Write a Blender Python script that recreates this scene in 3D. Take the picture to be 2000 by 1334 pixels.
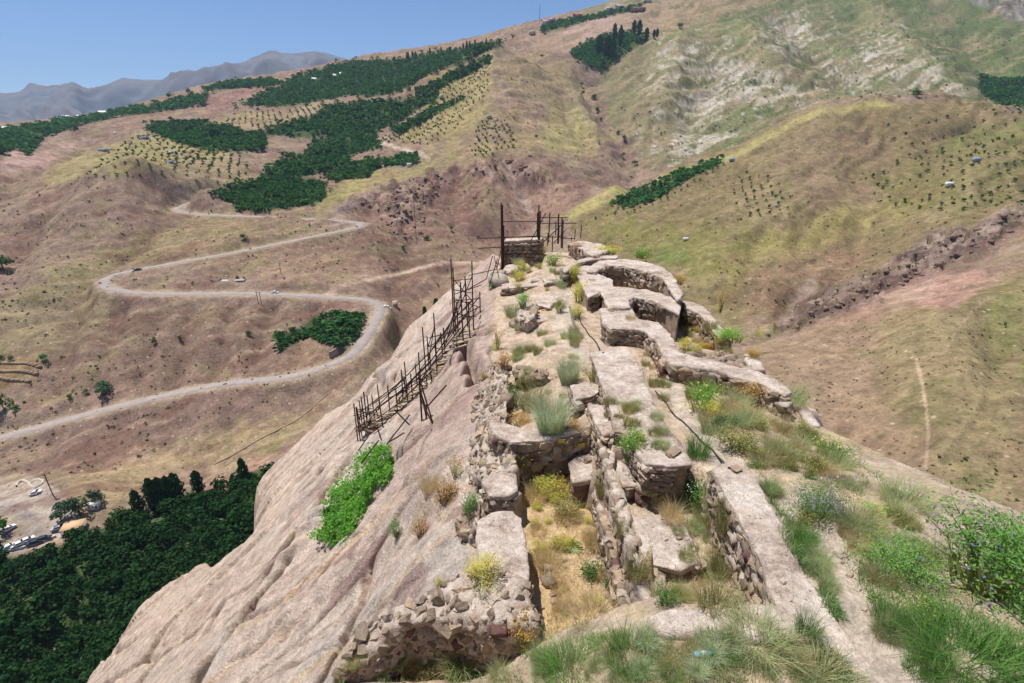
import bpy, bmesh, math, random
import numpy as np
from mathutils import Vector, Matrix, Quaternion
from mathutils.bvhtree import BVHTree
from mathutils.kdtree import KDTree

for o in list(bpy.data.objects):
    bpy.data.objects.remove(o)
scene = bpy.context.scene
C = scene.collection
R = math.radians
rnd = random.Random(7)
nprng = np.random.default_rng(11)

# ------------------------------------------------------------------ camera
PITCH = R(22.6)
cam_data = bpy.data.cameras.new('camera')
cam_data.sensor_width = 36.0
cam_data.lens = 18.0
cam_data.clip_start = 0.1
cam_data.clip_end = 40000
cam = bpy.data.objects.new('camera', cam_data)
C.objects.link(cam)
cam.rotation_euler = (R(90) - PITCH, 0, 0)
scene.camera = cam

# ------------------------------------------------------------------ sky, sun, exposure
TO_SUN = Vector((-0.30, 0.20, 1.0)).normalized()
SUN_EL = math.asin(TO_SUN.z)
world = bpy.data.worlds.new('World')
scene.world = world
world.use_nodes = True
wn = world.node_tree
bg = wn.nodes['Background']
sky = wn.nodes.new('ShaderNodeTexSky')
sky.sky_type = 'NISHITA'
sky.sun_disc = False
sky.sun_elevation = SUN_EL
sky.sun_rotation = math.atan2(TO_SUN.x, TO_SUN.y)
sky.altitude = 3300
sky.air_density = 0.95
sky.dust_density = 0.0
sky.ozone_density = 7.0
wn.links.new(sky.outputs[0], bg.inputs[0])
bg.inputs[1].default_value = 0.105
sd = bpy.data.lights.new('sun', 'SUN')
sd.energy = 5.0
sd.angle = R(0.53)
sd.color = (1.0, 0.955, 0.89)
sun = bpy.data.objects.new('sun', sd)
C.objects.link(sun)
sun.location = (-60, 40, 200)
sun.rotation_euler = (-TO_SUN).to_track_quat('-Z', 'Y').to_euler()
scene.view_settings.view_transform = 'Standard'
scene.view_settings.look = 'None'
scene.view_settings.gamma = 1.0
scene.view_settings.exposure = 0.32
scene.render.engine = 'CYCLES'
scene.cycles.max_bounces = 6
scene.cycles.transparent_max_bounces = 8
scene.cycles.volume_bounces = 0

# ------------------------------------------------------------------ camera maths (photo pixels, 2000 x 1334)
SP, CP = math.sin(PITCH), math.cos(PITCH)
F = 1000.0
def ray(px, py):
    dx = (np.asarray(px, float) - 1000) / F
    dy = (np.asarray(py, float) - 667) / F
    return dx, CP - dy * SP, -(SP + dy * CP)          # per unit of depth
def at_t(px, py, t):
    a, b, c = ray(px, py)
    return np.stack([a * t, b * t, c * t], -1)
def at_z(px, py, z):
    a, b, c = ray(px, py)
    t = z / c
    return np.stack([a * t, b * t, c * t], -1)
def project(x, y, z):
    t = y * CP - z * SP
    t = np.where(np.abs(t) < 1e-3, 1e-3, t)
    return 1000 + F * x / t, 667 + F * (-z * CP - y * SP) / t, t

# ------------------------------------------------------------------ numpy noise
def _h(ix, iy, iz, seed):
    n = (ix.astype(np.int64) * 374761393 + iy.astype(np.int64) * 668265263 + iz.astype(np.int64) * 2147483647 + seed * 974634777) & 0xffffffff
    n = ((n ^ (n >> 13)) * 1274126177) & 0xffffffff
    n = ((n ^ (n >> 16)) * 2246822519) & 0xffffffff
    return (n ^ (n >> 15)) & 0xffffffff
_pr = np.random.default_rng(4242)
_PERM = _pr.permutation(256).astype(np.int32); _GA = _pr.uniform(0, 2 * math.pi, 256); _GX = np.cos(_GA).astype(np.float32); _GY = np.sin(_GA).astype(np.float32)
def noise2(x, y, seed=0):
    x = np.asarray(x, float) + (seed * 37.17) % 251; y = np.asarray(y, float) + (seed * 91.73) % 239
    fx0 = np.floor(x); fy0 = np.floor(y)
    ix = fx0.astype(np.int32) & 255; iy = fy0.astype(np.int32) & 255
    fx = (x - fx0).astype(np.float32); fy = (y - fy0).astype(np.float32)
    u = fx * fx * fx * (fx * (fx * 6 - 15) + 10); v = fy * fy * fy * (fy * (fy * 6 - 15) + 10)
    p0 = _PERM.take(ix); p1 = _PERM.take((ix + 1) & 255); iy1 = iy + 1
    def g(p, yy, ox, oy):
        h = _PERM.take((p + yy) & 255)
        return _GX.take(h) * (fx - ox) + _GY.take(h) * (fy - oy)
    a = g(p0, iy, 0, 0); b = g(p1, iy, 1, 0); c = g(p0, iy1, 0, 1); d = g(p1, iy1, 1, 1)
    return (a + (b - a) * u + (c - a) * v + (a - b - c + d) * u * v) * 1.5
def noise3(x, y, z, seed=0):
    ix = np.floor(x); iy = np.floor(y); iz = np.floor(z)
    fx = x - ix; fy = y - iy; fz = z - iz
    u = fx * fx * (3 - 2 * fx); v = fy * fy * (3 - 2 * fy); w = fz * fz * (3 - 2 * fz)
    def g(a, b, c): return _h(ix + a, iy + b, iz + c, seed) / 2147483648.0 - 1.0
    c00 = g(0, 0, 0) * (1 - u) + g(1, 0, 0) * u; c10 = g(0, 1, 0) * (1 - u) + g(1, 1, 0) * u
    c01 = g(0, 0, 1) * (1 - u) + g(1, 0, 1) * u; c11 = g(0, 1, 1) * (1 - u) + g(1, 1, 1) * u
    return (c00 * (1 - v) + c10 * v) * (1 - w) + (c01 * (1 - v) + c11 * v) * w
def fbm(x, y, octv=4, seed=0, gain=0.5):
    s = 0; a = 1.0
    for i in range(octv):
        s = s + a * noise2(x * 2 ** i + 17.3 * i, y * 2 ** i - 9.1 * i, seed + i); a *= gain
    return s
def ridged(x, y, octv=3, seed=0, gain=0.5):
    s = 0; a = 1.0
    for i in range(octv):
        s = s + a * (1 - 2 * np.abs(noise2(x * 2 ** i + 7.7 * i, y * 2 ** i + 3.1 * i, seed + i))); a *= gain
    return s
def fbm3(p, sc, octv=3, seed=0):
    s = 0; a = 1.0
    for i in range(octv):
        s = s + a * noise3(p[:, 0] * sc * 2 ** i, p[:, 1] * sc * 2 ** i, p[:, 2] * sc * 2 ** i, seed + i); a *= 0.5
    return s
def cells(x, y, seed):
    """jittered cells: random value of the nearest cell, and distance to its border"""
    ix = np.floor(x).astype(np.int64); iy = np.floor(y).astype(np.int64)
    f1 = np.full(np.shape(x), 9.0); f2 = f1.copy(); val = np.zeros(np.shape(x)); z0 = np.zeros_like(ix)
    for a in (-1, 0, 1):
        for b in (-1, 0, 1):
            h1 = _h(ix + a, iy + b, z0, seed) / 4294967296.0; h2 = _h(ix + a, iy + b, z0 + 1, seed) / 4294967296.0
            d = np.hypot(ix + a + h1 - x, iy + b + h2 - y); n = d < f1
            f2 = np.where(n, f1, np.minimum(f2, d)); val = np.where(n, _h(ix + a, iy + b, z0 + 2, seed) / 2147483648.0 - 1, val); f1 = np.where(n, d, f1)
    return val, f2 - f1
def sstep(a, b, x):
    t = np.clip((x - a) / (b - a), 0, 1)
    return t * t * (3 - 2 * t)
def poly_sdf(x, y, poly):
    """signed distance, negative inside"""
    P = np.asarray(poly, float); n = len(P)
    d = np.full(np.shape(x), 1e18); inside = np.zeros(np.shape(x), bool)
    for i in range(n):
        ax, ay = P[i]; bx, by = P[(i + 1) % n]
        ex, ey = bx - ax, by - ay
        wx, wy = x - ax, y - ay
        t = np.clip((wx * ex + wy * ey) / (ex * ex + ey * ey + 1e-12), 0, 1)
        d = np.minimum(d, (wx - ex * t) ** 2 + (wy - ey * t) ** 2)
        cnd = (ay > y) != (by > y)
        xs = ax + (y - ay) / (by - ay + 1e-12) * ex
        inside ^= cnd & (x < xs)
    d = np.sqrt(d)
    return np.where(inside, -d, d)
def line_dist(x, y, pts):
    d = np.full(np.shape(x), 1e18)
    for (ax, ay), (bx, by) in zip(pts[:-1], pts[1:]):
        ex, ey = bx - ax, by - ay
        wx, wy = x - ax, y - ay
        t = np.clip((wx * ex + wy * ey) / (ex * ex + ey * ey + 1e-12), 0, 1)
        d = np.minimum(d, (wx - ex * t) ** 2 + (wy - ey * t) ** 2)
    return np.sqrt(d)
def lin(rgb):
    c = np.asarray(rgb, float) / 255.0
    return np.where(c <= 0.04045, c / 12.92, ((c + 0.055) / 1.055) ** 2.4)
ALB, SAT = 0.92, 0.88                                             # photo value of a sunlit surface -> base colour
def alb(rgb):
    c = lin(rgb) * ALB; g = c @ np.array([.3, .59, .11])
    return g + (c - g) * SAT

# ------------------------------------------------------------------ object helpers
def link(o, parent=None):
    C.objects.link(o)
    if parent is not None: o.parent = parent
    return o
def tag(o, label=None, cat=None, group=None, kind=None):
    if label: o['label'] = label
    if cat: o['category'] = cat
    if group: o['group'] = group
    if kind: o['kind'] = kind
    return o
def empty(name, loc=(0, 0, 0), rz=0.0):
    o = bpy.data.objects.new(name, None)
    o.location = loc; o.rotation_euler = (0, 0, rz); o.empty_display_size = 0.3
    return link(o)
def mesh_np(name, v, faces, mat=None, smooth=True, col=None):
    """faces: int array (n,3) or (n,4)"""
    m = bpy.data.meshes.new(name)
    v = np.ascontiguousarray(v, dtype=np.float32); faces = np.ascontiguousarray(faces, dtype=np.int32)
    k = faces.shape[1]; nf = len(faces)
    m.vertices.add(len(v)); m.vertices.foreach_set('co', v.ravel())
    m.loops.add(nf * k); m.loops.foreach_set('vertex_index', faces.ravel())
    m.polygons.add(nf); m.polygons.foreach_set('loop_start', np.arange(0, nf * k, k, dtype=np.int32))
    m.update(calc_edges=True)
    if smooth: m.polygons.foreach_set('use_smooth', np.ones(nf, bool))
    if col is not None:
        a = m.color_attributes.new('col', 'FLOAT_COLOR', 'POINT')
        c4 = np.ones((len(v), 4), np.float32); c4[:, :3] = col
        a.data.foreach_set('color', c4.ravel())
    if mat: m.materials.append(mat)
    m.validate()
    return m
def grid_faces(nr, nc):
    i = np.arange(nr * nc).reshape(nr, nc)
    return np.stack([i[:-1, :-1], i[:-1, 1:], i[1:, 1:], i[1:, :-1]], -1).reshape(-1, 4)
def obj(name, mesh, parent=None, loc=(0, 0, 0)):
    o = bpy.data.objects.new(name, mesh); o.location = loc
    return link(o, parent)

# ------------------------------------------------------------------ materials
class N:
    def __init__(s, name):
        s.m = bpy.data.materials.new(name); s.m.use_nodes = True
        s.t = s.m.node_tree; s.b = s.t.nodes['Principled BSDF']
        s.b.inputs['Roughness'].default_value = 0.95
        s.b.inputs['Specular IOR Level'].default_value = 0.1
    def n(s, typ, **kw):
        x = s.t.nodes.new(typ)
        for k, v in kw.items():
            if k in x.inputs.keys(): x.inputs[k].default_value = v
            else: setattr(x, k, v)
        return x
    def l(s, a, b): s.t.links.new(a, b)
    def coord(s, kind='Object'): return s.n('ShaderNodeTexCoord').outputs[kind]
    def noise(s, vec, scale, detail=4, rough=0.6, dist=0.0):
        x = s.n('ShaderNodeTexNoise', Scale=scale, Detail=detail, Roughness=rough, Distortion=dist)
        s.l(vec, x.inputs['Vector']); return x.outputs['Fac']
    def ramp(s, fac, stops):
        x = s.n('ShaderNodeValToRGB'); e = x.color_ramp.elements
        while len(e) < len(stops): e.new(0.5)
        for i, (p, c) in enumerate(stops):
            e[i].position = p; e[i].color = (*c, 1) if len(c) == 3 else c
        s.l(fac, x.inputs['Fac']); return x.outputs['Color']
    def rampf(s, fac, a, b, va=0.0, vb=1.0):
        x = s.n('ShaderNodeMapRange'); x.clamp = True
        for k, v in zip(('From Min', 'From Max', 'To Min', 'To Max'), (a, b, va, vb)): x.inputs[k].default_value = v
        s.l(fac, x.inputs['Value']); return x.outputs['Result']
    def mix(s, a, b, fac, mode='MIX'):
        x = s.n('ShaderNodeMix', data_type='RGBA', blend_type=mode)
        for sock, v in ((x.inputs[6], a), (x.inputs[7], b), (x.inputs[0], fac)):
            if hasattr(v, 'links') or hasattr(v, 'is_linked'): s.l(v, sock)
            else: sock.default_value = (*v, 1) if isinstance(v, (tuple, list, np.ndarray)) and len(v) == 3 else v
        return x.outputs[2]
    def bump(s, h, strength, dist):
        x = s.n('ShaderNodeBump', Strength=strength, Distance=dist)
        s.l(h, x.inputs['Height']); s.l(x.outputs[0], s.b.inputs['Normal']); return x
    def map(s, vec, scale=(1, 1, 1), rot=(0, 0, 0)):
        x = s.n('ShaderNodeMapping'); x.inputs['Scale'].default_value = scale; x.inputs['Rotation'].default_value = rot
        s.l(vec, x.inputs['Vector']); return x.outputs[0]
    def grey(s, fac, lo, hi, a=0.3, b=0.7):
        return s.ramp(fac, [(a, (lo,) * 3), (b, (hi,) * 3)])
def simple(name, rgb, rough=0.8, var=0.15, scale=8.0, metal=0.0, bump=0.0, spec=0.2):
    k = N(name); co = k.coord()
    f = k.noise(co, scale, 4)
    info = k.n('ShaderNodeObjectInfo').outputs['Random']
    c = k.mix(tuple(rgb), k.grey(f, 1 - var * 2, 1 + var), 1.0, 'MULTIPLY')
    c = k.mix(c, k.grey(info, 1 - var, 1 + var * .6, 0, 1), 1.0, 'MULTIPLY')
    k.l(c, k.b.inputs['Base Color'])
    k.b.inputs['Roughness'].default_value = rough; k.b.inputs['Metallic'].default_value = metal
    k.b.inputs['Specular IOR Level'].default_value = spec
    if bump: k.bump(f, 0.6, bump)
    return k.m
# ================================================================== valley and hills: one terrain sheet
ROADS = [
    # asphalt road, (px, py, depth)
    [(-120, 888, 232), (0, 855, 232), (150, 815, 238), (300, 778, 243), (450, 748, 245), (560, 738, 246), (640, 715, 250), (690, 690, 255), (715, 655, 266),
     (735, 625, 284), (742, 602, 298), (725, 588, 305), (640, 580, 306), (500, 574, 305), (300, 574, 301), (225, 566, 303), (205, 556, 309), (212, 543, 318), (270, 527, 327),
     (450, 495, 347), (600, 465, 371), (690, 446, 390), (706, 439, 398), (685, 433, 405), (550, 426, 419), (400, 419, 430), (352, 413, 436), (352, 404, 444), (420, 382, 465)],
]
CTRL = [
    # parking ground and wood below the cliff
    (72, 962, 190), (15, 1070, 165), (130, 1030, 175), (0, 970, 198), (170, 980, 184), (-150, 1000, 190),
    (0, 1120, 158), (0, 1400, 118), (150, 1300, 137), (300, 1150, 153), (450, 1020, 168), (500, 950, 188), (-200, 1250, 130),
    (250, 900, 212), (120, 900, 214), (500, 850, 222), (600, 800, 236), (400, 850, 222), (330, 960, 196),
    # between the roads
    (400, 650, 270), (200, 680, 262), (550, 660, 275), (620, 655, 277), (40, 720, 258), (0, 600, 290), (100, 620, 285), (-200, 640, 270), (650, 620, 292), (350, 720, 258), (150, 740, 252),
    (300, 545, 318), (450, 540, 324), (600, 530, 332), (650, 500, 358), (760, 530, 346), (850, 500, 382), (880, 540, 352), (800, 620, 312), (780, 690, 292), (850, 590, 325), (700, 560, 318),
    (0, 450, 390), (100, 480, 370), (200, 450, 385), (300, 460, 372), (250, 500, 350), (-250, 450, 390),
    # humped hill on the left
    (280, 335, 442), (180, 352, 450), (400, 368, 452), (250, 400, 405), (100, 400, 420), (300, 420, 400), (230, 318, 560), (350, 300, 600), (330, 325, 520), (450, 330, 540),
    (100, 350, 500), (0, 350, 500), (60, 300, 600), (150, 290, 740), (60, 265, 880), (0, 268, 860), (-250, 300, 800), (200, 260, 850), (300, 270, 760),
    # far left skyline and behind
    (0, 250, 1150), (100, 240, 1180), (200, 228, 1200), (330, 190, 1200), (430, 166, 1210), (560, 155, 1230), (690, 120, 1260), (850, 100, 1260), (970, 80, 1260), (1060, 47, 1310), (1180, 20, 1360), (1300, -12, 1420),
    (-250, 260, 1150), (0, 275, 1700), (200, 262, 1800), (430, 215, 1900), (690, 180, 1900), (970, 140, 1900), (1180, 90, 2000), (-250, 285, 1700),
    # wooded plateau
    (300, 215, 1100), (400, 200, 1050), (500, 230, 880), (650, 200, 950), (700, 280, 720), (600, 260, 760), (550, 345, 560), (530, 385, 486), (620, 372, 502), (430, 250, 800), (750, 160, 1080), (850, 140, 1080), (450, 395, 462),
    # spur with the orchard and the crag
    (960, 98, 900), (900, 130, 885), (860, 149, 860), (820, 170, 835), (905, 150, 985), (860, 165, 950), (800, 178, 960), (965, 125, 1000), (1010, 130, 980), (935, 140, 880), (990, 110, 905), (900, 160, 860), (960, 170, 800), (960, 230, 700), (870, 210, 770), (830, 300, 590), (750, 310, 610), (910, 300, 600), (1000, 312, 560), (1030, 330, 545), (880, 335, 545),
    (1000, 400, 505), (960, 480, 452), (900, 420, 470), (850, 350, 535), (780, 440, 430), (700, 385, 468), (760, 370, 500), (850, 430, 445), (1020, 280, 600), (1050, 460, 470),
    (1060, 112, 1000), (1080, 150, 900), (1080, 200, 800), (1100, 300, 640), (1150, 350, 575), (1080, 400, 525), (1150, 60, 1150), (1200, 90, 1060), (1120, 100, 1080), (1200, 50, 1200), (1100, 50, 1270),
    # gully
    (1150, 180, 920), (1170, 220, 830), (1220, 290, 700), (1260, 340, 610), (1190, 140, 990), (1230, 375, 570),
    # grey-green slopes at the right back
    (1300, 120, 1000), (1400, 200, 850), (1330, 280, 720), (1290, 320, 650), (1500, 100, 1000), (1600, 180, 880), (1450, 260, 730), (1550, 20, 1280), (1380, 50, 1250), (1800, 50, 1200), (2000, 20, 1200), (1800, 150, 900), (2000, 180, 820), (2250, 100, 1000),
    (1500, -70, 1500), (2000, -130, 1450), (1360, -45, 1550), (1750, -100, 1480), (2300, -100, 1500), (1700, 100, 1020),
    # near right hill: crest, the dip behind it, its face
    (1090, 415, 485), (1200, 362, 505), (1300, 326, 525), (1420, 300, 545), (1520, 252, 565), (1600, 214, 585), (1700, 197, 585), (1830, 192, 575), (1900, 207, 545), (2000, 226, 525), (2250, 290, 480),
    (1300, 345, 575), (1420, 325, 620), (1600, 240, 690), (1700, 222, 700), (1830, 215, 690), (2000, 245, 640), (2250, 300, 620),
    (1600, 400, 400), (1400, 450, 382), (1300, 480, 372), (1200, 440, 432), (1150, 450, 440), (1900, 350, 385), (2000, 400, 335), (1800, 300, 450), (1700, 280, 490), (1500, 340, 470), (1400, 370, 450), (1500, 550, 300), (1440, 620, 272), (1370, 570, 305), (1330, 540, 322), (1700, 470, 340), (2250, 420, 320),
    # gully under the outcrop and the slope in front
    (1480, 662, 237), (1600, 612, 246), (1700, 562, 255), (1800, 520, 262), (2000, 440, 275), (1600, 590, 262), (1800, 495, 280), (1700, 600, 228), (1850, 575, 214), (1950, 545, 210), (1600, 700, 182), (1800, 700, 165), (2000, 600, 180), (1600, 850, 142), (1800, 900, 122), (2000, 800, 126), (2000, 960, 104), (1700, 950, 117), (1500, 760, 168), (2300, 700, 150), (2300, 1000, 95), (1450, 700, 205),
    (2000, 1150, 88), (2000, 1400, 76),
]
EXTRA = [(20, 40, -66), (30, 80, -84), (0, 110, -98), (45, 20, -64), (40, 55, -72), (-70, 60, -112), (-60, 25, -118), (-30, 110, -108), (-50, 90, -108), (-95, 10, -126), (0, 180, -106), (60, 100, -80), (-60, 160, -112), (30, 200, -100), (70, 8, -66)]
_c = CTRL + [p for r_ in ROADS for p in r_]
_p = np.array([at_t(*q) for q in _c] + [list(q) for q in EXTRA])
_r = np.hypot(_p[:, 0], _p[:, 1]); _th = np.arctan2(_p[:, 0], _p[:, 1]); _v = np.log(_r); _e = _p[:, 2] / _r
def _phi(d2): return 0.5 * d2 * np.log(d2 + 1e-12)
_n = len(_e)
_A = np.zeros((_n + 3, _n + 3))
_A[:_n, :_n] = _phi((_th[:, None] - _th[None]) ** 2 + (_v[:, None] - _v[None]) ** 2) + np.eye(_n) * 2.5e-5
_A[:_n, _n] = 1; _A[:_n, _n + 1] = _th; _A[:_n, _n + 2] = _v; _A[_n:, :_n] = _A[:_n, _n:].T
_w = np.linalg.solve(_A, np.concatenate([_e, np.zeros(3)]))
THM = R(66)
def elev(th, v):
    """smooth elevation tangent of the terrain for azimuth th and v = ln r"""
    th = np.asarray(th, float); v = np.asarray(v, float)
    out = np.empty(th.shape); tf = np.clip(th, -THM, THM).ravel(); vf = np.clip(v, math.log(24), math.log(2800)).ravel()
    res = np.empty(tf.shape)
    for i in range(0, len(tf), 20000):
        a = tf[i:i + 20000, None]; b = vf[i:i + 20000, None]
        d2 = (a - _th) ** 2 + (b - _v) ** 2
        res[i:i + 20000] = _phi(d2) @ _w[:_n] + _w[_n] + _w[_n + 1] * a[:, 0] + _w[_n + 2] * b[:, 0]
    return res.reshape(th.shape)
# grid: dense inside the view, coarse outside
th_in = np.linspace(-R(60), R(60), 760)
th_out = np.linspace(R(60), R(180), 26)[1:]
TH = np.concatenate([-th_out[::-1], th_in, th_out])
RR = np.concatenate([np.exp(np.linspace(math.log(34), math.log(2700), 690)), np.exp(np.linspace(math.log(2700), math.log(16000), 22))[1:]])
NR, NT = len(RR), len(TH)
# evaluate the smooth field on a coarser lattice and interpolate
tc = np.concatenate([-th_out[::-1], np.linspace(-R(60), R(60), 260), th_out]); vc = np.linspace(math.log(34), math.log(2800), 240)
EC = elev(np.broadcast_to(tc, (240, len(tc))), np.broadcast_to(vc[:, None], (240, len(tc))))
def bil(grid, fi, fj):
    i = np.clip(np.floor(fi).astype(int), 0, grid.shape[0] - 2); j = np.clip(np.floor(fj).astype(int), 0, grid.shape[1] - 2)
    a = fi - i; b = fj - j
    return (grid[i, j] * (1 - a) * (1 - b) + grid[i + 1, j] * a * (1 - b) + grid[i, j + 1] * (1 - a) * b + grid[i + 1, j + 1] * a * b)
V = np.log(RR)
fi = np.interp(V, vc, np.arange(240)); fj = np.interp(TH, tc, np.arange(len(tc)))
E0 = bil(EC, *np.meshgrid(fi, fj, indexing='ij'))
RG, TG = np.meshgrid(RR, TH, indexing='ij')
X = RG * np.sin(TG); Y = RG * np.cos(TG)
Z0 = E0 * RG
# behind the camera the two sides meet; far beyond the skyline the land sinks
bk = sstep(R(70), R(175), np.abs(TG)); Z0 = Z0 * (1 - bk) + (-110 - 0.02 * RG) * bk
fb = sstep(2500, 3600, RG); Z0 = Z0 * (1 - fb) + (-0.055 * RG) * fb
# relief
det = sstep(30, 120, RG) * (1 - sstep(2300, 3200, RG)) * (1 - bk)
big = np.clip(RG / 420, 0.5, 2.2)
wx = X + 14 * fbm(X / 90, Y / 90, 2, 5); wy = Y + 14 * fbm(X / 90 + 50, Y / 90, 2, 6)
dA = R(232)                                              # mean fall line of the valley sides (down to the left and near)
ua = wx * math.sin(dA) + wy * math.cos(dA); ub = wx * math.cos(dA) - wy * math.sin(dA)
n_f = fbm(X / 40, Y / 40, 3, 11); n_g = fbm(X / 40 + 9, Y / 40, 3, 12)
RIB = ridged(ua / 150, ub / 26, 3, 21)
RIB2 = ridged(ua / 60, ub / 9, 2, 31)
ROUGH = fbm(X / 22, Y / 22, 5, 41)
rel = RIB * 1.7 * big + RIB2 * 0.5 * big ** .5 + ROUGH * 1.1 * big ** .7 + fbm(X / 5, Y / 5, 3, 47) * 0.3 + (ridged(wx / 85, wy / 85, 2, 43) - .5) * 1.6 * big
def first_hit(grid, px, py):
    px = np.atleast_1d(np.asarray(px, float)); py = np.atleast_1d(np.asarray(py, float))
    a, b, c = ray(px, py); th = np.arctan2(a, b); e = c / np.hypot(a, b)
    j = np.clip(np.rint(np.interp(th, TH, np.arange(NT))).astype(int), 0, NT - 1)
    colm = grid[:, j]; i = np.argmax(colm >= e[None], axis=0)
    return np.stack([RR[i] * np.sin(th), RR[i] * np.cos(th)], -1)
_em = np.maximum.accumulate(Z0 / RG, axis=0)
FEAT = [([(1190, 130), (1136, 172), (1160, 198), (1168, 226), (1200, 262), (1238, 322), (1235, 370)], -13, 30), ([(0, 640), (120, 590), (200, 530), (270, 475), (340, 425)], -6, 18), ([(170, 275), (110, 300), (40, 330), (-40, 380)], -14, 34),
        ([(1480, 664), (1600, 617), (1720, 567), (1850, 512), (2000, 447)], -3, 14), ([(960, 98), (962, 170), (955, 230), (935, 288)], 9, 34), ([(1440, 60), (1480, 120), (1530, 165)], 16, 42), ([(1700, 30), (1760, 100), (1830, 165)], 16, 42), ([(1540, 50), (1600, 120), (1640, 165)], -16, 40), ([(1330, 90), (1300, 160), (1290, 230)], 14, 36), ([(1400, 130), (1370, 190), (1340, 250)], -12, 30), ([(1880, 60), (1930, 130), (1960, 175)], -14, 40),
        ([(180, 352), (280, 334), (400, 367)], 5, 24), ([(60, 430), (40, 500), (0, 560)], -7, 20), ([(160, 400), (130, 470), (60, 560)], 4, 18), ([(1060, 130), (1100, 200), (1130, 280)], -5, 24), ([(1110, 150), (1150, 240), (1190, 310)], 5, 22),
        ([(900, 330), (890, 380), (880, 440)], -6, 16), ([(985, 315), (1010, 360), (1040, 415)], -7, 14), ([(940, 320), (950, 370), (950, 430)], 5, 14), ([(1060, 335), (1080, 370), (1090, 400)], 4, 14), ([(740, 380), (720, 410), (715, 430)], -5, 12), ([(800, 470), (780, 520), (760, 560)], -5, 14), ([(870, 515), (840, 560), (800, 610)], -6, 14),
        ([(1600, 230), (1540, 330), (1480, 450), (1440, 560)], 7, 38), ([(1900, 240), (1800, 340), (1700, 440), (1600, 520)], -7, 34), ([(1990, 300), (1900, 380), (1820, 450)], 6, 28), ([(1560, 560), (1540, 600), (1520, 630)], -4, 9), ([(1620, 540), (1580, 590)], -4, 9), ([(1480, 480), (1460, 540), (1440, 600)], -4, 12),
        ([(1700, 640), (1640, 760), (1620, 860)], -4, 16), ([(1850, 620), (1830, 740), (1840, 900)], 4, 16), ([(1960, 640), (1930, 780), (1930, 920)], -4, 14)]
for px0 in (140, 215, 300, 365, 440, 520, 600): FEAT.append(([(px0 + 14, 600), (px0, 650), (px0 - 16, 700), (px0 - 30, 745)], -3.0 - (px0 % 3), 7.5))
for px0 in (90, 220, 330, 420): FEAT.append(([(px0 + 20, 828), (px0, 870), (px0 - 24, 905)], -2.6, 8))
for px0 in (90, 150, 210, 270, 330): FEAT.append(([(px0 + 30, 360 + abs(px0 - 240) * .12), (px0, 410), (px0 - 50, 480)], -2.6, 9))
FE = np.zeros(X.shape)
for line, amp_, wid in FEAT:
    q = first_hit(_em, [p_[0] for p_ in line], [p_[1] for p_ in line])
    bx_ = (X > q[:, 0].min() - 3 * wid) & (X < q[:, 0].max() + 3 * wid) & (Y > q[:, 1].min() - 3 * wid) & (Y < q[:, 1].max() + 3 * wid)
    d = line_dist(X[bx_] + .35 * wid * n_f[bx_], Y[bx_] + .35 * wid * n_g[bx_], q.tolist())
    rel[bx_] += 1.35 * amp_ * np.exp(-np.abs(d / wid) ** 1.4); FE[bx_] += np.sign(amp_) * np.exp(-np.abs(d / wid) ** 1.4)
ZR = Z0 + rel * det
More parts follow.
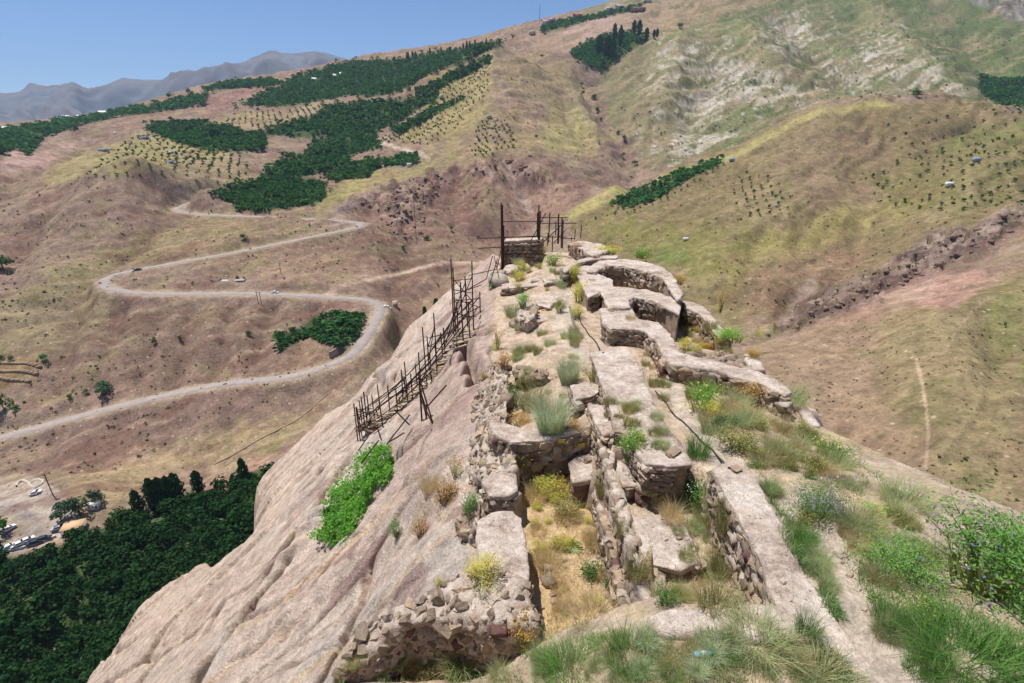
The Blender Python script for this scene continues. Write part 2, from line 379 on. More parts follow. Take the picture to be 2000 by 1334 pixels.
# pixel coordinates of every terrain vertex (used to lay out fields, woods, tracks)
PX, PY, PT = project(X, Y, ZR)
FRONT = (PT > 20) & (np.abs(TG) < R(62))
FOREST = [(-60, 1075), (60, 1090), (160, 1050), (250, 1015), (330, 990), (420, 965), (510, 915), (540, 930), (540, 1000), (480, 1060), (440, 1120), (340, 1160), (300, 1250), (220, 1345), (-60, 1345)]
WOODS = [
    ('upper wood on the plateau under the skyline', [(465, 203), (520, 185), (545, 172), (565, 157), (600, 142), (690, 121), (760, 120), (830, 108), (900, 98), (960, 86), (985, 86), (940, 104), (880, 130), (820, 152), (812, 165), (780, 180), (730, 190), (690, 185), (640, 195), (560, 205), (510, 207)], 8.5),
    ('middle wood running down the plateau', [(600, 235), (650, 205), (760, 196), (862, 184), (850, 200), (815, 213), (790, 235), (745, 250), (730, 270), (742, 284), (725, 295), (690, 300), (680, 320), (640, 332), (590, 345), (545, 350), (515, 340), (530, 322), (560, 310), (600, 300), (610, 280), (640, 264), (580, 266), (520, 262), (525, 250)], 7.0),
    ('left orchard wood on the plateau', [(285, 252), (300, 242), (400, 240), (470, 255), (512, 262), (520, 280), (510, 290), (470, 294), (400, 292), (370, 285), (345, 275)], 7.0),
    ('lowest wood beside the upper hairpin of the road', [(425, 372), (470, 361), (530, 352), (600, 345), (635, 360), (635, 384), (600, 400), (560, 404), (500, 409), (462, 407), (456, 395), (425, 385)], 5.0),
    ('small wood right of the lowest wood', [(640, 345), (680, 330), (720, 312), (745, 312), (745, 325), (710, 345), (660, 352)], 5.5),
    ('hedge of trees below the dirt track', [(745, 312), (815, 301), (815, 320), (752, 323)], 5.5),
    ('orchard at the inside of the road bend', [(545, 662), (590, 637), (620, 617), (702, 619), (700, 650), (682, 673), (640, 670), (600, 656), (552, 682)], 4.5),
    ('tree belt along the far left skyline', [(20, 252), (120, 236), (200, 227), (330, 197), (410, 187), (402, 200), (330, 216), (230, 228), (150, 246), (90, 268), (60, 300), (20, 275)], 9.0),
    ('trees at the left frame edge under the far village', [(-40, 262), (20, 255), (28, 290), (-40, 310)], 9.0),
    ('trees on the small rise left of the upper wood', [(400, 178), (440, 162), (520, 157), (548, 163), (520, 170), (440, 172)], 9.0),
    ('narrow planted strip on the crest of the right hill', [(1195, 396), (1240, 376), (1330, 337), (1412, 312), (1402, 324), (1340, 352), (1270, 393), (1215, 405)], 5.0),
    ('trees round the skyline village', [(1052, 58), (1075, 44), (1110, 40), (1200, 24), (1252, 8), (1240, 20), (1160, 36), (1080, 60), (1062, 62)], 9.0),
    ('green thicket at the right frame edge', [(1915, 152), (1950, 160), (2010, 152), (2010, 208), (1960, 204), (1920, 182)], 8.0),
    ('bushes round the poplar clump on the back hill', [(1115, 104), (1150, 80), (1190, 70), (1230, 66), (1262, 80), (1212, 108), (1182, 138), (1150, 132)], 8.0),
    ('strip of orchard along the spur crest', [(815, 180), (900, 132), (958, 110), (952, 124), (880, 160), (835, 190)], 7.0),
    ('orchard strip under the spur', [(770, 250), (850, 210), (915, 188), (880, 208), (820, 240), (780, 262)], 6.5),
]
WOODPOLY = [FOREST] + [w[1] for w in WOODS]
# masks in the photograph's frame
js = np.clip(RG / 300, 0.45, 3.0)
jx = PX + 26 * fbm(X / 34 / js, Y / 34 / js, 5, 61, .62); jy = PY + 15 * fbm(X / 34 / js + 31, Y / 34 / js, 5, 62, .62)
BRK = fbm(X / 7 / js, Y / 7 / js, 4, 63, .6)
def region(poly, feather=6.0, tr=(0, 5000), jit=1.0):
    if feather <= 5: jit = .25
    P = np.asarray(poly, float)
    m = np.zeros(X.shape)
    sel = FRONT & (PX > P[:, 0].min() - 40) & (PX < P[:, 0].max() + 40) & (PY > P[:, 1].min() - 40) & (PY < P[:, 1].max() + 40) & (PT > tr[0]) & (PT < tr[1])
    if sel.any():
        qx = PX[sel] + (jx[sel] - PX[sel]) * jit; qy = PY[sel] + (jy[sel] - PY[sel]) * jit
        m[sel] = 1 - sstep(-feather, feather, poly_sdf(qx, qy, P) + feather * .9 * BRK[sel] * jit)
    return m
# rocky places get stronger relief
CRAG = np.maximum.reduce([
    region([(650, 395), (690, 385), (760, 350), (800, 345), (870, 330), (930, 305), (985, 305), (1050, 325), (1080, 350), (1060, 370), (1010, 360), (960, 350), (900, 350), (870, 350), (830, 400), (780, 450), (740, 420), (690, 410)], 8, (380, 640)),
    region([(1470, 665), (1560, 603), (1680, 530), (1780, 492), (1900, 442), (2010, 402), (2010, 448), (1900, 498), (1800, 542), (1700, 582), (1600, 632)], 9, (150, 340)),
    region([(1900, -10), (2010, -10), (2010, 45), (1950, 25)], 5, (700, 2000))])
cv, ce = cells(X / 7 + .3 * n_f, Y / 7 + .3 * n_g, 73); cv2, ce2 = cells(X / 2.8, Y / 2.8, 74)
rel += CRAG * (ridged(X / 9, Y / 9, 4, 71) * 1.6 + cv * 2.2 + cv2 * .8 + ridged(ua / 30, ub / 5, 3, 72) * 1.2)
SREG = np.maximum.reduce([region(p, 34, (600, 1700)) for p in (
    [(1250, 265), (1330, 245), (1430, 255), (1440, 280), (1380, 300), (1300, 325), (1265, 300)],
    [(1290, 220), (1380, 120), (1440, 110), (1510, 150), (1610, 165), (1590, 205), (1480, 215), (1400, 230), (1330, 240)],
    [(1250, 170), (1310, 85), (1420, 90), (1320, 200)],
    [(1490, 60), (1560, 30), (1620, 60), (1550, 105), (1500, 100)],
    [(1590, 130), (1740, 60), (1770, 110), (1680, 165), (1610, 155)],
    [(1700, 150), (1800, 105), (1840, 130), (1890, 195), (1790, 195)])])
sA = R(248); sa = wx * math.sin(sA) + wy * math.cos(sA); sb = wx * math.cos(sA) - wy * math.sin(sA)
STRK = fbm(sa / 150, sb / 13, 5, 77, .6) + .5 * fbm(X / 50, Y / 50, 3, 78)
SCREE = SREG * sstep(-.08, .16, STRK + (SREG - .75) * .5)
rel += SREG * (ridged(sa / 70, sb / 12, 3, 75) * 1.6) - SCREE * .8
Z1 = Z0 + rel * det
# roads: the bed is cut into the slope
def catmull(pts, step=2.0):
    P = np.asarray(pts, float); P = np.vstack([2 * P[0] - P[1], P, 2 * P[-1] - P[-2]]); out = []
    for i in range(1, len(P) - 2):
        n = max(2, int(np.linalg.norm(P[i + 1] - P[i]) / step)); t = np.linspace(0, 1, n, endpoint=False)[:, None]
        out.append(0.5 * (2 * P[i] + (P[i + 1] - P[i - 1]) * t + (2 * P[i - 1] - 5 * P[i] + 4 * P[i + 1] - P[i + 2]) * t ** 2 + (3 * P[i] - P[i - 1] - 3 * P[i + 1] + P[i + 2]) * t ** 3))
    return np.vstack(out + [P[-2:-1]])
ROADC = [catmull([at_t(*q) for q in r_]) for r_ in ROADS]
for k in range(len(ROADC)):                               # even out the gradient
    z = ROADC[k][:, 2].copy()
    for _ in range(30): z[1:-1] = (z[:-2] + 2 * z[1:-1] + z[2:]) / 4
    ROADC[k][:, 2] = z
allr = np.vstack(ROADC)
kd = KDTree(len(allr))
for i, p in enumerate(allr): kd.insert((p[0], p[1], 0), i)
kd.balance()
near = (RG > allr[:, 0].min() * 0 + 170) & (RG < 640) & (X < 0) & (X > allr[:, 0].min() - 30) & (np.abs(TG) < R(62))
ii, jj = np.nonzero(near)
RD = np.full(X.shape, 999.0)
cut = np.zeros(X.shape)
for a, b in zip(ii, jj):
    co, k, d = kd.find((X[a, b], Y[a, b], 0))
    RD[a, b] = d; cut[a, b] = allr[k, 2]
bw = 1 - sstep(4.0, 11.0, RD)
Z1 = np.where(RD < 12, Z1 * (1 - bw) + cut * bw, Z1)
# flat ground of the parking place
lot = region([(-60, 940), (60, 930), (150, 1000), (170, 1030), (100, 1050), (-60, 1110)], 12, (120, 260))
Z1 = Z1 * (1 - lot * .85) + (Z0) * lot * .85
EG = Z1 / RG                                              # final elevation tangents: first hit along a view ray
ELEV_MAX = np.maximum.accumulate(EG, axis=0)
def hit(px, py):
    """where the view ray of a photo pixel first meets the terrain -> (n,3), ok"""
    px = np.atleast_1d(np.asarray(px, float)); py = np.atleast_1d(np.asarray(py, float))
    a, b, c = ray(px, py); th = np.arctan2(a, b); e = c / np.hypot(a, b)
    j = np.clip(np.rint(np.interp(th, TH, np.arange(NT))).astype(int), 0, NT - 1)
    colm = ELEV_MAX[:, j]
    i = np.argmax(colm >= e[None], axis=0); ok = (colm[-1] >= e) & (i > 0)
    i0 = np.clip(i - 1, 0, NR - 1); q = np.arange(len(px))
    e0 = colm[i0, q]; e1 = colm[i, q]; f = np.clip((e - e0) / np.maximum(e1 - e0, 1e-9), 0, 1)
    r = RR[i0] * (1 - f) + RR[i] * f
    return np.stack([r * np.sin(th), r * np.cos(th), r * e], -1), ok
def ground_z(x, y):
    th = np.arctan2(x, y); r = np.hypot(x, y)
    return bil(Z1, np.interp(np.log(r), V, np.arange(NR)), np.interp(th, TH, np.arange(NT)))

# ------------------------------------------------------------------ soil colours
n1 = fbm(X / 60, Y / 60, 4, 81); n2 = fbm(X / 14, Y / 14, 4, 82); n3 = fbm(X / 4, Y / 4, 3, 83)
def mixc(base, rgb, m): return base + (alb(rgb) - base) * np.clip(m, 0, 1)[..., None]
COL = np.broadcast_to(alb((160, 134, 115)), X.shape + (3,)).copy()
COL = mixc(COL, (140, 110, 97), sstep(-.1, .7, n1 + RIB * .25) * .75)
COL = mixc(COL, (172, 148, 120), sstep(.0, .9, -n1 + n2 * .4) * .7)
COL = mixc(COL, (160, 144, 102), sstep(.3, .9, n2 + fbm(X / 35, Y / 35, 3, 84)) * .4)
PAINT = [
    # (polygon, colour, strength, feather, depth range)
    ([(0, 380), (150, 355), (280, 330), (390, 365), (430, 385), (340, 420), (260, 480), (180, 530), (0, 640)], (155, 130, 112), .8, 10, (300, 520)),
    ([(250, 325), (430, 330), (520, 320), (520, 360), (420, 375), (320, 345)], (160, 140, 112), .8, 10, (400, 700)),
    ([(300, 440), (420, 395), (520, 430), (700, 445), (600, 470), (400, 500), (260, 520), (200, 545), (150, 560), (230, 480)], (152, 136, 92), .65, 18, (300, 480)),
    ([(200, 490), (300, 440), (330, 460), (260, 520), (180, 540), (100, 590), (0, 640), (0, 600), (120, 530)], (156, 146, 92), .6, 18, (250, 450)),
    ([(0, 590), (200, 560), (230, 600), (150, 680), (120, 720), (0, 690)], (160, 146, 104), .6, 22, (200, 400)),
    ([(150, 300), (350, 245), (450, 300), (330, 325), (130, 355), (90, 350)], (178, 165, 104), .85, 10, (420, 1000)),
    ([(330, 300), (480, 310), (560, 330), (520, 345), (470, 350), (360, 335)], (168, 148, 108), .7, 10, (420, 1000)),
    ([(440, 230), (560, 215), (640, 200), (640, 215), (560, 235), (500, 245), (420, 245)], (180, 158, 112), .8, 8, (600, 1300)),
    ([(0, 310), (120, 290), (170, 275), (140, 300), (60, 335), (0, 345)], (200, 165, 150), .8, 8, (420, 1200)),
    ([(380, 215), (400, 185), (480, 165), (525, 170), (500, 190), (430, 210), (400, 235)], (158, 116, 108), .9, 7, (700, 1500)),
    ([(180, 245), (250, 225), (400, 210), (410, 230), (320, 250), (180, 255)], (160, 130, 110), .8, 7, (700, 1500)),
    ([(640, 360), (700, 330), (800, 320), (900, 305), (960, 300), (900, 320), (800, 345), (700, 375), (640, 395), (600, 405)], (176, 166, 92), .75, 12, (400, 700)),
    ([(830, 285), (900, 280), (1060, 250), (1130, 240), (1200, 270), (1150, 310), (1060, 300), (950, 290), (880, 310)], (178, 160, 102), .7, 14, (450, 800)),
    ([(1060, 195), (1130, 185), (1150, 240), (1120, 290), (1060, 280), (1080, 230)], (182, 172, 104), .6, 16, (500, 950)),
    ([(930, 195), (1060, 230), (1080, 250), (990, 240), (930, 220)], (186, 160, 112), .7, 12, (500, 950)),
    ([(820, 165), (900, 130), (960, 100), (960, 180), (920, 250), (860, 270), (780, 270), (830, 220)], (172, 156, 92), .8, 8, (600, 1000)),
    ([(1000, 110), (1060, 100), (1110, 130), (1160, 200), (1140, 190), (1060, 200), (1000, 180), (970, 130)], (164, 146, 100), .6, 12, (600, 1100)),
    # crag on the spur and the red slope below it
    ([(680, 400), (800, 360), (900, 320), (985, 305), (1060, 330), (1160, 350), (1130, 390), (1080, 430), (960, 480), (850, 470), (760, 450), (700, 440)], (146, 112, 98), .85, 14, (380, 640)),
    ([(900, 330), (985, 310), (1050, 330), (1130, 360), (1080, 410), (1030, 420), (980, 390), (930, 370)], (176, 138, 118), .6, 10, (380, 640)),
    ([(985, 325), (1000, 330), (1040, 400), (1045, 420), (1020, 410), (990, 350)], (200, 172, 152), .8, 5, (380, 640)),
    ([(650, 400), (700, 385), (690, 410), (660, 430), (640, 420)], (150, 128, 130), .7, 6, (380, 640)),
    ([(600, 450), (900, 470), (960, 520), (860, 510), (740, 540), (600, 570), (500, 560), (520, 500)], (162, 130, 108), .6, 20, (280, 480)),
    ([(700, 470), (830, 480), (900, 500), (800, 500), (700, 500)], (150, 134, 92), .5, 14, (280, 480)),
    ([(760, 600), (900, 530), (960, 515), (900, 570), (830, 640), (770, 700), (730, 690)], (168, 134, 108), .8, 12, (240, 400)),
    ([(240, 600), (520, 590), (620, 600), (560, 660), (400, 680), (260, 690), (220, 640)], (150, 126, 104), .6, 20, (220, 330)),
    ([(150, 700), (400, 660), (600, 680), (650, 700), (560, 735), (300, 770), (100, 815), (60, 760)], (158, 128, 108), .7, 18, (200, 300)),
    ([(560, 680), (620, 650), (680, 680), (660, 710), (580, 735)], (172, 140, 112), .8, 10, (220, 300)),
    ([(0, 870), (300, 790), (560, 750), (650, 760), (600, 800), (400, 900), (160, 930), (0, 930)], (150, 122, 106), .6, 18, (180, 260)),
    ([(150, 930), (400, 860), (600, 790), (640, 780), (520, 880), (300, 960), (180, 1010), (160, 1000)], (178, 154, 110), .75, 14, (150, 260)),
    ([(400, 910), (520, 850), (560, 830), (530, 880), (430, 930)], (150, 146, 84), .6, 10, (150, 260)),
    ([(-60, 945), (60, 925), (120, 960), (160, 1010), (170, 1040), (60, 1075), (-60, 1110)], (206, 188, 170), .95, 5, (120, 260)),
    ([(-60, 985), (30, 975), (80, 1010), (90, 1035), (40, 1060), (-60, 1090), (-60, 1040), (40, 1030), (50, 1010), (20, 1000), (-60, 1005)], (172, 160, 152), .8, 4, (120, 260)),
    ([(300, 930), (400, 900), (500, 860), (510, 920), (330, 985), (250, 1000)], (172, 142, 118), .6, 10, (150, 260)),
    ([(360, 970), (520, 880), (530, 910), (400, 980)], (168, 122, 104), .8, 8, (150, 230)),
    ([(-40, 700), (90, 700), (75, 745), (-40, 775)], (168, 138, 92), .9, 4, (200, 300)),
    # right back: green, grey and tan slopes
    ([(1130, 0), (2010, -60), (2010, 220), (1850, 190), (1600, 205), (1400, 300), (1270, 330), (1200, 250), (1160, 170), (1200, 110), (1130, 60)], (140, 132, 92), .9, 14, (560, 2200)),
    ([(1400, 30), (1600, -20), (2010, -40), (2010, 200), (1900, 190), (1800, 150), (1700, 90), (1600, 110), (1450, 110)], (104, 118, 66), .8, 30, (600, 2200)),
    ([(1290, 60), (1480, 60), (1500, 130), (1420, 130), (1330, 150), (1270, 130)], (126, 128, 80), .6, 25, (600, 2200)),
    ([(1320, 230), (1480, 200), (1560, 220), (1430, 290), (1330, 290)], (112, 122, 74), .6, 22, (560, 1200)),
    ([(1000, 70), (1150, 30), (1280, 0), (1420, 0), (1300, 60), (1200, 70), (1100, 95), (1050, 100)], (176, 146, 120), .8, 8, (850, 2200)),
    ([(1110, 60), (1170, 30), (1220, 40), (1200, 75), (1130, 75)], (190, 158, 140), .8, 8, (850, 2200)),
    ([(1280, 20), (1420, -20), (1500, -10), (1400, 40), (1300, 60)], (182, 152, 116), .7, 12, (850, 2200)),
    ([(1500, 60), (1900, 0), (1850, 60), (1700, 80), (1560, 110)], (150, 138, 100), .5, 25, (700, 2200)),
    # near right hill
    ([(1090, 415), (1300, 325), (1600, 213), (1830, 190), (2010, 225), (2010, 430), (1800, 500), (1560, 610), (1440, 650), (1300, 600), (1130, 470)], (142, 124, 84), .9, 8, (220, 600)),
    ([(1560, 250), (1700, 260), (1760, 330), (1700, 400), (1560, 400), (1500, 330)], (146, 118, 96), .7, 25, (300, 600)),
    ([(1080, 425), (1200, 365), (1420, 300), (1600, 212), (1720, 196), (1760, 208), (1600, 224), (1440, 308), (1260, 368), (1120, 428)], (190, 176, 104), .8, 5, (420, 600)),
    ([(1330, 520), (1450, 470), (1620, 430), (1720, 380), (1800, 360), (1780, 400), (1680, 460), (1560, 500), (1420, 560)], (174, 160, 88), .7, 25, (220, 500)),
    ([(1130, 430), (1250, 420), (1400, 440), (1500, 480), (1400, 540), (1260, 500), (1150, 470)], (138, 132, 68), .8, 25, (250, 500)),
    ([(1250, 480), (1340, 480), (1350, 510), (1270, 510)], (100, 128, 58), .6, 14, (250, 500)),
    ([(1660, 330), (1850, 290), (2010, 240), (2010, 400), (1850, 420), (1700, 400)], (134, 126, 72), .7, 25, (250, 600)),
    ([(1800, 290), (2010, 235), (2010, 260), (1830, 320)], (128, 134, 70), .6, 10, (250, 600)),
    ([(1450, 540), (1600, 490), (1720, 490), (1640, 560), (1520, 620), (1450, 640)], (158, 126, 100), .8, 18, (220, 450)),
    ([(1535, 590), (1560, 560), (1590, 540), (1600, 560), (1560, 620), (1540, 625)], (184, 164, 144), .7, 5, (220, 450)),
    ([(1470, 650), (1620, 585), (1640, 590), (1520, 650), (1480, 665)], (164, 158, 78), .8, 4, (150, 400)),
    ([(1890, -20), (2010, -20), (2010, 48), (1960, 30), (1900, 8)], (150, 142, 136), .95, 5, (700, 2200)),
    # slope in front at the right
    ([(1440, 680), (1560, 640), (1700, 600), (2010, 520), (2010, 1100), (1700, 1000), (1600, 900), (1480, 740)], (170, 142, 112), .85, 12, (60, 240)),
    ([(1700, 620), (2010, 560), (2010, 980), (1850, 960), (1750, 800)], (158, 142, 98), .75, 40, (60, 240)),
    ([(1900, 600), (2010, 560), (2010, 700), (1950, 720)], (140, 138, 78), .7, 30, (60, 240)),
    ([(1600, 640), (1720, 570), (1880, 535), (1925, 540), (1930, 570), (1850, 600), (1740, 610)], (186, 144, 126), .9, 7, (150, 300)),
    ([(1700, 590), (1760, 560), (1830, 550), (1820, 590), (1750, 600)], (204, 170, 152), .5, 10, (150, 300)),
    ([(1475, 668), (1560, 603), (1680, 530), (1780, 492), (1900, 442), (2010, 402), (2010, 450), (1900, 500), (1800, 545), (1700, 582), (1580, 640)], (156, 132, 118), .85, 12, (150, 340)),
]
for poly, rgb, s, fe, tr in PAINT: COL = mixc(COL, rgb, region(poly, fe, tr) * s)
backR = FRONT * sstep(590, 680, PT) * sstep(1150, 1260, PX)
COL = mixc(COL, (172, 148, 112), backR * sstep(.05, .5, fbm(sa / 120, sb / 22, 5, 85, .6)) * .65)
COL = mixc(COL, (96, 116, 60), backR * sstep(.1, .5, fbm(sa / 130 + 9, sb / 34, 5, 86, .6) + (PX - 1500) / 1500) * .6)
hillR = FRONT * (1 - sstep(590, 620, PT)) * sstep(1080, 1180, PX)
COL = mixc(COL, (166, 138, 104), hillR * sstep(.1, .6, fbm(X / 26, Y / 26, 5, 87, .65)) * .4)
COL = mixc(COL, (120, 120, 66), hillR * sstep(.2, .7, fbm(X / 20 + 5, Y / 20, 5, 88, .65)) * .4)
leftR = FRONT * (1 - sstep(1000, 1120, PX))
COL = mixc(COL, (142, 104, 88), leftR * sstep(.12, .6, fbm(ua / 60, ub / 11, 5, 89, .62)) * .6)
COL = mixc(COL, (186, 158, 126), leftR * sstep(.2, .65, fbm(ua / 40 + 3, ub / 6, 5, 90, .65)) * .5)
COL = mixc(COL, (166, 152, 100), leftR * sstep(.3, .7, fbm(X / 24 + 3, Y / 24, 5, 91, .62)) * .4)
COL = mixc(COL, (194, 180, 158), SCREE * .9)
COL = mixc(COL, (216, 210, 198), SCREE * sstep(.1, .6, fbm(sa / 60, sb / 8, 4, 79)) * .8)
COL = mixc(COL, (96, 76, 72), CRAG * sstep(-.1, .5, n2 + .3 * n3) * .75)
COL = mixc(COL, (180, 158, 142), CRAG * sstep(.1, .7, -n2 + .3 * n3) * .6)
topo = FE * .9 + RIB * .32 + .35 * fbm(X / 9, Y / 9, 4, 94, .6)  # darker soil in gullies, paler crests; the tint stands in for weak relief shading
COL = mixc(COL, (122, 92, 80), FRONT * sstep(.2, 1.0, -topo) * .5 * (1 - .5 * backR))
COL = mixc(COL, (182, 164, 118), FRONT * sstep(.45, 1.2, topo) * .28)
for poly in WOODPOLY: COL = mixc(COL, (66, 96, 46), region(poly, 5) * .92)
# dirt tracks and foot paths, bare earth
TRACKS = [
    ([(600, 574), (680, 552), (760, 538), (830, 520), (870, 512), (930, 514), (960, 510)], (216, 184, 156), 3.6),
    ([(738, 275), (790, 290), (820, 298), (838, 312)], (206, 184, 160), 4.5), ([(1000, 132), (1050, 122), (1055, 118)], (180, 140, 118), 3),
    ([(1790, 700), (1800, 760), (1812, 850), (1806, 960)], (206, 176, 144), 3.5), ([(1770, 685), (1790, 700), (1840, 690), (1870, 640), (1925, 588)], (186, 160, 124), 2.5),
    ([(420, 905), (520, 862), (610, 795), (660, 760), (700, 700)], (176, 150, 116), 2.5), ([(100, 698), (260, 672), (420, 655), (560, 640)], (170, 140, 120), 2.5),
    ([(180, 930), (330, 900), (420, 860), (470, 852), (560, 800)], (182, 156, 112), 2.5), ([(440, 545), (530, 528), (600, 515), (700, 490)], (176, 146, 112), 3),
    ([(230, 300), (330, 345), (420, 330)], (180, 160, 118), 2)]
for pts, rgb, w in TRACKS:
    P = np.asarray(pts, float)
    sel = FRONT & (PX > P[:, 0].min() - 30) & (PX < P[:, 0].max() + 30) & (PY > P[:, 1].min() - 30) & (PY < P[:, 1].max() + 30) & (PT < 700)
    d = line_dist(PX[sel] + (jx[sel] - PX[sel]) * .25, PY[sel] + (jy[sel] - PY[sel]) * .25, pts)
    mm = np.zeros(X.shape); mm[sel] = 1 - sstep(w * .5, w * 1.3, d)
    COL = mixc(COL, rgb, mm * .85)
COL = mixc(COL, (190, 168, 140), (1 - sstep(3.5, 7.5, RD + 1.5 * n2)) * .7)
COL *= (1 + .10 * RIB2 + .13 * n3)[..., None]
COL = np.clip(COL * .84, 0.01, 0.9)

def terrain_material(name, speck=0.5):
    k = N(name); g = k.n('ShaderNodeNewGeometry').outputs['Position']
    at = k.n('ShaderNodeAttribute', attribute_name='col').outputs['Color']
    a = k.noise(g, 0.16, 7, 0.75); b = k.noise(g, 0.9, 5, 0.75); big_ = k.noise(g, 0.012, 5, 0.6)
    c = k.mix(at, k.grey(a, .58, 1.34, .3, .7), 1.0, 'MULTIPLY')
    c = k.mix(c, k.grey(b, .7, 1.26, .3, .7), 1.0, 'MULTIPLY')
    c = k.mix(c, k.grey(big_, .86, 1.12, .3, .7), 1.0, 'MULTIPLY')
    # low scrub: dark olive dots
    v2 = k.n('ShaderNodeTexVoronoi', Scale=0.42, Randomness=1.0); k.l(g, v2.inputs['Vector'])
    d2_ = k.rampf(v2.outputs['Distance'], .12, .3, 1, 0); s2_ = k.rampf(k.n_sep(v2.outputs['Color']), .5, .6)
    mm_ = k.n('ShaderNodeMath', operation='MULTIPLY'); k.l(d2_, mm_.inputs[0]); k.l(s2_, mm_.inputs[1]); mk_ = k.n('ShaderNodeMath', operation='MULTIPLY'); k.l(mm_.outputs[0], mk_.inputs[0]); mk_.inputs[1].default_value = speck * 1.3
    c = k.mix(c, k.mix(tuple(alb((84, 70, 48))), tuple(alb((214, 190, 160))), k.rampf(k.n_sep(v2.outputs['Color']), .86, .9)), mk_.outputs[0])
    vo = k.n('ShaderNodeTexVoronoi', Scale=0.17, Randomness=1.0); k.l(g, vo.inputs['Vector'])
    dot = k.rampf(vo.outputs['Distance'], .10, .24, 1, 0)
    sel = k.rampf(k.n_sep(vo.outputs['Color']), .45, .55)
    den = k.rampf(k.noise(g, 0.02, 4), .36, .56)
    m = k.n('ShaderNodeMath', operation='MULTIPLY'); k.l(dot, m.inputs[0]); k.l(sel, m.inputs[1])
    m2 = k.n('ShaderNodeMath', operation='MULTIPLY'); k.l(m.outputs[0], m2.inputs[0]); k.l(den, m2.inputs[1])
    m3 = k.n('ShaderNodeMath', operation='MULTIPLY'); k.l(m2.outputs[0], m3.inputs[0]); m3.inputs[1].default_value = speck
    c = k.mix(c, tuple(alb((88, 88, 52))), m3.outputs[0])
    k.l(c, k.b.inputs['Base Color'])
    ad = k.n('ShaderNodeMath', operation='ADD'); k.l(a, ad.inputs[0]); k.l(b, ad.inputs[1])
    k.bump(ad.outputs[0], 0.7, 1.2)
    k.b.inputs['Roughness'].default_value = 1.0; k.b.inputs['Specular IOR Level'].default_value = 0.0
    return k.m
def _sep(s, colr):
    x = s.n('ShaderNodeSeparateColor'); s.l(colr, x.inputs[0]); return x.outputs[0]
N.n_sep = _sep
M_TERR = terrain_material('hillside_soil')
pts = np.stack([X, Y, Z1], -1).reshape(-1, 3)
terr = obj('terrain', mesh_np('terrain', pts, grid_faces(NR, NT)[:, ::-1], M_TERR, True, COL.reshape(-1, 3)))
tag(terr, 'brown and olive valley sides and hills around the ridge', kind='structure')

# far range
MT = [(-400, 215), (-150, 200), (0, 190), (30, 182), (60, 168), (90, 171), (120, 169), (140, 162), (165, 172), (200, 173), (240, 153), (280, 159), (330, 156), (370, 143), (400, 133), (450, 131), (490, 117), (540, 102), (575, 108), (610, 102), (650, 109), (690, 120), (760, 140), (900, 150), (1300, 170)]
mpx = np.array(MT, float); a_, b_, c_ = ray(mpx[:, 0], mpx[:, 1]); mth = np.arctan2(a_, b_); me = c_ / np.hypot(a_, b_)
tm = np.linspace(mth[0], mth[-1], 420); rm = np.linspace(4200, 9000, 150)
Rm, Tm = np.meshgrid(rm, tm, indexing='ij')
crest = np.interp(tm, mth, me)[None] * 6800 + (14 * fbm(tm * 30, tm * 0, 4, 92, .5))[None]
up = np.where(Rm < 6800, sstep(3600, 6800, Rm) ** 1.15, 1 - .6 * sstep(6800, 9500, Rm))
Xm = Rm * np.sin(Tm); Ym = Rm * np.cos(Tm)
sp_ = ridged(Xm / 700 + .3 * fbm(Xm / 900, Ym / 900, 2, 3), Ym / 1500, 4, 91)
Zm = -420 + (crest + 420) * up + sp_ * 130 * np.clip((1 - np.abs(Rm - 6800) / 500 * 1.0), -1, 0) * -1 * sstep(0, 700, np.abs(Rm - 6800)) + fbm(Xm / 220, Ym / 220, 5, 95, .55) * 16
cm = np.broadcast_to(alb((120, 122, 132)), Xm.shape + (3,)).copy()  # blue-grey rock tone, with part of the distance haze put into the colour
nm = fbm(Xm / 500, Ym / 500, 4, 96)
cm = mixc(cm, (92, 98, 88), sstep(0, .6, nm) * .6); cm = mixc(cm, (128, 116, 116), sstep(.1, .7, sp_ - .4) * .6)
mo = obj('mountain_range', mesh_np('mountain_range', np.stack([Xm, Ym, Zm], -1).reshape(-1, 3), grid_faces(150, 420)[:, ::-1], terrain_material('hazed_far_rock', 0.0), True, cm.reshape(-1, 3)))
tag(mo, 'hazy blue mountain range on the far horizon', kind='structure')

# asphalt road
k = N('pale_worn_asphalt'); g = k.n('ShaderNodeNewGeometry').outputs['Position']
c = k.mix(tuple(alb((164, 150, 142))), k.grey(k.noise(g, .35, 5, .7), .8, 1.15), 1.0, 'MULTIPLY'); k.l(c, k.b.inputs['Base Color'])
for rc in ROADC:
    d = np.gradient(rc[:, :2], axis=0); d /= np.linalg.norm(d, axis=1)[:, None]; nrm = np.stack([-d[:, 1], d[:, 0]], -1)
    offs = np.array([-3.3, -2.9, 0, 2.9, 3.3]); zz = np.array([-.5, .22, .28, .22, -.5])
    wv = 1 + .12 * noise2(np.arange(len(rc)) / 14.0, np.zeros(len(rc)), 3)
    v = np.stack([np.concatenate([rc[:, :2] + nrm * (o_ * wv)[:, None], (rc[:, 2] + z_)[:, None]], 1) for o_, z_ in zip(offs, zz)], 1)
    rd = obj('road', mesh_np('road', v.reshape(-1, 3), grid_faces(len(rc), 5), k.m, True))
    tag(rd, 'pale asphalt road winding up the hillside in hairpins', kind='structure')
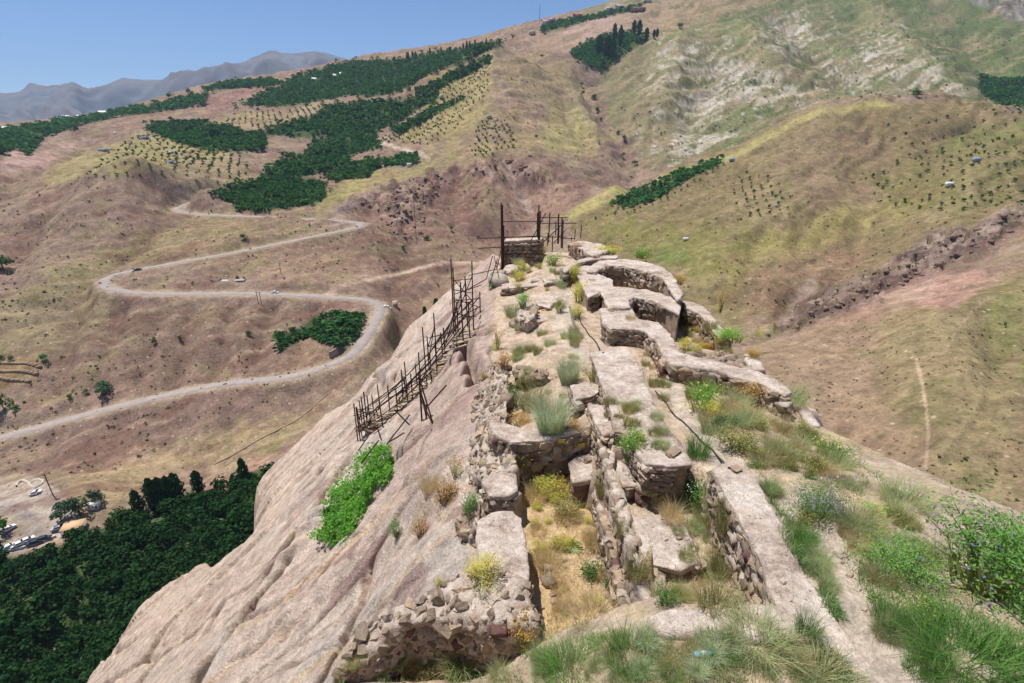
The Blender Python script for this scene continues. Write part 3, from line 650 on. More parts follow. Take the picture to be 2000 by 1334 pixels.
# ================================================================== the castle ridge: rock face on the left, walked top, broken right edge
def Cz(y): return np.where(y >= 3.2, -5.05 - .085 * (y - 4), -4.982 + (3.2 - y) * .62)
def xe_left(y): return np.interp(y, [-6, 4, 5.2, 6.4, 20, 34, 60], [-3.2, -2.8, -2.2, -.7, -.8, -.9, -1.2])
def xr_right(y): return np.interp(y, [-6, 5, 8, 10, 14, 19, 27, 40, 60], [10, 9.6, 8.4, 7.9, 8.4, 8.6, 8.9, 10, 10])
def top_z(x, y):
    lo = np.interp(y, [3, 4.1, 4.6, 5.2, 6.0, 8, 9.5, 11, 16, 24, 32], [.85, 1.15, 1.85, 2.35, 1.95, 1.65, 1.4, .95, .75, .6, .5])
    g0 = np.interp(y, [4.3, 5, 9, 11, 14, 20, 30, 40], [.0, .12, .4, .65, 1.0, 1.15, .85, .6])
    return Cz(y) - g0 - lo * (1 - sstep(-.9, 2.1, x)) - .15 * np.maximum(0, x - 4.8) - .35 * sstep(34, 42, y) * (y - 34) * .2
S_FACE = 0.93
SIL = [(-150, 1500), (60, 1440), (165, 1334), (225, 1255), (240, 1215), (330, 1122), (400, 1085), (468, 1060), (482, 1035), (505, 975), (500, 935), (520, 900), (560, 832), (600, 797), (640, 774), (688, 780), (740, 722), (790, 662), (850, 594), (900, 552), (948, 516), (962, 500)]
def face_pt(px, py):
    a, b, c = ray(px, py); t = 20.0
    for _ in range(40):
        y = b * t; xe = float(xe_left(y)); ze = float(top_z(xe, y))
        # c t = ze - S (xe - a t)
        t = 0.5 * t + 0.5 * (ze - S_FACE * xe) / (c - S_FACE * a)
        t = min(max(t, 3), 60)
    return (a * t, b * t)
RIM = [face_pt(*q) for q in SIL]
RIMP = [(60, -30), (-34, -30)] + RIM + [(-.6, 39.5), (4, 41.5), (9, 40.5), (60, 41)]
PITS = [
    # plan polygon, floor height at near and far end, edge width
    ([(.22, 5.0), (1.85, 4.7), (1.92, 9.75), (.15, 9.75)], (4.8, -6.85), (9.4, -7.4), .12),
    ([(2.04, 4.5), (3.12, 4.45), (3.4, 7.25), (2.9, 8.5), (2.06, 8.6)], (4.5, -6.05), (8.0, -6.5), .12),
    ([(-.8, 32.6), (1.7, 33.6), (2.0, 37.0), (-.9, 37.0)], (32, -8.9), (37, -10.3), .4),
    ([(-.35, 10.4), (1.25, 10.3), (1.7, 14.0), (.6, 14.2), (-.5, 13.0)], (10, -6.75), (14, -6.75), .5),
    ([(3.6, 10.0), (5.2, 13.6), (5.1, 18.5), (4.0, 18.9), (3.7, 15.0), (3.3, 12.0)], (10, -6.35), (18.5, -7.35), .35),
    ([(5.3, 18.6), (7.6, 18.8), (7.9, 21.4), (6.0, 22.8), (5.4, 21.2)], (18, -8.05), (22, -8.3), .3),
    ([(4.9, 24.2), (8.0, 23.6), (8.4, 25.2), (7.3, 28.6), (5.2, 29.4), (4.7, 27.0)], (24, -8.5), (29, -8.7), .3),
    ([(5.4, 13.7), (8.2, 13.2), (8.4, 16.6), (6.3, 18.0), (5.4, 16.4)], (13, -7.1), (18, -7.5), .4),
]
CRACKS = [[(905, 690), (940, 670), (958, 655)], [(760, 690), (800, 655), (850, 625)], [(690, 765), (745, 735), (790, 700)], [(600, 1040), (560, 1080), (500, 1150), (448, 1206)], [(392, 1240), (410, 1215), (425, 1190)],
          [(575, 1070), (640, 960), (680, 900)], [(370, 1334), (430, 1260), (500, 1170), (560, 1100)], [(265, 1270), (240, 1280), (225, 1270)], [(640, 900), (620, 940), (600, 960)], [(905, 700), (925, 740), (935, 760)], [(735, 745), (760, 755), (775, 730)], [(820, 800), (850, 780), (870, 740)]]
CRACKW = [[face_pt(*q) for q in c_] for c_ in CRACKS]
def ridge_z(x, y):
    x = np.asarray(x, float); y = np.asarray(y, float)
    xe = xe_left(y) + .25 * noise2(y / 1.6, y * 0, 201)
    top = top_z(x, y) + .05 * fbm(x / 1.1, y / 1.1, 4, 203) + .16 * fbm(x / 4, y / 4, 2, 204)
    for poly, (ya, za), (yb, zb), w in PITS:
        x0, x1 = min(p[0] for p in poly) - 1, max(p[0] for p in poly) + 1; y0, y1 = min(p[1] for p in poly) - 1, max(p[1] for p in poly) + 1
        s = (x > x0) & (x < x1) & (y > y0) & (y < y1)
        if not s.any(): continue
        d = poly_sdf(x[s], y[s], poly) + .06 * fbm(x[s] * 2, y[s] * 2, 2, 205)
        fl = za + (y[s] - ya) * (zb - za) / (yb - ya) + .05 * fbm(x[s] * 1.2, y[s] * 1.2, 3, 206)
        m = 1 - sstep(-w * .3, w * 1.2, d)
        top[s] = top[s] * (1 - m) + np.minimum(fl, top[s]) * m
    # left face: long slabs dipping left, stepped along the dip
    dl = np.maximum(0, xe - x)
    ze = top_z(xe, y)
    q1 = ridged(dl / 9 + .3 * noise2(dl / 5, y / 5, 3), y / 3.2 + dl * .12, 3, 211)
    q2 = fbm(dl / 3.0, y / 1.1 + dl * .1, 4, 213); q3 = fbm(x / .5, y / .35, 3, 215)
    q4 = noise2(dl / 20, y / 7.5 + 3.3 + dl * .04, 219)
    amp = sstep(0, 4, dl)
    st = np.floor((y + dl * .12 + 1.5 * noise2(dl / 6, y / 5, 221)) / 3.3); sf = (y + dl * .12 + 1.5 * noise2(dl / 6, y / 5, 221)) / 3.3 - st
    step = .42 * sstep(.93, 1.0, sf) - .42 * sf
    wq = .5 * noise2(dl / 3, y / 3, 251); b1v, b1e = cells(dl / 15 + .15 * wq, (y + dl * .10) / 4.2 + wq * .3, 252); b2v, b2e = cells(dl / 3.0 + .3 * wq, (y + dl * .13) / .95 + wq, 253); b3v, b3e = cells(dl / 1.1, y / .42 + wq, 254)
    blocks = .34 * b1v + .05 * b2v + .016 * b3v - .55 * np.exp(-(b1e / .022) ** 2) - .05 * np.exp(-(b2e / .05) ** 2) * sstep(-.2, .4, b1v)
    face = ze - S_FACE * dl + amp * blocks + amp * (.05 * q1 + .07 * q2 + 1.1 * q4 + step * .12) + sstep(0, .6, dl) * .035 * q3 + .30 * sstep(0, 1.2, dl) * (1 - sstep(1.2, 4, dl))
    for cw in CRACKW:
        P = np.asarray(cw); s = (x > P[:, 0].min() - 1.5) & (x < P[:, 0].max() + 1.5) & (y > P[:, 1].min() - 1.5) & (y < P[:, 1].max() + 1.5)
        if s.any():
            d = line_dist(x[s] + .25 * noise2(x[s] * 1.3, y[s] * 1.3, 7), y[s] + .25 * noise2(x[s] * 1.3 + 9, y[s] * 1.3, 8), cw)
            face[s] -= 1.3 * np.exp(-(d / .2) ** 2) - .3 * np.exp(-(d / 1.0) ** 2)
    cr = np.abs(noise2(dl / 7 + 3, y / 1.7 + dl * .13 + .4 * noise2(dl / 2, y / 2, 23), 225)); cm_ = sstep(.05, .5, noise2(dl / 6, y / 3, 227))
    face -= amp * cm_ * .34 * np.exp(-(cr / .035) ** 2)
    pk = fbm(dl / 1.3, y / .8, 3, 229); face -= amp * .16 * sstep(.55, .8, pk)
    wL = sstep(-.12, .12, xe - x)
    z = top * (1 - wL) + face * wL
    # right edge
    xr = xr_right(y) + .45 * fbm(y / 2.2, y * 0, 3, 231)
    dr = np.maximum(0, x - xr)
    z = z - 1.15 * dr - .35 * sstep(0, 1, dr) + sstep(0, 2, dr) * (.5 * fbm(x / 3, y / 3, 4, 233))
    # outer rim: vertical cliffs
    rim = poly_sdf(x, y, RIMP) + sstep(3, 12, dl) * .5 * fbm(x / 2.5, y / 2.5, 3, 241)
    z = z - 4.2 * np.maximum(0, rim) - .7 * np.exp(-(np.minimum(0, rim) / .8) ** 2) * sstep(1, 6, dl)
    z = z + sstep(1, 5, rim) * 1.6 * fbm(x / 7, y / 7, 3, 243)
    return np.maximum(z, -128.0)
xs = np.concatenate([np.linspace(-70, -30, 50)[:-1], np.linspace(-30, -6, 170)[:-1], np.linspace(-6, -1.2, 90)[:-1], np.linspace(-1.2, 6.2, 190)[:-1], np.linspace(6.2, 10.5, 70)[:-1], np.linspace(10.5, 48, 40)])
ys = np.concatenate([np.linspace(-14, 2.4, 14)[:-1], np.linspace(2.4, 9, 165)[:-1], np.linspace(9, 18, 150)[:-1], np.linspace(18, 42, 190)[:-1], np.linspace(42, 75, 40)])
GX, GY = np.meshgrid(xs, ys)
GZ = ridge_z(GX, GY)
def gz(x, y):
    x = np.asarray(x, float); y = np.asarray(y, float)
    return bil(GZ, np.interp(y, ys, np.arange(len(ys))), np.interp(x, xs, np.arange(len(xs))))
def ridge_hit(px, py, t0=2.5, t1=60.0):
    a, b, c = [float(q) for q in ray(px, py)]
    t = np.exp(np.linspace(math.log(t0), math.log(t1), 1400))
    zz = gz(a * t, b * t) - c * t
    i = int(np.argmax(zz > 0)) if (zz > 0).any() else len(t) - 1
    if i > 0 and zz[i] > 0:
        f_ = -zz[i - 1] / (zz[i] - zz[i - 1] + 1e-12); tt = t[i - 1] + (t[i] - t[i - 1]) * f_
    else: tt = t[i]
    return np.array([a * tt, b * tt, c * tt])
# colours
g1 = fbm(GX / 1.8, GY / 1.8, 4, 301); g2 = fbm(GX / .45, GY / .45, 4, 302)
xeG = xe_left(GY); dlG = np.maximum(0, xeG - GX)
topc = np.broadcast_to(alb((194, 171, 146)), GX.shape + (3,)).copy()
topc = mixc(topc, (170, 146, 120), sstep(-.1, .6, g1) * .7)
topc = mixc(topc, (200, 176, 124), sstep(.1, .7, fbm(GX / 1.1, GY / 1.1, 3, 303)) * .55)
topc = mixc(topc, (150, 140, 96), sstep(.25, .8, fbm(GX / .8 + 40, GY / .8, 4, 304)) * .5)
roomA = 1 - sstep(-.1, .15, poly_sdf(GX, GY, PITS[0][0])); topc = mixc(topc, (206, 170, 104), roomA * sstep(-.5, .4, g1 + .5) * .7)
facec = np.broadcast_to(alb((200, 178, 160)), GX.shape + (3,)).copy()
fs = fbm(dlG / 7, GY / .9 + dlG * .12, 4, 311); f2 = fbm(dlG / 2.5, GY / 2.5, 4, 312)
facec = mixc(facec, (186, 160, 144), sstep(.05, .6, fs) * .45)
facec = mixc(facec, (186, 174, 162), sstep(.0, .5, fbm(dlG / 5 + 20, GY / 3 + 5, 4, 315)) * .7)
facec = mixc(facec, (206, 190, 168), sstep(.1, .7, -fs + .4 * f2) * .6)
facec = mixc(facec, (152, 122, 114), sstep(.42, .58, f2 + .3 * fs) * .75)
facec = mixc(facec, (210, 172, 124), sstep(.45, .85, fbm(dlG / 9 + 7, GY / .6 + dlG * .1, 4, 313)) * .55 * (1 - sstep(8, 14, dlG)))
facec = mixc(facec, (200, 174, 150), sstep(6, 16, dlG + 4 * f2) * .6)
facec = mixc(facec, (180, 152, 138), (1 - sstep(1.0, 5.0, dlG + 2 * f2)) * sstep(9, 14, GY) * .7)
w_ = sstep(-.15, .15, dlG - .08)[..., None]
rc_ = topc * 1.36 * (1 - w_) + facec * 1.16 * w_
drG = np.maximum(0, GX - xr_right(GY)); rc_ = mixc(rc_, (158, 134, 108), sstep(0, 1.5, drG) * .7)
def px_path(pts, z=None): return [tuple(ridge_hit(*p)[:2]) for p in pts]
PATHS = [(px_path([(1770, 1330), (1660, 1170), (1600, 1060), (1560, 1000)]), .34), (px_path([(1430, 905), (1360, 830), (1320, 790), (1290, 740)]), .25),
         (px_path([(1140, 700), (1100, 640), (1102, 600), (1104, 560), (1096, 530)]), .3)]
for pth, w in PATHS:
    d = line_dist(GX + .12 * g2, GY + .12 * g2, pth); rc_ = mixc(rc_, (218, 200, 180), (1 - sstep(w * .6, w * 1.8, d)) * .8)
rc_ *= (1 + .10 * g2)[..., None]
k = N('ridge_rock_and_dust'); g = k.n('ShaderNodeNewGeometry').outputs['Position']
at = k.n('ShaderNodeAttribute', attribute_name='col').outputs['Color']
a = k.noise(g, 2.2, 7, .72); b = k.noise(g, 14, 5, .7); st_ = k.noise(k.map(g, (.8, 1.2, .8), (0, 0, R(8))), 1.3, 6, .7)
c = k.mix(at, k.grey(a, .6, 1.3, .3, .7), 1.0, 'MULTIPLY'); c = k.mix(c, k.grey(b, .7, 1.24, .3, .7), 1.0, 'MULTIPLY'); c = k.mix(c, k.grey(st_, .88, 1.1, .3, .7), 1.0, 'MULTIPLY')
k.l(c, k.b.inputs['Base Color'])
ad = k.n('ShaderNodeMath', operation='ADD'); k.l(a, ad.inputs[0]); k.l(b, ad.inputs[1]); ad2 = k.n('ShaderNodeMath', operation='ADD'); k.l(ad.outputs[0], ad2.inputs[0]); k.l(st_, ad2.inputs[1])
rg_ = k.n('ShaderNodeTexNoise', noise_type='RIDGED_MULTIFRACTAL', Scale=1.1, Detail=6.0, Roughness=.6); k.l(k.map(g, (.9, 1.15, .9), (0, 0, R(8))), rg_.inputs['Vector'])
ad3 = k.n('ShaderNodeMath', operation='MULTIPLY_ADD'); k.l(rg_.outputs['Fac'], ad3.inputs[0]); ad3.inputs[1].default_value = -.5; k.l(ad2.outputs[0], ad3.inputs[2])
k.bump(ad3.outputs[0], .8, .15)
M_RIDGE = k.m
ridge = obj('castle_rock', mesh_np('castle_rock', np.stack([GX, GY, GZ], -1).reshape(-1, 3), grid_faces(len(ys), len(xs)), M_RIDGE, True, np.clip(rc_, .01, .85).reshape(-1, 3)))
tag(ridge, 'pinkish rock ridge with a steep bare face on its left', kind='structure')
# ================================================================== castle walls: mud-plastered caps on rubble cores, stones built one by one
def rock_mat(name, rgb, rgb2, bump=.03, scale=5.0, var=.25):
    k = N(name); co = k.coord('Object'); info = k.n('ShaderNodeObjectInfo').outputs['Random']
    g = k.n('ShaderNodeNewGeometry').outputs['Position']
    a = k.noise(g, scale, 6, .7); b = k.noise(g, scale * 7, 4, .7)
    c = k.mix(tuple(alb(rgb)), tuple(alb(rgb2)), k.rampf(a, .35, .65))
    c = k.mix(c, k.grey(b, .75, 1.2, .3, .7), 1.0, 'MULTIPLY')
    c = k.mix(c, k.grey(info, 1 - var, 1 + var * .7, 0, 1), 1.0, 'MULTIPLY')
    k.l(c, k.b.inputs['Base Color'])
    ad = k.n('ShaderNodeMath', operation='ADD'); k.l(a, ad.inputs[0]); k.l(b, ad.inputs[1]); k.bump(ad.outputs[0], .7, bump)
    return k.m
M_CAP = rock_mat('mud_plaster', (214, 196, 184), (188, 168, 154), .05, 2.0, .05)
def cap_mat():
    k = N('mud_plaster'); g = k.n('ShaderNodeNewGeometry').outputs['Position']
    a = k.noise(g, 1.3, 7, .75); b = k.noise(g, 9, 6, .75); c3 = k.noise(g, 38, 3, .7)
    c = k.ramp(a, [(.36, tuple(alb((160, 138, 122)))), (.46, tuple(alb((196, 175, 158)))), (.56, tuple(alb((214, 196, 180)))), (.68, tuple(alb((226, 211, 198))))])
    c = k.mix(c, k.grey(b, .66, 1.2, .32, .62), 1.0, 'MULTIPLY'); c = k.mix(c, k.grey(c3, .74, 1.16, .3, .65), 1.0, 'MULTIPLY')
    vo = k.n('ShaderNodeTexVoronoi', Scale=16.0); k.l(g, vo.inputs['Vector']); st = k.rampf(vo.outputs['Distance'], .16, .24, 1, 0); sl = k.rampf(k.n_sep(vo.outputs['Color']), .72, .76)
    m = k.n('ShaderNodeMath', operation='MULTIPLY'); k.l(st, m.inputs[0]); k.l(sl, m.inputs[1]); c = k.mix(c, k.ramp(k.n_sep(vo.outputs['Color']), [(.8, tuple(alb((110, 92, 80)))), (.92, tuple(alb((228, 220, 208))))]), m.outputs[0])
    k.l(c, k.b.inputs['Base Color']); ad = k.n('ShaderNodeMath', operation='ADD'); k.l(b, ad.inputs[0]); k.l(m.outputs[0], ad.inputs[1]); ad2 = k.n('ShaderNodeMath', operation='ADD'); k.l(ad.outputs[0], ad2.inputs[0]); k.l(c3, ad2.inputs[1]); k.bump(ad2.outputs[0], .8, .05); return k.m
M_CAP = cap_mat()
M_CORE = rock_mat('rubble_mortar', (190, 166, 142), (142, 118, 100), .06, 6.0, .05)
M_WHITE = rock_mat('lime_mortar', (220, 204, 188), (168, 146, 128), .05, 6.0, .05)
M_RED = rock_mat('red_bedrock', (158, 126, 112), (134, 102, 92), .06, 5.0, .05)
M_ST = [rock_mat('grey_brown_stone', (164, 144, 122), (130, 112, 96)), rock_mat('tan_stone', (190, 166, 138), (160, 136, 112)), rock_mat('purple_stone', (132, 96, 90), (108, 78, 74)), rock_mat('pale_stone', (200, 184, 166), (166, 150, 132))]
def stone_mesh(i, flat=False):
    r = np.random.default_rng(500 + i)
    bm = bmesh.new(); bmesh.ops.create_cube(bm, size=2.0); bmesh.ops.subdivide_edges(bm, edges=bm.edges[:], cuts=1, use_grid_fill=True)
    for v in bm.verts:
        p = np.array(v.co); q = p / np.linalg.norm(p)
        p = p * .74 + q * .34; p += r.normal(0, .15, 3)
        v.co = p
    me = bpy.data.meshes.new('stone'); bm.to_mesh(me); bm.free()
    me.polygons.foreach_set('use_smooth', np.full(len(me.polygons), i % 4 == 0))
    me.materials.append(M_ST[[0, 1, 3, 0, 1, 0, 0, 3, 2, 1, 0, 1, 3, 0, 0, 1, 3, 1, 0, 0][i % 20]]); return me
STONES = [stone_mesh(i) for i in range(20)]
WALLS_BVH_V, WALLS_BVH_F = [], []
TS = bpy.data.scenes.new('workbench')
def at_c(px, py, dz):
    a, b, c = ray(px, py); t = (-5.05 + .34 + dz) / (c + .085 * b)
    return np.array([float(a * t), float(b * t), float(c * t)])
def solid(name, top, zb, voxel, amp, mat, parent, base, seed, smooth_it=3, grow=0.0, thick=None, fine=.35):
    """closed prism under a top outline -> voxel remesh -> weathered surface"""
    P = np.array(top, float); n = len(P)
    if grow:
        c0 = P[:, :2]; nx = np.roll(c0, -1, 0); pv = np.roll(c0, 1, 0); d = nx - pv; nr = np.stack([d[:, 1], -d[:, 0]], 1); nr /= np.linalg.norm(nr, axis=1)[:, None] + 1e-9
        ar = np.sum(c0[:, 0] * nx[:, 1] - nx[:, 0] * c0[:, 1]); P[:, :2] += nr * grow * (1 if ar > 0 else -1)
    bm = bmesh.new()
    vt = [bm.verts.new(p) for p in P]
    vb = [bm.verts.new((p[0], p[1], (p[2] - thick) if thick else min(zb[i] if np.ndim(zb) else zb, p[2] - .1))) for i, p in enumerate(P)]
    bm.faces.new(vt); bm.faces.new(vb[::-1])
    for i in range(n): bm.faces.new((vt[i], vb[i], vb[(i + 1) % n], vt[(i + 1) % n]))
    bmesh.ops.recalc_face_normals(bm, faces=bm.faces[:]); bmesh.ops.triangulate(bm, faces=bm.faces[:])
    me = bpy.data.meshes.new(name); bm.to_mesh(me); bm.free()
    tmp = bpy.data.objects.new('tmp', me); TS.collection.objects.link(tmp)
    rm = tmp.modifiers.new('r', 'REMESH'); rm.mode = 'VOXEL'; rm.voxel_size = voxel
    sm = tmp.modifiers.new('s', 'SMOOTH'); sm.iterations = smooth_it; sm.factor = .5
    
    with bpy.context.temp_override(scene=TS, view_layer=TS.view_layers[0]):
        dg = bpy.context.evaluated_depsgraph_get(); em = bpy.data.meshes.new_from_object(tmp.evaluated_get(dg), depsgraph=dg)
    bpy.data.objects.remove(tmp); bpy.data.meshes.remove(me)
    nv = len(em.vertices); v = np.empty(nv * 3, np.float32); em.vertices.foreach_get('co', v); v = v.reshape(-1, 3).astype(float)
    nr = np.empty(nv * 3, np.float32); em.vertices.foreach_get('normal', nr); nr = nr.reshape(-1, 3)
    dsp = amp * (fbm3(v, 1.4, 2, seed) * .9 + fbm3(v, 5.0, 3, seed + 9) * fine)
    v += nr * dsp[:, None]
    em.vertices.foreach_set('co', (v - base).astype(np.float32).ravel()); em.update()
    em.polygons.foreach_set('use_smooth', np.ones(len(em.polygons), bool))
    em.materials.clear(); em.materials.append(mat); em.name = name
    o = obj(name, em, parent)
    k0 = sum(len(q) for q in WALLS_BVH_V); WALLS_BVH_V.append(v)
    li = np.empty(len(em.loops), np.int32); em.loops.foreach_get('vertex_index', li); ls = np.empty(len(em.polygons), np.int32); em.polygons.foreach_get('loop_start', ls); lt = np.empty(len(em.polygons), np.int32); em.polygons.foreach_get('loop_total', lt)
    tri = [li[ls], li[ls + 1], li[ls + 2]]; t2 = ls[lt == 4]; WALLS_BVH_F.append(np.vstack([np.stack(tri, 1), np.stack([li[t2], li[t2 + 2], li[t2 + 3]], 1)]) + k0)
    return o
NST = [0]
def put_stone(parent, base, p, yaw, sc, r, tilt=.18):
    o = bpy.data.objects.new('stone', STONES[r.randrange(len(STONES))]); C.objects.link(o); o.parent = parent
    o.location = Vector(p) - Vector(base); o.rotation_euler = (r.gauss(0, tilt), r.gauss(0, tilt), yaw + r.gauss(0, .2)); o.scale = sc; NST[0] += 1
    return o
def face_stones(parent, base, P, zb, size, r, edges=None, fill=.9, flat=1.0, top_gap=.09, proud=-.03, maxn=90):
    """rows of stones on the outline edges that face the viewer"""
    n = len(P); cx = sum(p[0] * P[(i + 1) % n][1] - P[(i + 1) % n][0] * p[1] for i, p in enumerate(P)); s = 1 if cx > 0 else -1; cnt = 0
    for i in range(n):
        if edges is not None and i not in edges: continue
        a = np.array(P[i]); b = np.array(P[(i + 1) % n]); d = b[:2] - a[:2]; L = np.linalg.norm(d)
        if L < .12: continue
        d /= L; nr = np.array([d[1], -d[0]]) * s; mid = (a + b) / 2
        vd = -mid[:2] / np.linalg.norm(mid[:2])
        if edges is None and nr @ vd < .12: continue
        yaw = math.atan2(d[1], d[0]); z_off = top_gap
        while True:
            h = size * r.uniform(.45, .8) / flat; done = True; u = r.uniform(-.1, .05)
            while u < L and cnt < maxn:
                w = size * r.uniform(.65, 1.5); f_ = min(max((u + w / 2) / L, 0), 1)
                q = a + (b - a) * f_; gnd = float(gz(q[0] + nr[0] * .12, q[1] + nr[1] * .12))
                z = q[2] - z_off - h / 2; u += w * 1.02
                if z < gnd - .05: continue
                done = False
                if r.random() > fill: continue
                put_stone(parent, base, (q[0] + nr[0] * (proud + r.uniform(-.03, .03)), q[1] + nr[1] * (proud + r.uniform(-.03, .03)), z + r.uniform(-.01, .01)), yaw, (w * .55, size * r.uniform(.3, .5), h * .6), r, .10 if flat > 1 else .2); cnt += 1
            z_off += h * .98
            if done or z_off > 4 or cnt >= maxn: break
    return cnt
def roughen(P, step, amt, seed):
    out = []; n = len(P)
    for i in range(n):
        a, b = np.array(P[i], float), np.array(P[(i + 1) % n], float); L = np.linalg.norm(b[:2] - a[:2]); k = max(1, int(L / step)); d = (b - a)[:2] / (L + 1e-9)
        for j in range(k):
            q = a + (b - a) * j / k; o = amt * float(noise2(np.array([q[0] * 3.1 + 7]), np.array([q[1] * 3.1]), seed)[0] + .7 * noise2(np.array([q[0] * 9.1 + 7]), np.array([q[1] * 9.1]), seed + 1)[0]); q[0] -= d[1] * o; q[1] += d[0] * o; out.append(q)
    return out
def castle_wall(label, outline, dz, depth, size=.2, voxel=.05, stones=True, core=M_CORE, cap=M_CAP, capth=.13, edges=None, fill=.9, flat=1.0, amp=.05, name='castle_wall', maxn=200, capamp=.045, top_gap=.09, cap_grow=.03, core_amp=None):
    P = [at_c(q[0], q[1], q[2] if len(q) > 2 else dz) for q in outline]
    if sum(P[i][0] * P[(i + 1) % len(P)][1] - P[(i + 1) % len(P)][0] * P[i][1] for i in range(len(P))) < 0: P = P[::-1]
    seed = int(outline[0][0] * 7 + outline[0][1]); r = random.Random(seed)
    c0 = np.mean(P, axis=0); zb = min(min(float(gz(p[0], p[1])) for p in P), min(p[2] for p in P)) - .25
    zb = max(zb, min(p[2] for p in P) - depth)
    base = np.array([c0[0], c0[1], zb])
    e = empty(name, base); tag(e, label, 'wall', 'ruined castle walls', 'thing')
    core_top = [p - np.array([0, 0, capth * .6 if cap else 0]) for p in P]
    solid('core', roughen(core_top, .16, .025 if cap else .07, seed % 71), zb, voxel, core_amp or amp, core, e, base, seed % 97, 2, -.03 if cap else 0)
    if cap: solid('cap', roughen(P, .14, .022 if P[0][1] < 12 else .04, seed % 67), 0, voxel * .8, capamp, cap, e, base, seed % 89, 1, cap_grow, thick=max(capth, voxel * 2.2))
    if stones: face_stones(e, base, P, zb, size, r, edges, fill, flat, top_gap, maxn=maxn)
    return e, base, P
W = castle_wall
w1 = W('long straight plastered wall running to the bottom right corner beside the path', [(1393, 915), (1420, 903), (1470, 925), (1500, 985), (1545, 1065), (1560, 1105), (1605, 1165), (1640, 1220), (1700, 1290), (1770, 1365), (1690, 1350), (1600, 1250), (1290, 1230), (1272, 1212), (1330, 1190), (1528, 1190), (1500, 1120), (1475, 1070), (1440, 1000)], .03, 1.3, .16, .04)
w2 = W('broad plastered wall top with tufts and a loose brick, left of the hose', [(1153, 688), (1225, 680), (1243, 705), (1268, 765), (1300, 830), (1335, 880), (1352, 905), (1310, 908), (1262, 903), (1245, 880), (1240, 860), (1215, 842), (1200, 840), (1195, 800), (1185, 775), (1172, 735)], -.15, 1.3, .17, .05, flat=1.6)
W('low plastered ledge between the broad wall top and the deep trench', [(1150, 788), (1195, 798), (1207, 842), (1180, 848), (1163, 822)], -.38, 1.2, .15, .04, flat=1.5)
W('small plastered step above the trench, below the feathery green bush', [(1182, 872), (1215, 866), (1246, 905), (1256, 942), (1216, 948), (1192, 908)], -.75, 1.0, .22, .04)
W('small square broken pier with a dark front at the trench head', [(1116, 752), (1150, 744), (1180, 757), (1152, 774), (1124, 778)], -.42, 1.4, .2, .04)
wx_ = W('curved cross wall with two yellow tags closing the trench', [(960, 818), (1000, 834), (1040, 842), (1085, 835), (1150, 826), (1156, 838), (1110, 849), (1050, 860), (1000, 862), (972, 848), (957, 832)], -.75, 1.5, .22, .045, fill=.9, maxn=140)
W('reddish bedrock block with flat top inside the trench', [(1111, 902), (1125, 890), (1158, 880), (1164, 925), (1155, 935), (1120, 940)], -1.25, 1.1, .2, .04, stones=False, core=M_RED, core_amp=.1)
W('broken stub of the left trench wall with holes in its front', [(944, 936), (985, 921), (1003, 918), (1007, 958), (990, 966), (958, 966)], -1.12, 1.0, .17, .04)
W('smooth round-ended wall left of the trench under a yellow bush', [(934, 1018), (960, 1003), (1000, 998), (1019, 1010), (1031, 1135), (1000, 1146), (945, 1142), (938, 1080)], -1.05, 1.5, .18, .04)
S2 = [(1158, 800), (1174, 800), (1186, 850), (1211, 940), (1240, 1040), (1263, 1110), (1286, 1190), (1270, 1212), (1246, 1130), (1223, 1040), (1197, 950), (1170, 860)]
W('thin pale upright masonry strip along the right side of the trench', [(x, y, -.55 - .0006 * (y - 800)) for x, y in S2], 0, 1.9, .16, .035, cap=None, core=M_WHITE, amp=.07, fill=.9, flat=.6, top_gap=.0, maxn=150)
S1 = [(1148, 850), (1162, 850), (1186, 950), (1206, 1040), (1226, 1130), (1242, 1215), (1222, 1217), (1200, 1112), (1178, 1020), (1159, 930)]
W('lower broken masonry strip at the foot of the trench side', [(x, y, -1.25) for x, y in S1], 0, 1.0, .15, .035, cap=None, core=M_CORE, amp=.09, fill=.85, flat=.7, top_gap=.0, maxn=120)
W('flat-topped earth block with a dark front in the small room', [(1236, 1010), (1300, 1008), (1336, 1022), (1364, 1095), (1332, 1112), (1266, 1099), (1246, 1050)], -.75, .8, .24, .04, fill=.8)
w3 = W('zigzag plastered wall stepping down to the right with coursed stone front', [(1172, 602), (1230, 600), (1250, 626), (1287, 630), (1308, 652), (1327, 690), (1400, 706), (1470, 722), (1520, 742), (1546, 765), (1535, 772), (1490, 749), (1440, 736), (1400, 723), (1312, 709), (1298, 702), (1285, 668), (1262, 646), (1230, 641), (1192, 641), (1180, 630)], -.38, 1.5, .25, .06, maxn=130)
W('plastered wall in front of the curved chamber, with a rounded stone bay', [(1172, 563), (1210, 560), (1265, 565), (1310, 579), (1330, 597), (1326, 612), (1305, 601), (1280, 587), (1238, 579), (1228, 586), (1231, 600), (1190, 602), (1184, 590)], -.28, 1.6, .3, .07, maxn=70)
W('plastered block at the left of the large curved chamber', [(1121, 521), (1150, 517), (1168, 535), (1197, 546), (1197, 560), (1148, 580), (1137, 555)], -.3, 1.4, .3, .07)
W('large curved wall of the uppermost chamber with a dark stone inner face', [(1146, 530), (1160, 514), (1180, 504), (1230, 507), (1262, 512), (1292, 519), (1314, 537), (1334, 572), (1325, 586), (1307, 561), (1297, 543), (1260, 529), (1220, 519), (1185, 518), (1162, 531)], -.15, 2.0, .34, .07, maxn=110)
W('low curved wall lip above the uppermost chamber', [(1098, 524), (1130, 507), (1160, 500), (1206, 498), (1206, 503), (1160, 506), (1130, 513), (1104, 530)], -.05, .8, .3, .07, maxn=30)
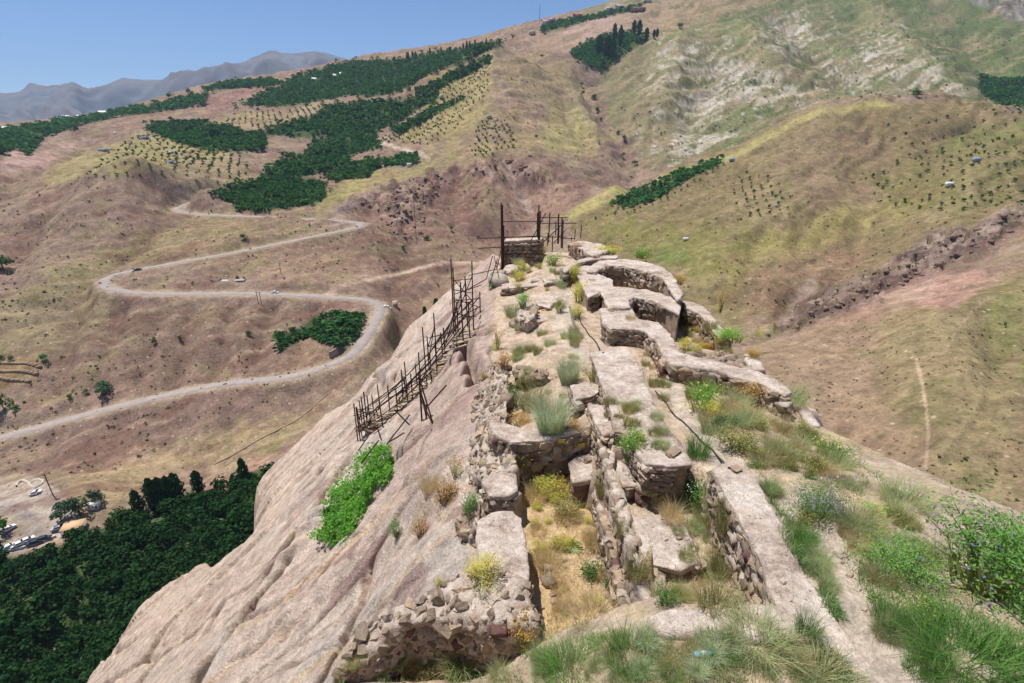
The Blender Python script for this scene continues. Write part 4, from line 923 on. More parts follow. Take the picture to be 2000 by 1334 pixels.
W('narrow winding wall along the right edge of the ridge', [(1330, 588, -.75), (1352, 589, -.8), (1377, 600, -.85), (1402, 632, -.9), (1432, 664, -.95), (1420, 668, -.95), (1394, 645, -.9), (1370, 613, -.85), (1340, 600, -.75)], -.8, 1.2, .28, .06, maxn=50)
W('short low wall end at the right edge below the yellow bushes', [(1455, 690, -1.0), (1480, 700, -1.0), (1492, 722, -1.0), (1478, 724, -1.0), (1458, 704, -1.0)], -1.0, .7, .28, .06)
W('low wall tail running off the right edge among dry tufts', [(1500, 742, -.8), (1535, 752, -.9), (1580, 800, -1.0), (1600, 832, -1.05), (1588, 832, -1.05), (1560, 800, -1.0), (1520, 765, -.9)], -.9, .7, .24, .06)
W('flat plastered slab at the far end of the ridge beside the scaffold', [(1112, 476), (1132, 469), (1176, 477), (1190, 487), (1165, 499), (1150, 496), (1138, 486)], .1, .8, .3, .08)
W('rounded wall stub at the left edge near the far wall', [(984, 525), (990, 517), (1030, 514), (1036, 521), (1000, 531)], -.85, 1.0, .3, .07)
W('low stone wall block at the left edge in front of the round green bush', [(979, 554), (1058, 548), (1062, 556), (1012, 561), (980, 563)], -.9, 1.0, .28, .06)
W('small square wall stub beside the trodden path', [(1062, 543), (1086, 540), (1089, 550), (1065, 553)], -.7, .8, .25, .06)
W('thin low wall strip behind the small square stub', [(1036, 543), (1060, 540), (1061, 546), (1038, 549)], -.8, .7, .25, .06)
W('small stepped wall block nearest the path, upper course', [(1048, 580), (1090, 577), (1092, 588), (1080, 592), (1074, 600), (1049, 595)], -.9, .9, .25, .05, flat=1.5)
W('small L-shaped wall stub in front of the stepped block', [(1047, 617), (1066, 613), (1067, 600), (1077, 598), (1078, 622), (1048, 629)], -1.15, .8, .22, .05, flat=1.6)
# far end wall behind the scaffold
e_pts = [(983, 474), (1056, 470), (1062, 466), (988, 469)]
def at_y(px, py, y):
    a, b, c = ray(px, py); t = y / b; return np.array([float(a * t), float(b * t), float(c * t)])
def stone_wall(label, P, depth, size, voxel, core, maxn, fill=.95, amp=.08, edges=None, flat=1.0, cap=None, name='castle_wall'):
    c0 = np.mean(P, axis=0); zb = min(p[2] for p in P) - depth; base = np.array([c0[0], c0[1], zb]); r = random.Random(int(c0[1] * 100))
    if sum(P[i][0] * P[(i + 1) % len(P)][1] - P[(i + 1) % len(P)][0] * P[i][1] for i in range(len(P))) < 0: P = P[::-1]
    e = empty(name, base); tag(e, label, 'wall', 'ruined castle walls', 'thing'); solid('core', P, zb, voxel, amp, core, e, base, 5, 2)
    if cap: solid('cap', [p + np.array([0, 0, .12]) for p in P], 0, .07, .03, cap, e, base, 6, 2, .04, thick=.2)
    return e, base, P, r
e, base, P, r = stone_wall('dark rubble wall at the far end of the ridge behind the scaffold poles', [at_y(*q, 37.2) for q in e_pts[:2]] + [at_y(*q, 38.0) for q in e_pts[2:]], 3.2, .3, .09, M_CORE, 120, cap=M_CAP)
for row in range(9):
    for i in range(13):
        put_stone(e, base, (P[0][0] + (i + r.random()) * .21, 37.12 + r.uniform(-.04, .04), P[0][2] - .15 - row * .25 + r.uniform(-.04, .04)), 0, (r.uniform(.10, .17), .12, r.uniform(.07, .12)), r)
# rubble heaps -----------------------------------------------------
def rubble(label, outline, depth, n, smin, smax, voxel, cap=None, core=M_CORE, amp=.12, front=.6):
    P = [at_c(*q) for q in outline]
    if sum(P[i][0] * P[(i + 1) % len(P)][1] - P[(i + 1) % len(P)][0] * P[i][1] for i in range(len(P))) < 0: P = P[::-1]
    c0 = np.mean(P, axis=0); zs = [min(float(gz(p[0], p[1])) - .2, p[2] - .3) for p in P]; zs = [max(z, p[2] - depth) for z, p in zip(zs, P)]
    base = np.array([c0[0], c0[1], min(zs)]); r = random.Random(int(outline[0][0]))
    e = empty('rubble_wall', base); tag(e, label, 'wall', 'ruined castle walls', 'thing')
    o = solid('core', P, zs, voxel, amp, core, e, base, 31, 2)
    me = o.data; nv = len(me.vertices); v = np.empty(nv * 3, np.float32); me.vertices.foreach_get('co', v); v = v.reshape(-1, 3) + base
    nr = np.empty(nv * 3, np.float32); me.vertices.foreach_get('normal', nr); nr = nr.reshape(-1, 3)
    vd = -v / np.linalg.norm(v, axis=1)[:, None]; vis = np.sum(nr * vd, 1)
    ok = np.nonzero((vis > .1) & (v[:, 2] > gz(v[:, 0], v[:, 1]) - .05) & ((nr[:, 2] < .75) | (nprng.random(nv) < (1 - front))))[0]
    taken = []
    for i in nprng.permutation(ok):
        if len(taken) >= n: break
        s = r.uniform(smin, smax) * (1 if r.random() < .8 else 1.5)
        if any(np.linalg.norm(v[i] - q) < (s + s2) * .62 for q, s2 in taken): continue
        taken.append((v[i], s))
        put_stone(e, base, v[i] - nr[i] * s * .3, r.uniform(0, 6), (s * r.uniform(.55, .8), s * r.uniform(.45, .6), s * r.uniform(.35, .55)), r, .45)
    return e
rubble('big broken rubble wall with white mortar and dark hollows at the bottom left', [(648, 1318, -1.75), (690, 1250, -1.5), (730, 1205, -1.35), (800, 1165, -1.22), (870, 1132, -1.12), (945, 1118, -1.05), (1030, 1138, -1.05), (1036, 1190, -1.15), (1044, 1216, -1.2), (960, 1212, -1.25), (870, 1206, -1.3), (790, 1214, -1.4), (730, 1262, -1.6), (690, 1322, -1.85)], 1.7, 295, .05, .17, .035, core=M_WHITE, amp=.2, front=.85)
rubble('tumbled rubble wall along the left edge above the rock face', [(968, 702, -1.1), (990, 708, -.95), (992, 790, -.9), (985, 832, -.85), (1002, 862, -.85), (1007, 915, -1.0), (965, 936, -1.4), (915, 925, -1.9), (918, 862, -2.0), (928, 800, -2.0), (938, 750, -1.9), (950, 722, -1.6)], 1.6, 290, .06, .19, .05, amp=.14, front=.35, core=M_WHITE)
rubble('low crumbling lump of earth and stones in the middle of the terrace', [(1000, 715, -.85), (1035, 712, -.8), (1070, 725, -.85), (1062, 738, -1.0), (1030, 742, -1.05), (1005, 735, -1.05)], .5, 25, .08, .16, .05, amp=.1)
rubble('loose stones breaking out of the rock beside the stepped wall blocks', [(1022, 590, -.8), (1046, 585, -.7), (1047, 615, -.8), (1030, 628, -1.0), (1008, 620, -1.1)], .6, 30, .1, .22, .06, core=M_WHITE, amp=.1)
rubble('jumble of stones left of the broken trench wall', [(890, 1020, -1.9), (915, 985, -1.6), (940, 975, -1.3), (936, 1010, -1.4), (925, 1040, -1.7), (900, 1040, -1.95)], .7, 24, .06, .13, .035, amp=.1)
rubble('stony bank on the right edge below the winding wall', [(1340, 690, -.9), (1420, 680, -.95), (1490, 712, -1.1), (1500, 735, -1.2), (1440, 728, -1.0), (1380, 702, -.95)], .6, 35, .1, .24, .06, amp=.12)
# loose bricks and stones lying about: each a thing
def loose(label, cat, px, py, s, mat_i, group=None, name='loose_stone', on=None, yaw=0.4):
    p = cast(px, py); r = random.Random(px * 3 + py)
    me = r.choice([m_ for m_ in STONES if m_.materials[0] == M_ST[mat_i]])
    o = obj(name, me, None, (p[0], p[1], p[2] + s[2] * .5)); o.scale = s; o.rotation_euler = (r.gauss(0, .1), r.gauss(0, .1), yaw + r.gauss(0, .2)); return tag(o, label, cat, group)
bpy.data.scenes.remove(TS)
RV = np.stack([GX, GY, GZ], -1).reshape(-1, 3); _gf = grid_faces(len(ys), len(xs)); _fc = RV[_gf].mean(1)
_gf = _gf[(_fc[:, 1] > 1) & (_fc[:, 1] < 44) & (_fc[:, 0] > -34) & (_fc[:, 0] < 14)]
BVH = BVHTree.FromPolygons(np.vstack([RV] + WALLS_BVH_V).tolist(), _gf.tolist() + (np.vstack(WALLS_BVH_F) + len(RV)).tolist())
def cast(px, py, want_n=False):
    a, b, c = [float(q) for q in ray(px, py)]; d = Vector((a, b, c))
    loc, nrm, i, dist = BVH.ray_cast(Vector((0, 0, 0)), d.normalized())
    if loc is None: loc = Vector(ridge_hit(px, py)); nrm = Vector((0, 0, 1))
    if want_n: return np.array(loc), np.array(nrm)
    return np.array(loc)
def drop(x, y, z0=5.0):
    loc, nrm, i, dist = BVH.ray_cast(Vector((x, y, z0)), Vector((0, 0, -1)))
    return np.array(loc) if loc is not None else np.array([x, y, float(gz(x, y))])
# ================================================================== rusty pole scaffolds
M_RUST = simple('rusty_pole', alb((78, 54, 42)), .7, .25, 3.0, 0.0)
M_TREAD = simple('weathered_plank', alb((176, 156, 128)), .9, .2, 4.0)
M_PLANKD = simple('dark_plank', alb((120, 98, 78)), .9, .2, 4.0)
def cyl_mesh(name, mat, n=6):
    v = []; f = []
    for z in (0, 1):
        for i in range(n): v.append((math.cos(2 * math.pi * i / n), math.sin(2 * math.pi * i / n), z))
    for i in range(n): f.append((i, (i + 1) % n, n + (i + 1) % n, n + i))
    me = bpy.data.meshes.new(name); me.from_pydata(v, [], f + [tuple(range(n))[::-1], tuple(range(n, 2 * n))]); me.materials.append(mat); return me
ME_POLE = cyl_mesh('pole', M_RUST)
def pole(parent, base, p0, p1, r=.03, name='pole', me=None):
    p0 = Vector(p0); p1 = Vector(p1); d = p1 - p0
    o = bpy.data.objects.new(name, me or ME_POLE); C.objects.link(o); o.parent = parent
    o.location = p0 - Vector(base); o.rotation_mode = 'QUATERNION'; o.rotation_quaternion = Vector((0, 0, 1)).rotation_difference(d.normalized()); o.scale = (r, r, d.length); return o
bmq = bmesh.new(); bmesh.ops.create_cube(bmq, size=1.0); ME_PLANK = bpy.data.meshes.new('tread'); bmq.to_mesh(ME_PLANK); ME_PLANK.materials.append(M_TREAD)
ME_PLANK2 = ME_PLANK.copy(); ME_PLANK2.materials.clear(); ME_PLANK2.materials.append(M_PLANKD); bmq.free()
def z_at(y, py):
    q = (py - 667) / F; return y * (q * CP + SP) / (q * SP - CP)
def plank(parent, base, c, ax, size, me=ME_PLANK, name='tread', up=Vector((0, 0, 1))):
    ax = Vector(ax).normalized(); yv = up.cross(ax).normalized(); zv = ax.cross(yv)
    o = bpy.data.objects.new(name, me); C.objects.link(o); o.parent = parent
    M = Matrix((ax, yv, zv)).transposed().to_4x4(); o.rotation_mode = 'QUATERNION'; o.rotation_quaternion = M.to_quaternion(); o.location = Vector(c) - Vector(base); o.scale = size; return o
# scaffold on the end wall
Y0 = 36.6
b0 = at_y(985, 545, Y0); sc1 = empty('pole_scaffold', b0); tag(sc1, 'rusty pole scaffold standing against the far end wall', 'scaffold', None, 'thing')
r = random.Random(4)
for px, pt, pb, rr, dy in [(980, 396, 548, .045, 0), (984, 440, 545, .05, .1), (982.5, 400, 540, .05, .15), (1051, 400, 474, .045, 0), (1053.5, 412, 474, .05, .1), (1049, 415, 462, .04, .3), (1071.5, 415, 474, .04, .4), (1089.5, 418, 476, .05, 0), (1090.5, 440, 476, .045, .15), (1096, 424, 484, .045, -.3), (1098.5, 430, 485, .04, -.2), (1069.5, 455, 480, .035, -.3), (1078.5, 460, 492, .035, -.5), (1085, 432, 460, .035, .8), (1134, 440, 466, .035, 1.2), (1122, 448, 468, .03, 1.0), (1116, 462, 470, .03, .8)]:
    p = at_y(px, pb, Y0 + dy); pole(sc1, b0, p, (p[0] + r.gauss(0, .02), p[1], z_at(p[1], pt)), rr)
for (x0, y0, x1, y1, dy, rr) in [(980, 433, 1062, 432, .1, .03), (931, 466, 1056, 461, .05, .035), (934, 485, 1052, 479, -.1, .035), (1050, 425, 1109, 425, .2, .03), (1046, 436, 1126, 436, 0, .03), (974, 463, 1106, 463, .3, .03), (1094, 465, 1123, 466, .5, .03), (1180, 482.5, 1208, 483, .4, .03), (1036, 472, 1066, 416, .2, .03), (1016, 516, 1099, 437, -.5, .035), (1026, 512, 1060, 478, -.9, .03), (1082, 474, 1107, 447, .2, .03), (978, 490, 966, 545, -1.2, .03), (986, 492, 995, 545, .1, .03)]:
    pole(sc1, b0, at_y(x0, y0, Y0 + dy), at_y(x1, y1, Y0 + dy), rr, 'cross_pole')
for (x0, y0, x1, y1) in [(1051, 469, 1060, 474), (1068, 466, 1076, 472)]:
    a_, b_ = at_y(x0, y0, Y0 - .4), at_y(x1, y1, Y0 - .4); plank(sc1, b0, (a_ + b_) / 2, b_ - a_, (.55, .14, .03), name='plank')
# stairway scaffold down the rock face
STP = [(712, 850), (735, 840), (790, 795), (830, 760), (862, 722), (884, 690), (906, 655)]
path = np.array([ridge_hit(*q) for q in STP]); path[:, 2] += .45
b1 = path[0] - np.array([0, 0, .5]); sc2 = empty('stairway_scaffold', b1); tag(sc2, 'long rusty pole stairway climbing the rock face with worn wooden treads', 'scaffold', None, 'thing')
sp = catmull(path, .30)
TAX = Vector((.86, .42, .06)).normalized()
for i, p in enumerate(sp[:-1]):
    d = Vector(sp[i + 1] - p).normalized(); w = .95 * (.9 + .2 * r.random())
    plank(sc2, b1, Vector(p) + TAX * .35 + Vector((0, 0, r.gauss(0, .02))), TAX + Vector((r.gauss(0, .04), r.gauss(0, .04), r.gauss(0, .03))), (w, .15, .04))
for off, dzs in ((-.1, -.07), (.82, -.05), (-.1, .95), (-.1, .5), (.85, .9)):
    for i in range(0, len(sp) - 8, 8):
        a_ = Vector(sp[i]) + TAX * off + Vector((0, 0, dzs)); b_ = Vector(sp[min(i + 10, len(sp) - 1)]) + TAX * off + Vector((0, 0, dzs + r.gauss(0, .05))); pole(sc2, b1, a_, b_, .028, 'rail')
VP = [(886, 505, 637), (887, 554, 656), (905, 551, 668), (914, 540, 642), (924, 510, 614), (938, 570, 606), (853, 611, 700), (838, 657, 718), (822, 688, 744), (815, 712, 748), (787, 722, 776), (794, 735, 770), (824, 732, 818), (761, 753, 798), (699, 788, 858), (709, 782, 838), (719, 765, 838), (725, 773, 830), (732, 773, 818), (865, 650, 690), (896, 590, 668), (917, 590, 650), (843, 690, 740), (870, 640, 700), (776, 760, 800), (748, 780, 830), (806, 730, 775), (715, 775, 845), (704, 795, 858), (925, 560, 640), (832, 790, 816)]
tops = []
for px, pt, pb in VP:
    p = ridge_hit(px, pb + 4); p[2] -= .1; q = np.array([p[0] + r.gauss(0, .03), p[1], z_at(p[1], pt)]); pole(sc2, b1, p, q, .032); tops.append((p, q))
for (x0, y0, x1, y1, dt) in [(838, 660, 905, 642, 0), (886, 575, 940, 557, 0), (886, 590, 917, 590, 0), (905, 618, 930, 618, 0), (905, 570, 950, 545, 0), (915, 538, 970, 526, 0), (690, 812, 740, 800, 0), (694, 842, 735, 838, 0), (697, 800, 730, 798, 0), (760, 777, 800, 760, 0), (820, 742, 845, 825, -.3), (822, 780, 845, 828, -.2), (790, 845, 757, 865, -.3), (833, 796, 872, 752, -.5), (740, 860, 705, 905, -.3), (700, 880, 722, 848, -.4), (755, 868, 800, 810, -.3), (950, 545, 962, 500, 0), (955, 560, 972, 505, .4), (965, 500, 975, 545, .4), (884, 650, 920, 600, 0), (860, 690, 900, 640, 0), (770, 800, 800, 830, -.3), (738, 838, 745, 860, -.2), (890, 640, 935, 580, 0), (820, 745, 860, 690, 0)]:
    pa = ridge_hit((x0 + x1) / 2, max(y0, y1) + 25); t0 = pa[1] * CP - pa[2] * SP + dt
    pole(sc2, b1, at_t(x0, y0, t0 + .25 * r.gauss(0, 1)), at_t(x1, y1, t0 + .25 * r.gauss(0, 1)), .026, 'brace')
for i in range(0, len(sp), 5):
    for off in (-.12, .85):
        if r.random() < .12: continue
        p = np.array(Vector(sp[i]) + TAX * off); g_ = float(gz(p[0], p[1])); h_ = r.choice((1.1, 1.3, 1.8, 2.6, 3.3)) if off < 0 else r.uniform(.4, 1.4)
        pole(sc2, b1, (p[0], p[1], g_ - .2), (p[0] + r.gauss(0, .05), p[1] + r.gauss(0, .05), p[2] + h_), .029)
        if off < 0 and r.random() < .7: pole(sc2, b1, (p[0], p[1], p[2] - .1), tuple(np.array(Vector(sp[i]) + TAX * .95 + Vector((0, 0, -.1)))), .026, 'brace')
tops.sort(key=lambda q: q[0][1])
for i in range(len(tops) - 1):
    for f0, f1 in ((.35, .35), (.7, .7), (.3, .75), (.9, .45)):
        a_, b_ = tops[i], tops[i + 1]
        if np.linalg.norm(a_[0] - b_[0]) > 2.8 or r.random() < .5: continue
        pole(sc2, b1, a_[0] + (a_[1] - a_[0]) * f0, b_[0] + (b_[1] - b_[0]) * f1, .024, 'brace')
pa = ridge_hit(722, 846)
for i in range(5): plank(sc2, b1, pa + np.array([.12 * i - .2, .22 * i - .2, .35]), (.86, -.3, 0), (1.1, .2, .04), ME_PLANK2, 'landing_board')
t0 = pa[1] * CP - pa[2] * SP - .3
q0, q1 = at_t(775, 782, t0 + 1.2), at_t(798, 812, t0 + 1.2); plank(sc2, b1, (q0 + q1) / 2, q1 - q0, (float(np.linalg.norm(q1 - q0)), .16, .04), name='loose_board')
q0 = at_t(722, 815, t0 + .4); plank(sc2, b1, q0, (.4, .1, .8), (.9, .45, .03), name='panel_board')
# ================================================================== plants on the ridge
def leaf_mat(name, rgb, rgb2, trans=.45, var=.22, gain=1.75):
    k = N(name); info = k.n('ShaderNodeObjectInfo').outputs['Random']; g = k.n('ShaderNodeNewGeometry')
    rn = g.outputs['Random Per Island']
    c = k.mix(tuple(alb(rgb) * gain), tuple(alb(rgb2) * gain), rn)
    c = k.mix(c, k.grey(info, 1 - var, 1 + var * .6, 0, 1), 1.0, 'MULTIPLY')
    df = k.n('ShaderNodeBsdfDiffuse'); tr = k.n('ShaderNodeBsdfTranslucent'); mx = k.n('ShaderNodeMixShader'); mx.inputs[0].default_value = trans
    k.l(c, df.inputs[0]); k.l(c, tr.inputs[0]); k.l(df.outputs[0], mx.inputs[1]); k.l(tr.outputs[0], mx.inputs[2])
    k.t.nodes.remove(k.b); k.l(mx.outputs[0], k.t.nodes['Material Output'].inputs[0]); return k.m
LM = dict(lush=leaf_mat('lush_green', (112, 158, 66), (84, 132, 50), gain=1.8),
    green=leaf_mat('fresh_green', (98, 138, 58), (72, 112, 46)), deep=leaf_mat('deep_green', (58, 104, 40), (44, 84, 36)), bright=leaf_mat('bright_green', (112, 156, 52), (84, 134, 40)),
    grey=leaf_mat('grey_green', (146, 158, 108), (118, 136, 90)), blue=leaf_mat('blue_grey_green', (176, 188, 152), (146, 164, 128)), olive=leaf_mat('olive_green', (130, 132, 70), (104, 110, 58)),
    ochre=leaf_mat('dry_ochre', (206, 168, 98), (180, 142, 82), gain=1.15), straw=leaf_mat('dry_straw', (212, 190, 138), (188, 166, 120), gain=1.15), fennel=leaf_mat('yellow_green', (186, 180, 74), (150, 158, 62)), gold=leaf_mat('golden', (216, 176, 56), (190, 150, 52), gain=1.15),
    purple=leaf_mat('purple_flower', (124, 112, 160), (100, 92, 140)), yellow=leaf_mat('yellow_flower', (230, 196, 46), (210, 170, 40)), white=leaf_mat('white_flower', (225, 225, 215), (205, 210, 200)), brown=leaf_mat('dead_stem', (150, 112, 80), (122, 90, 64), gain=1.15))
def blades(n, spread, h, w, lean, rg, tip=0.0):
    """curved tapering blades -> verts, tris"""
    a = rg.uniform(0, 2 * math.pi, n); rad = spread * np.sqrt(rg.random(n)) * .5; b = rg.uniform(0, 2 * math.pi, n)
    hh = h * rg.uniform(.45, 1.0, n); ln = lean * rg.uniform(.2, 1.2, n) * hh
    x0 = rad * np.cos(a); y0 = rad * np.sin(a)
    oa = a + rg.normal(0, .7, n); dx = np.cos(oa); dy = np.sin(oa); px_ = -np.sin(b) * w * .5; py_ = np.cos(b) * w * .5; z0 = np.zeros(n)
    v = np.stack([np.stack([x0 - px_, y0 - py_, z0], 1), np.stack([x0 + px_, y0 + py_, z0], 1),
                  np.stack([x0 + dx * ln * .35 - px_ * .8, y0 + dy * ln * .35 - py_ * .8, hh * .6], 1), np.stack([x0 + dx * ln * .35 + px_ * .8, y0 + dy * ln * .35 + py_ * .8, hh * .6], 1),
                  np.stack([x0 + dx * ln, y0 + dy * ln, hh * (1 - .15 * lean)], 1)], 1).reshape(-1, 3)
    i = np.arange(n)[:, None] * 5
    f = np.concatenate([i + [0, 1, 3], i + [0, 3, 2], i + [2, 3, 4]])
    return v, f
def leaves(c, s, rg, aspect=.5, up=.4, outward=None):
    """one rhombic leaf (two triangles) at each centre"""
    n = len(c); d = rg.normal(0, 1, (n, 3)); 
    if outward is not None: d = d * .8 + outward
    d[:, 2] += up; d /= np.linalg.norm(d, axis=1)[:, None]
    q = rg.normal(0, 1, (n, 3)); u = np.cross(d, q); u /= np.linalg.norm(u, axis=1)[:, None] + 1e-9; w = np.cross(d, u)
    s = s * rg.uniform(.6, 1.25, n)[:, None]
    v = np.stack([c - u * s, c + w * s * aspect, c + u * s, c - w * s * aspect], 1).reshape(-1, 3)
    i = np.arange(n)[:, None] * 4
    return v, np.concatenate([i + [0, 1, 2], i + [0, 2, 3]])
def dome(n, rg, lumps=5, flat=.75):
    """points spread through an uneven dome of unit width and height"""
    L = np.stack([rg.uniform(-.28, .28, lumps), rg.uniform(-.28, .28, lumps), rg.uniform(.25, .6, lumps)], 1); R_ = rg.uniform(.2, .34, lumps)
    k = rg.integers(0, lumps, n); d = rg.normal(0, 1, (n, 3)); d /= np.linalg.norm(d, axis=1)[:, None]
    rr = R_[k] * rg.random(n) ** .45
    p = L[k] + d * rr[:, None]; p[:, 2] = np.abs(p[:, 2]) * 1.05; return p, d
def join(parts):
    vs, fs, o = [], [], 0
    for v, f in parts: vs.append(v); fs.append(f + o); o += len(v)
    return np.vstack(vs), np.vstack(fs)
PROTO = {}
def proto(kind, var):
    key = (kind, var)
    if key in PROTO: return PROTO[key]
    rg = np.random.default_rng(hash_s(kind) + var * 17); out = []
    def add(nm, v, f, m): out.append((nm, mesh_np(nm, v, f, LM[m], False)))
    if kind in ('tuft_green', 'tuft_grey', 'tuft_blue', 'tuft_olive', 'tuft_straw'):
        add('blades', *blades(420 if kind != 'tuft_blue' else 800, .8 if kind != 'tuft_blue' else .6, 1.0, .011, .8, rg), {'tuft_green': 'green', 'tuft_grey': 'grey', 'tuft_blue': 'blue', 'tuft_olive': 'olive', 'tuft_straw': 'straw'}[kind])
        if kind in ('tuft_grey', 'tuft_olive'): add('dry_blades', *blades(170, .85, .85, .010, .9, rg), 'straw')
        if kind == 'tuft_blue': add('seed_heads', *blades(160, .6, 1.1, .010, .7, rg), 'straw')
    elif kind.startswith('bush'):
        big_ = kind.startswith('bushL'); p, d = dome(3600 if big_ else 900, rg, 14 if big_ else 8); m = kind.split('_')[1]
        lv = leaves(p, .017 if big_ else .034, rg, .38, .5, d); add('leaves', *lv, m)
        add('stems', *blades(40, .3, .7, .03, .6, rg), 'brown' if m in ('ochre', 'brown') else 'olive')
        fl = kind.split('_')[2:] 
        if fl:
            p2, d2 = dome(1000 if kind.startswith('bushL_green') else 240 if big_ else 170, rg, 14 if big_ else 8); p2[:, 2] += .05; add('flowers', *leaves(p2, .011 if big_ else .018, rg, .6, 1.0, d2), fl[0])
    elif kind.startswith('fluff'):                       # feathery fronds
        m = kind.split('_')[1]; p, d = dome(1100, rg, 8)
        add('fronds', *leaves(p, .05, rg, .14, .4, d), m); add('stems', *blades(40, .35, .75, .025, .8, rg), 'olive')
        p2, d2 = dome(160, rg, 8); add('flower_heads', *leaves(p2 * [1, 1, 1.1], .03, rg, .6, .9, d2), 'fennel' if m in ('green', 'bright', 'olive') else 'gold')
    elif kind == 'umbel':                                # thin stems with flat flower heads
        v, f = blades(14, .12, 1.0, .03, .45, rg); add('stems', v, f, 'olive')
        tips = v.reshape(-1, 5, 3)[:, 4]; c = np.repeat(tips, 22, 0) + rg.normal(0, 1, (len(tips) * 22, 3)) * [.075, .075, .025]; add('flower_heads', *leaves(c, .022, rg, .8, 1.5), 'gold')
        p, d = dome(160, rg, 3); add('leaves', *leaves(p * [.7, .7, .55], .05, rg, .2, .2, d), 'fennel')
    elif kind == 'thistle':
        n = 34; a = rg.uniform(0, 6.28, n); b = np.stack([np.cos(a) * .26, np.sin(a) * .26, rg.uniform(.05, .3, n)], 1); add('leaves', *leaves(b, .24, rg, .3, .8), 'grey'); add('stems', *blades(14, .4, .8, .05, .8, rg), 'fennel')
    PROTO[key] = out; return out
def hash_s(s): return sum((i + 1) * ord(c_) for i, c_ in enumerate(s)) % 9973
def plant(label, px, py, w, h, kind, group=None, cat='plant', name=None, var=None, sink=.04):
    """w, h: its extent in photo pixels"""
    p = cast(px, py - 2); t = p[1] * CP - p[2] * SP; s = w * t / F; sh = h * t / F
    vis = max(.35, CP)                                    # seen from above: part of the height is depth
    var = rnd.randrange(3) if var is None else var
    e = empty(name or {'t': 'grass_tuft', 'b': 'bush', 'f': 'feathery_bush', 'u': 'umbel_plant'}.get(kind[0], 'plant'), (p[0], p[1], p[2] - sink)); e.rotation_euler = (0, 0, rnd.uniform(0, 6.28)); e.scale = (s, s, sh * 1.05)
    if kind == 'thistle': e.name = 'thistle'
    for nm, me in proto(kind, var):
        o_ = obj(nm, me, e)
        if nm.startswith('flower'): o_['kind'] = 'stuff'
    return tag(e, label, cat, group, 'thing')
Pn = plant
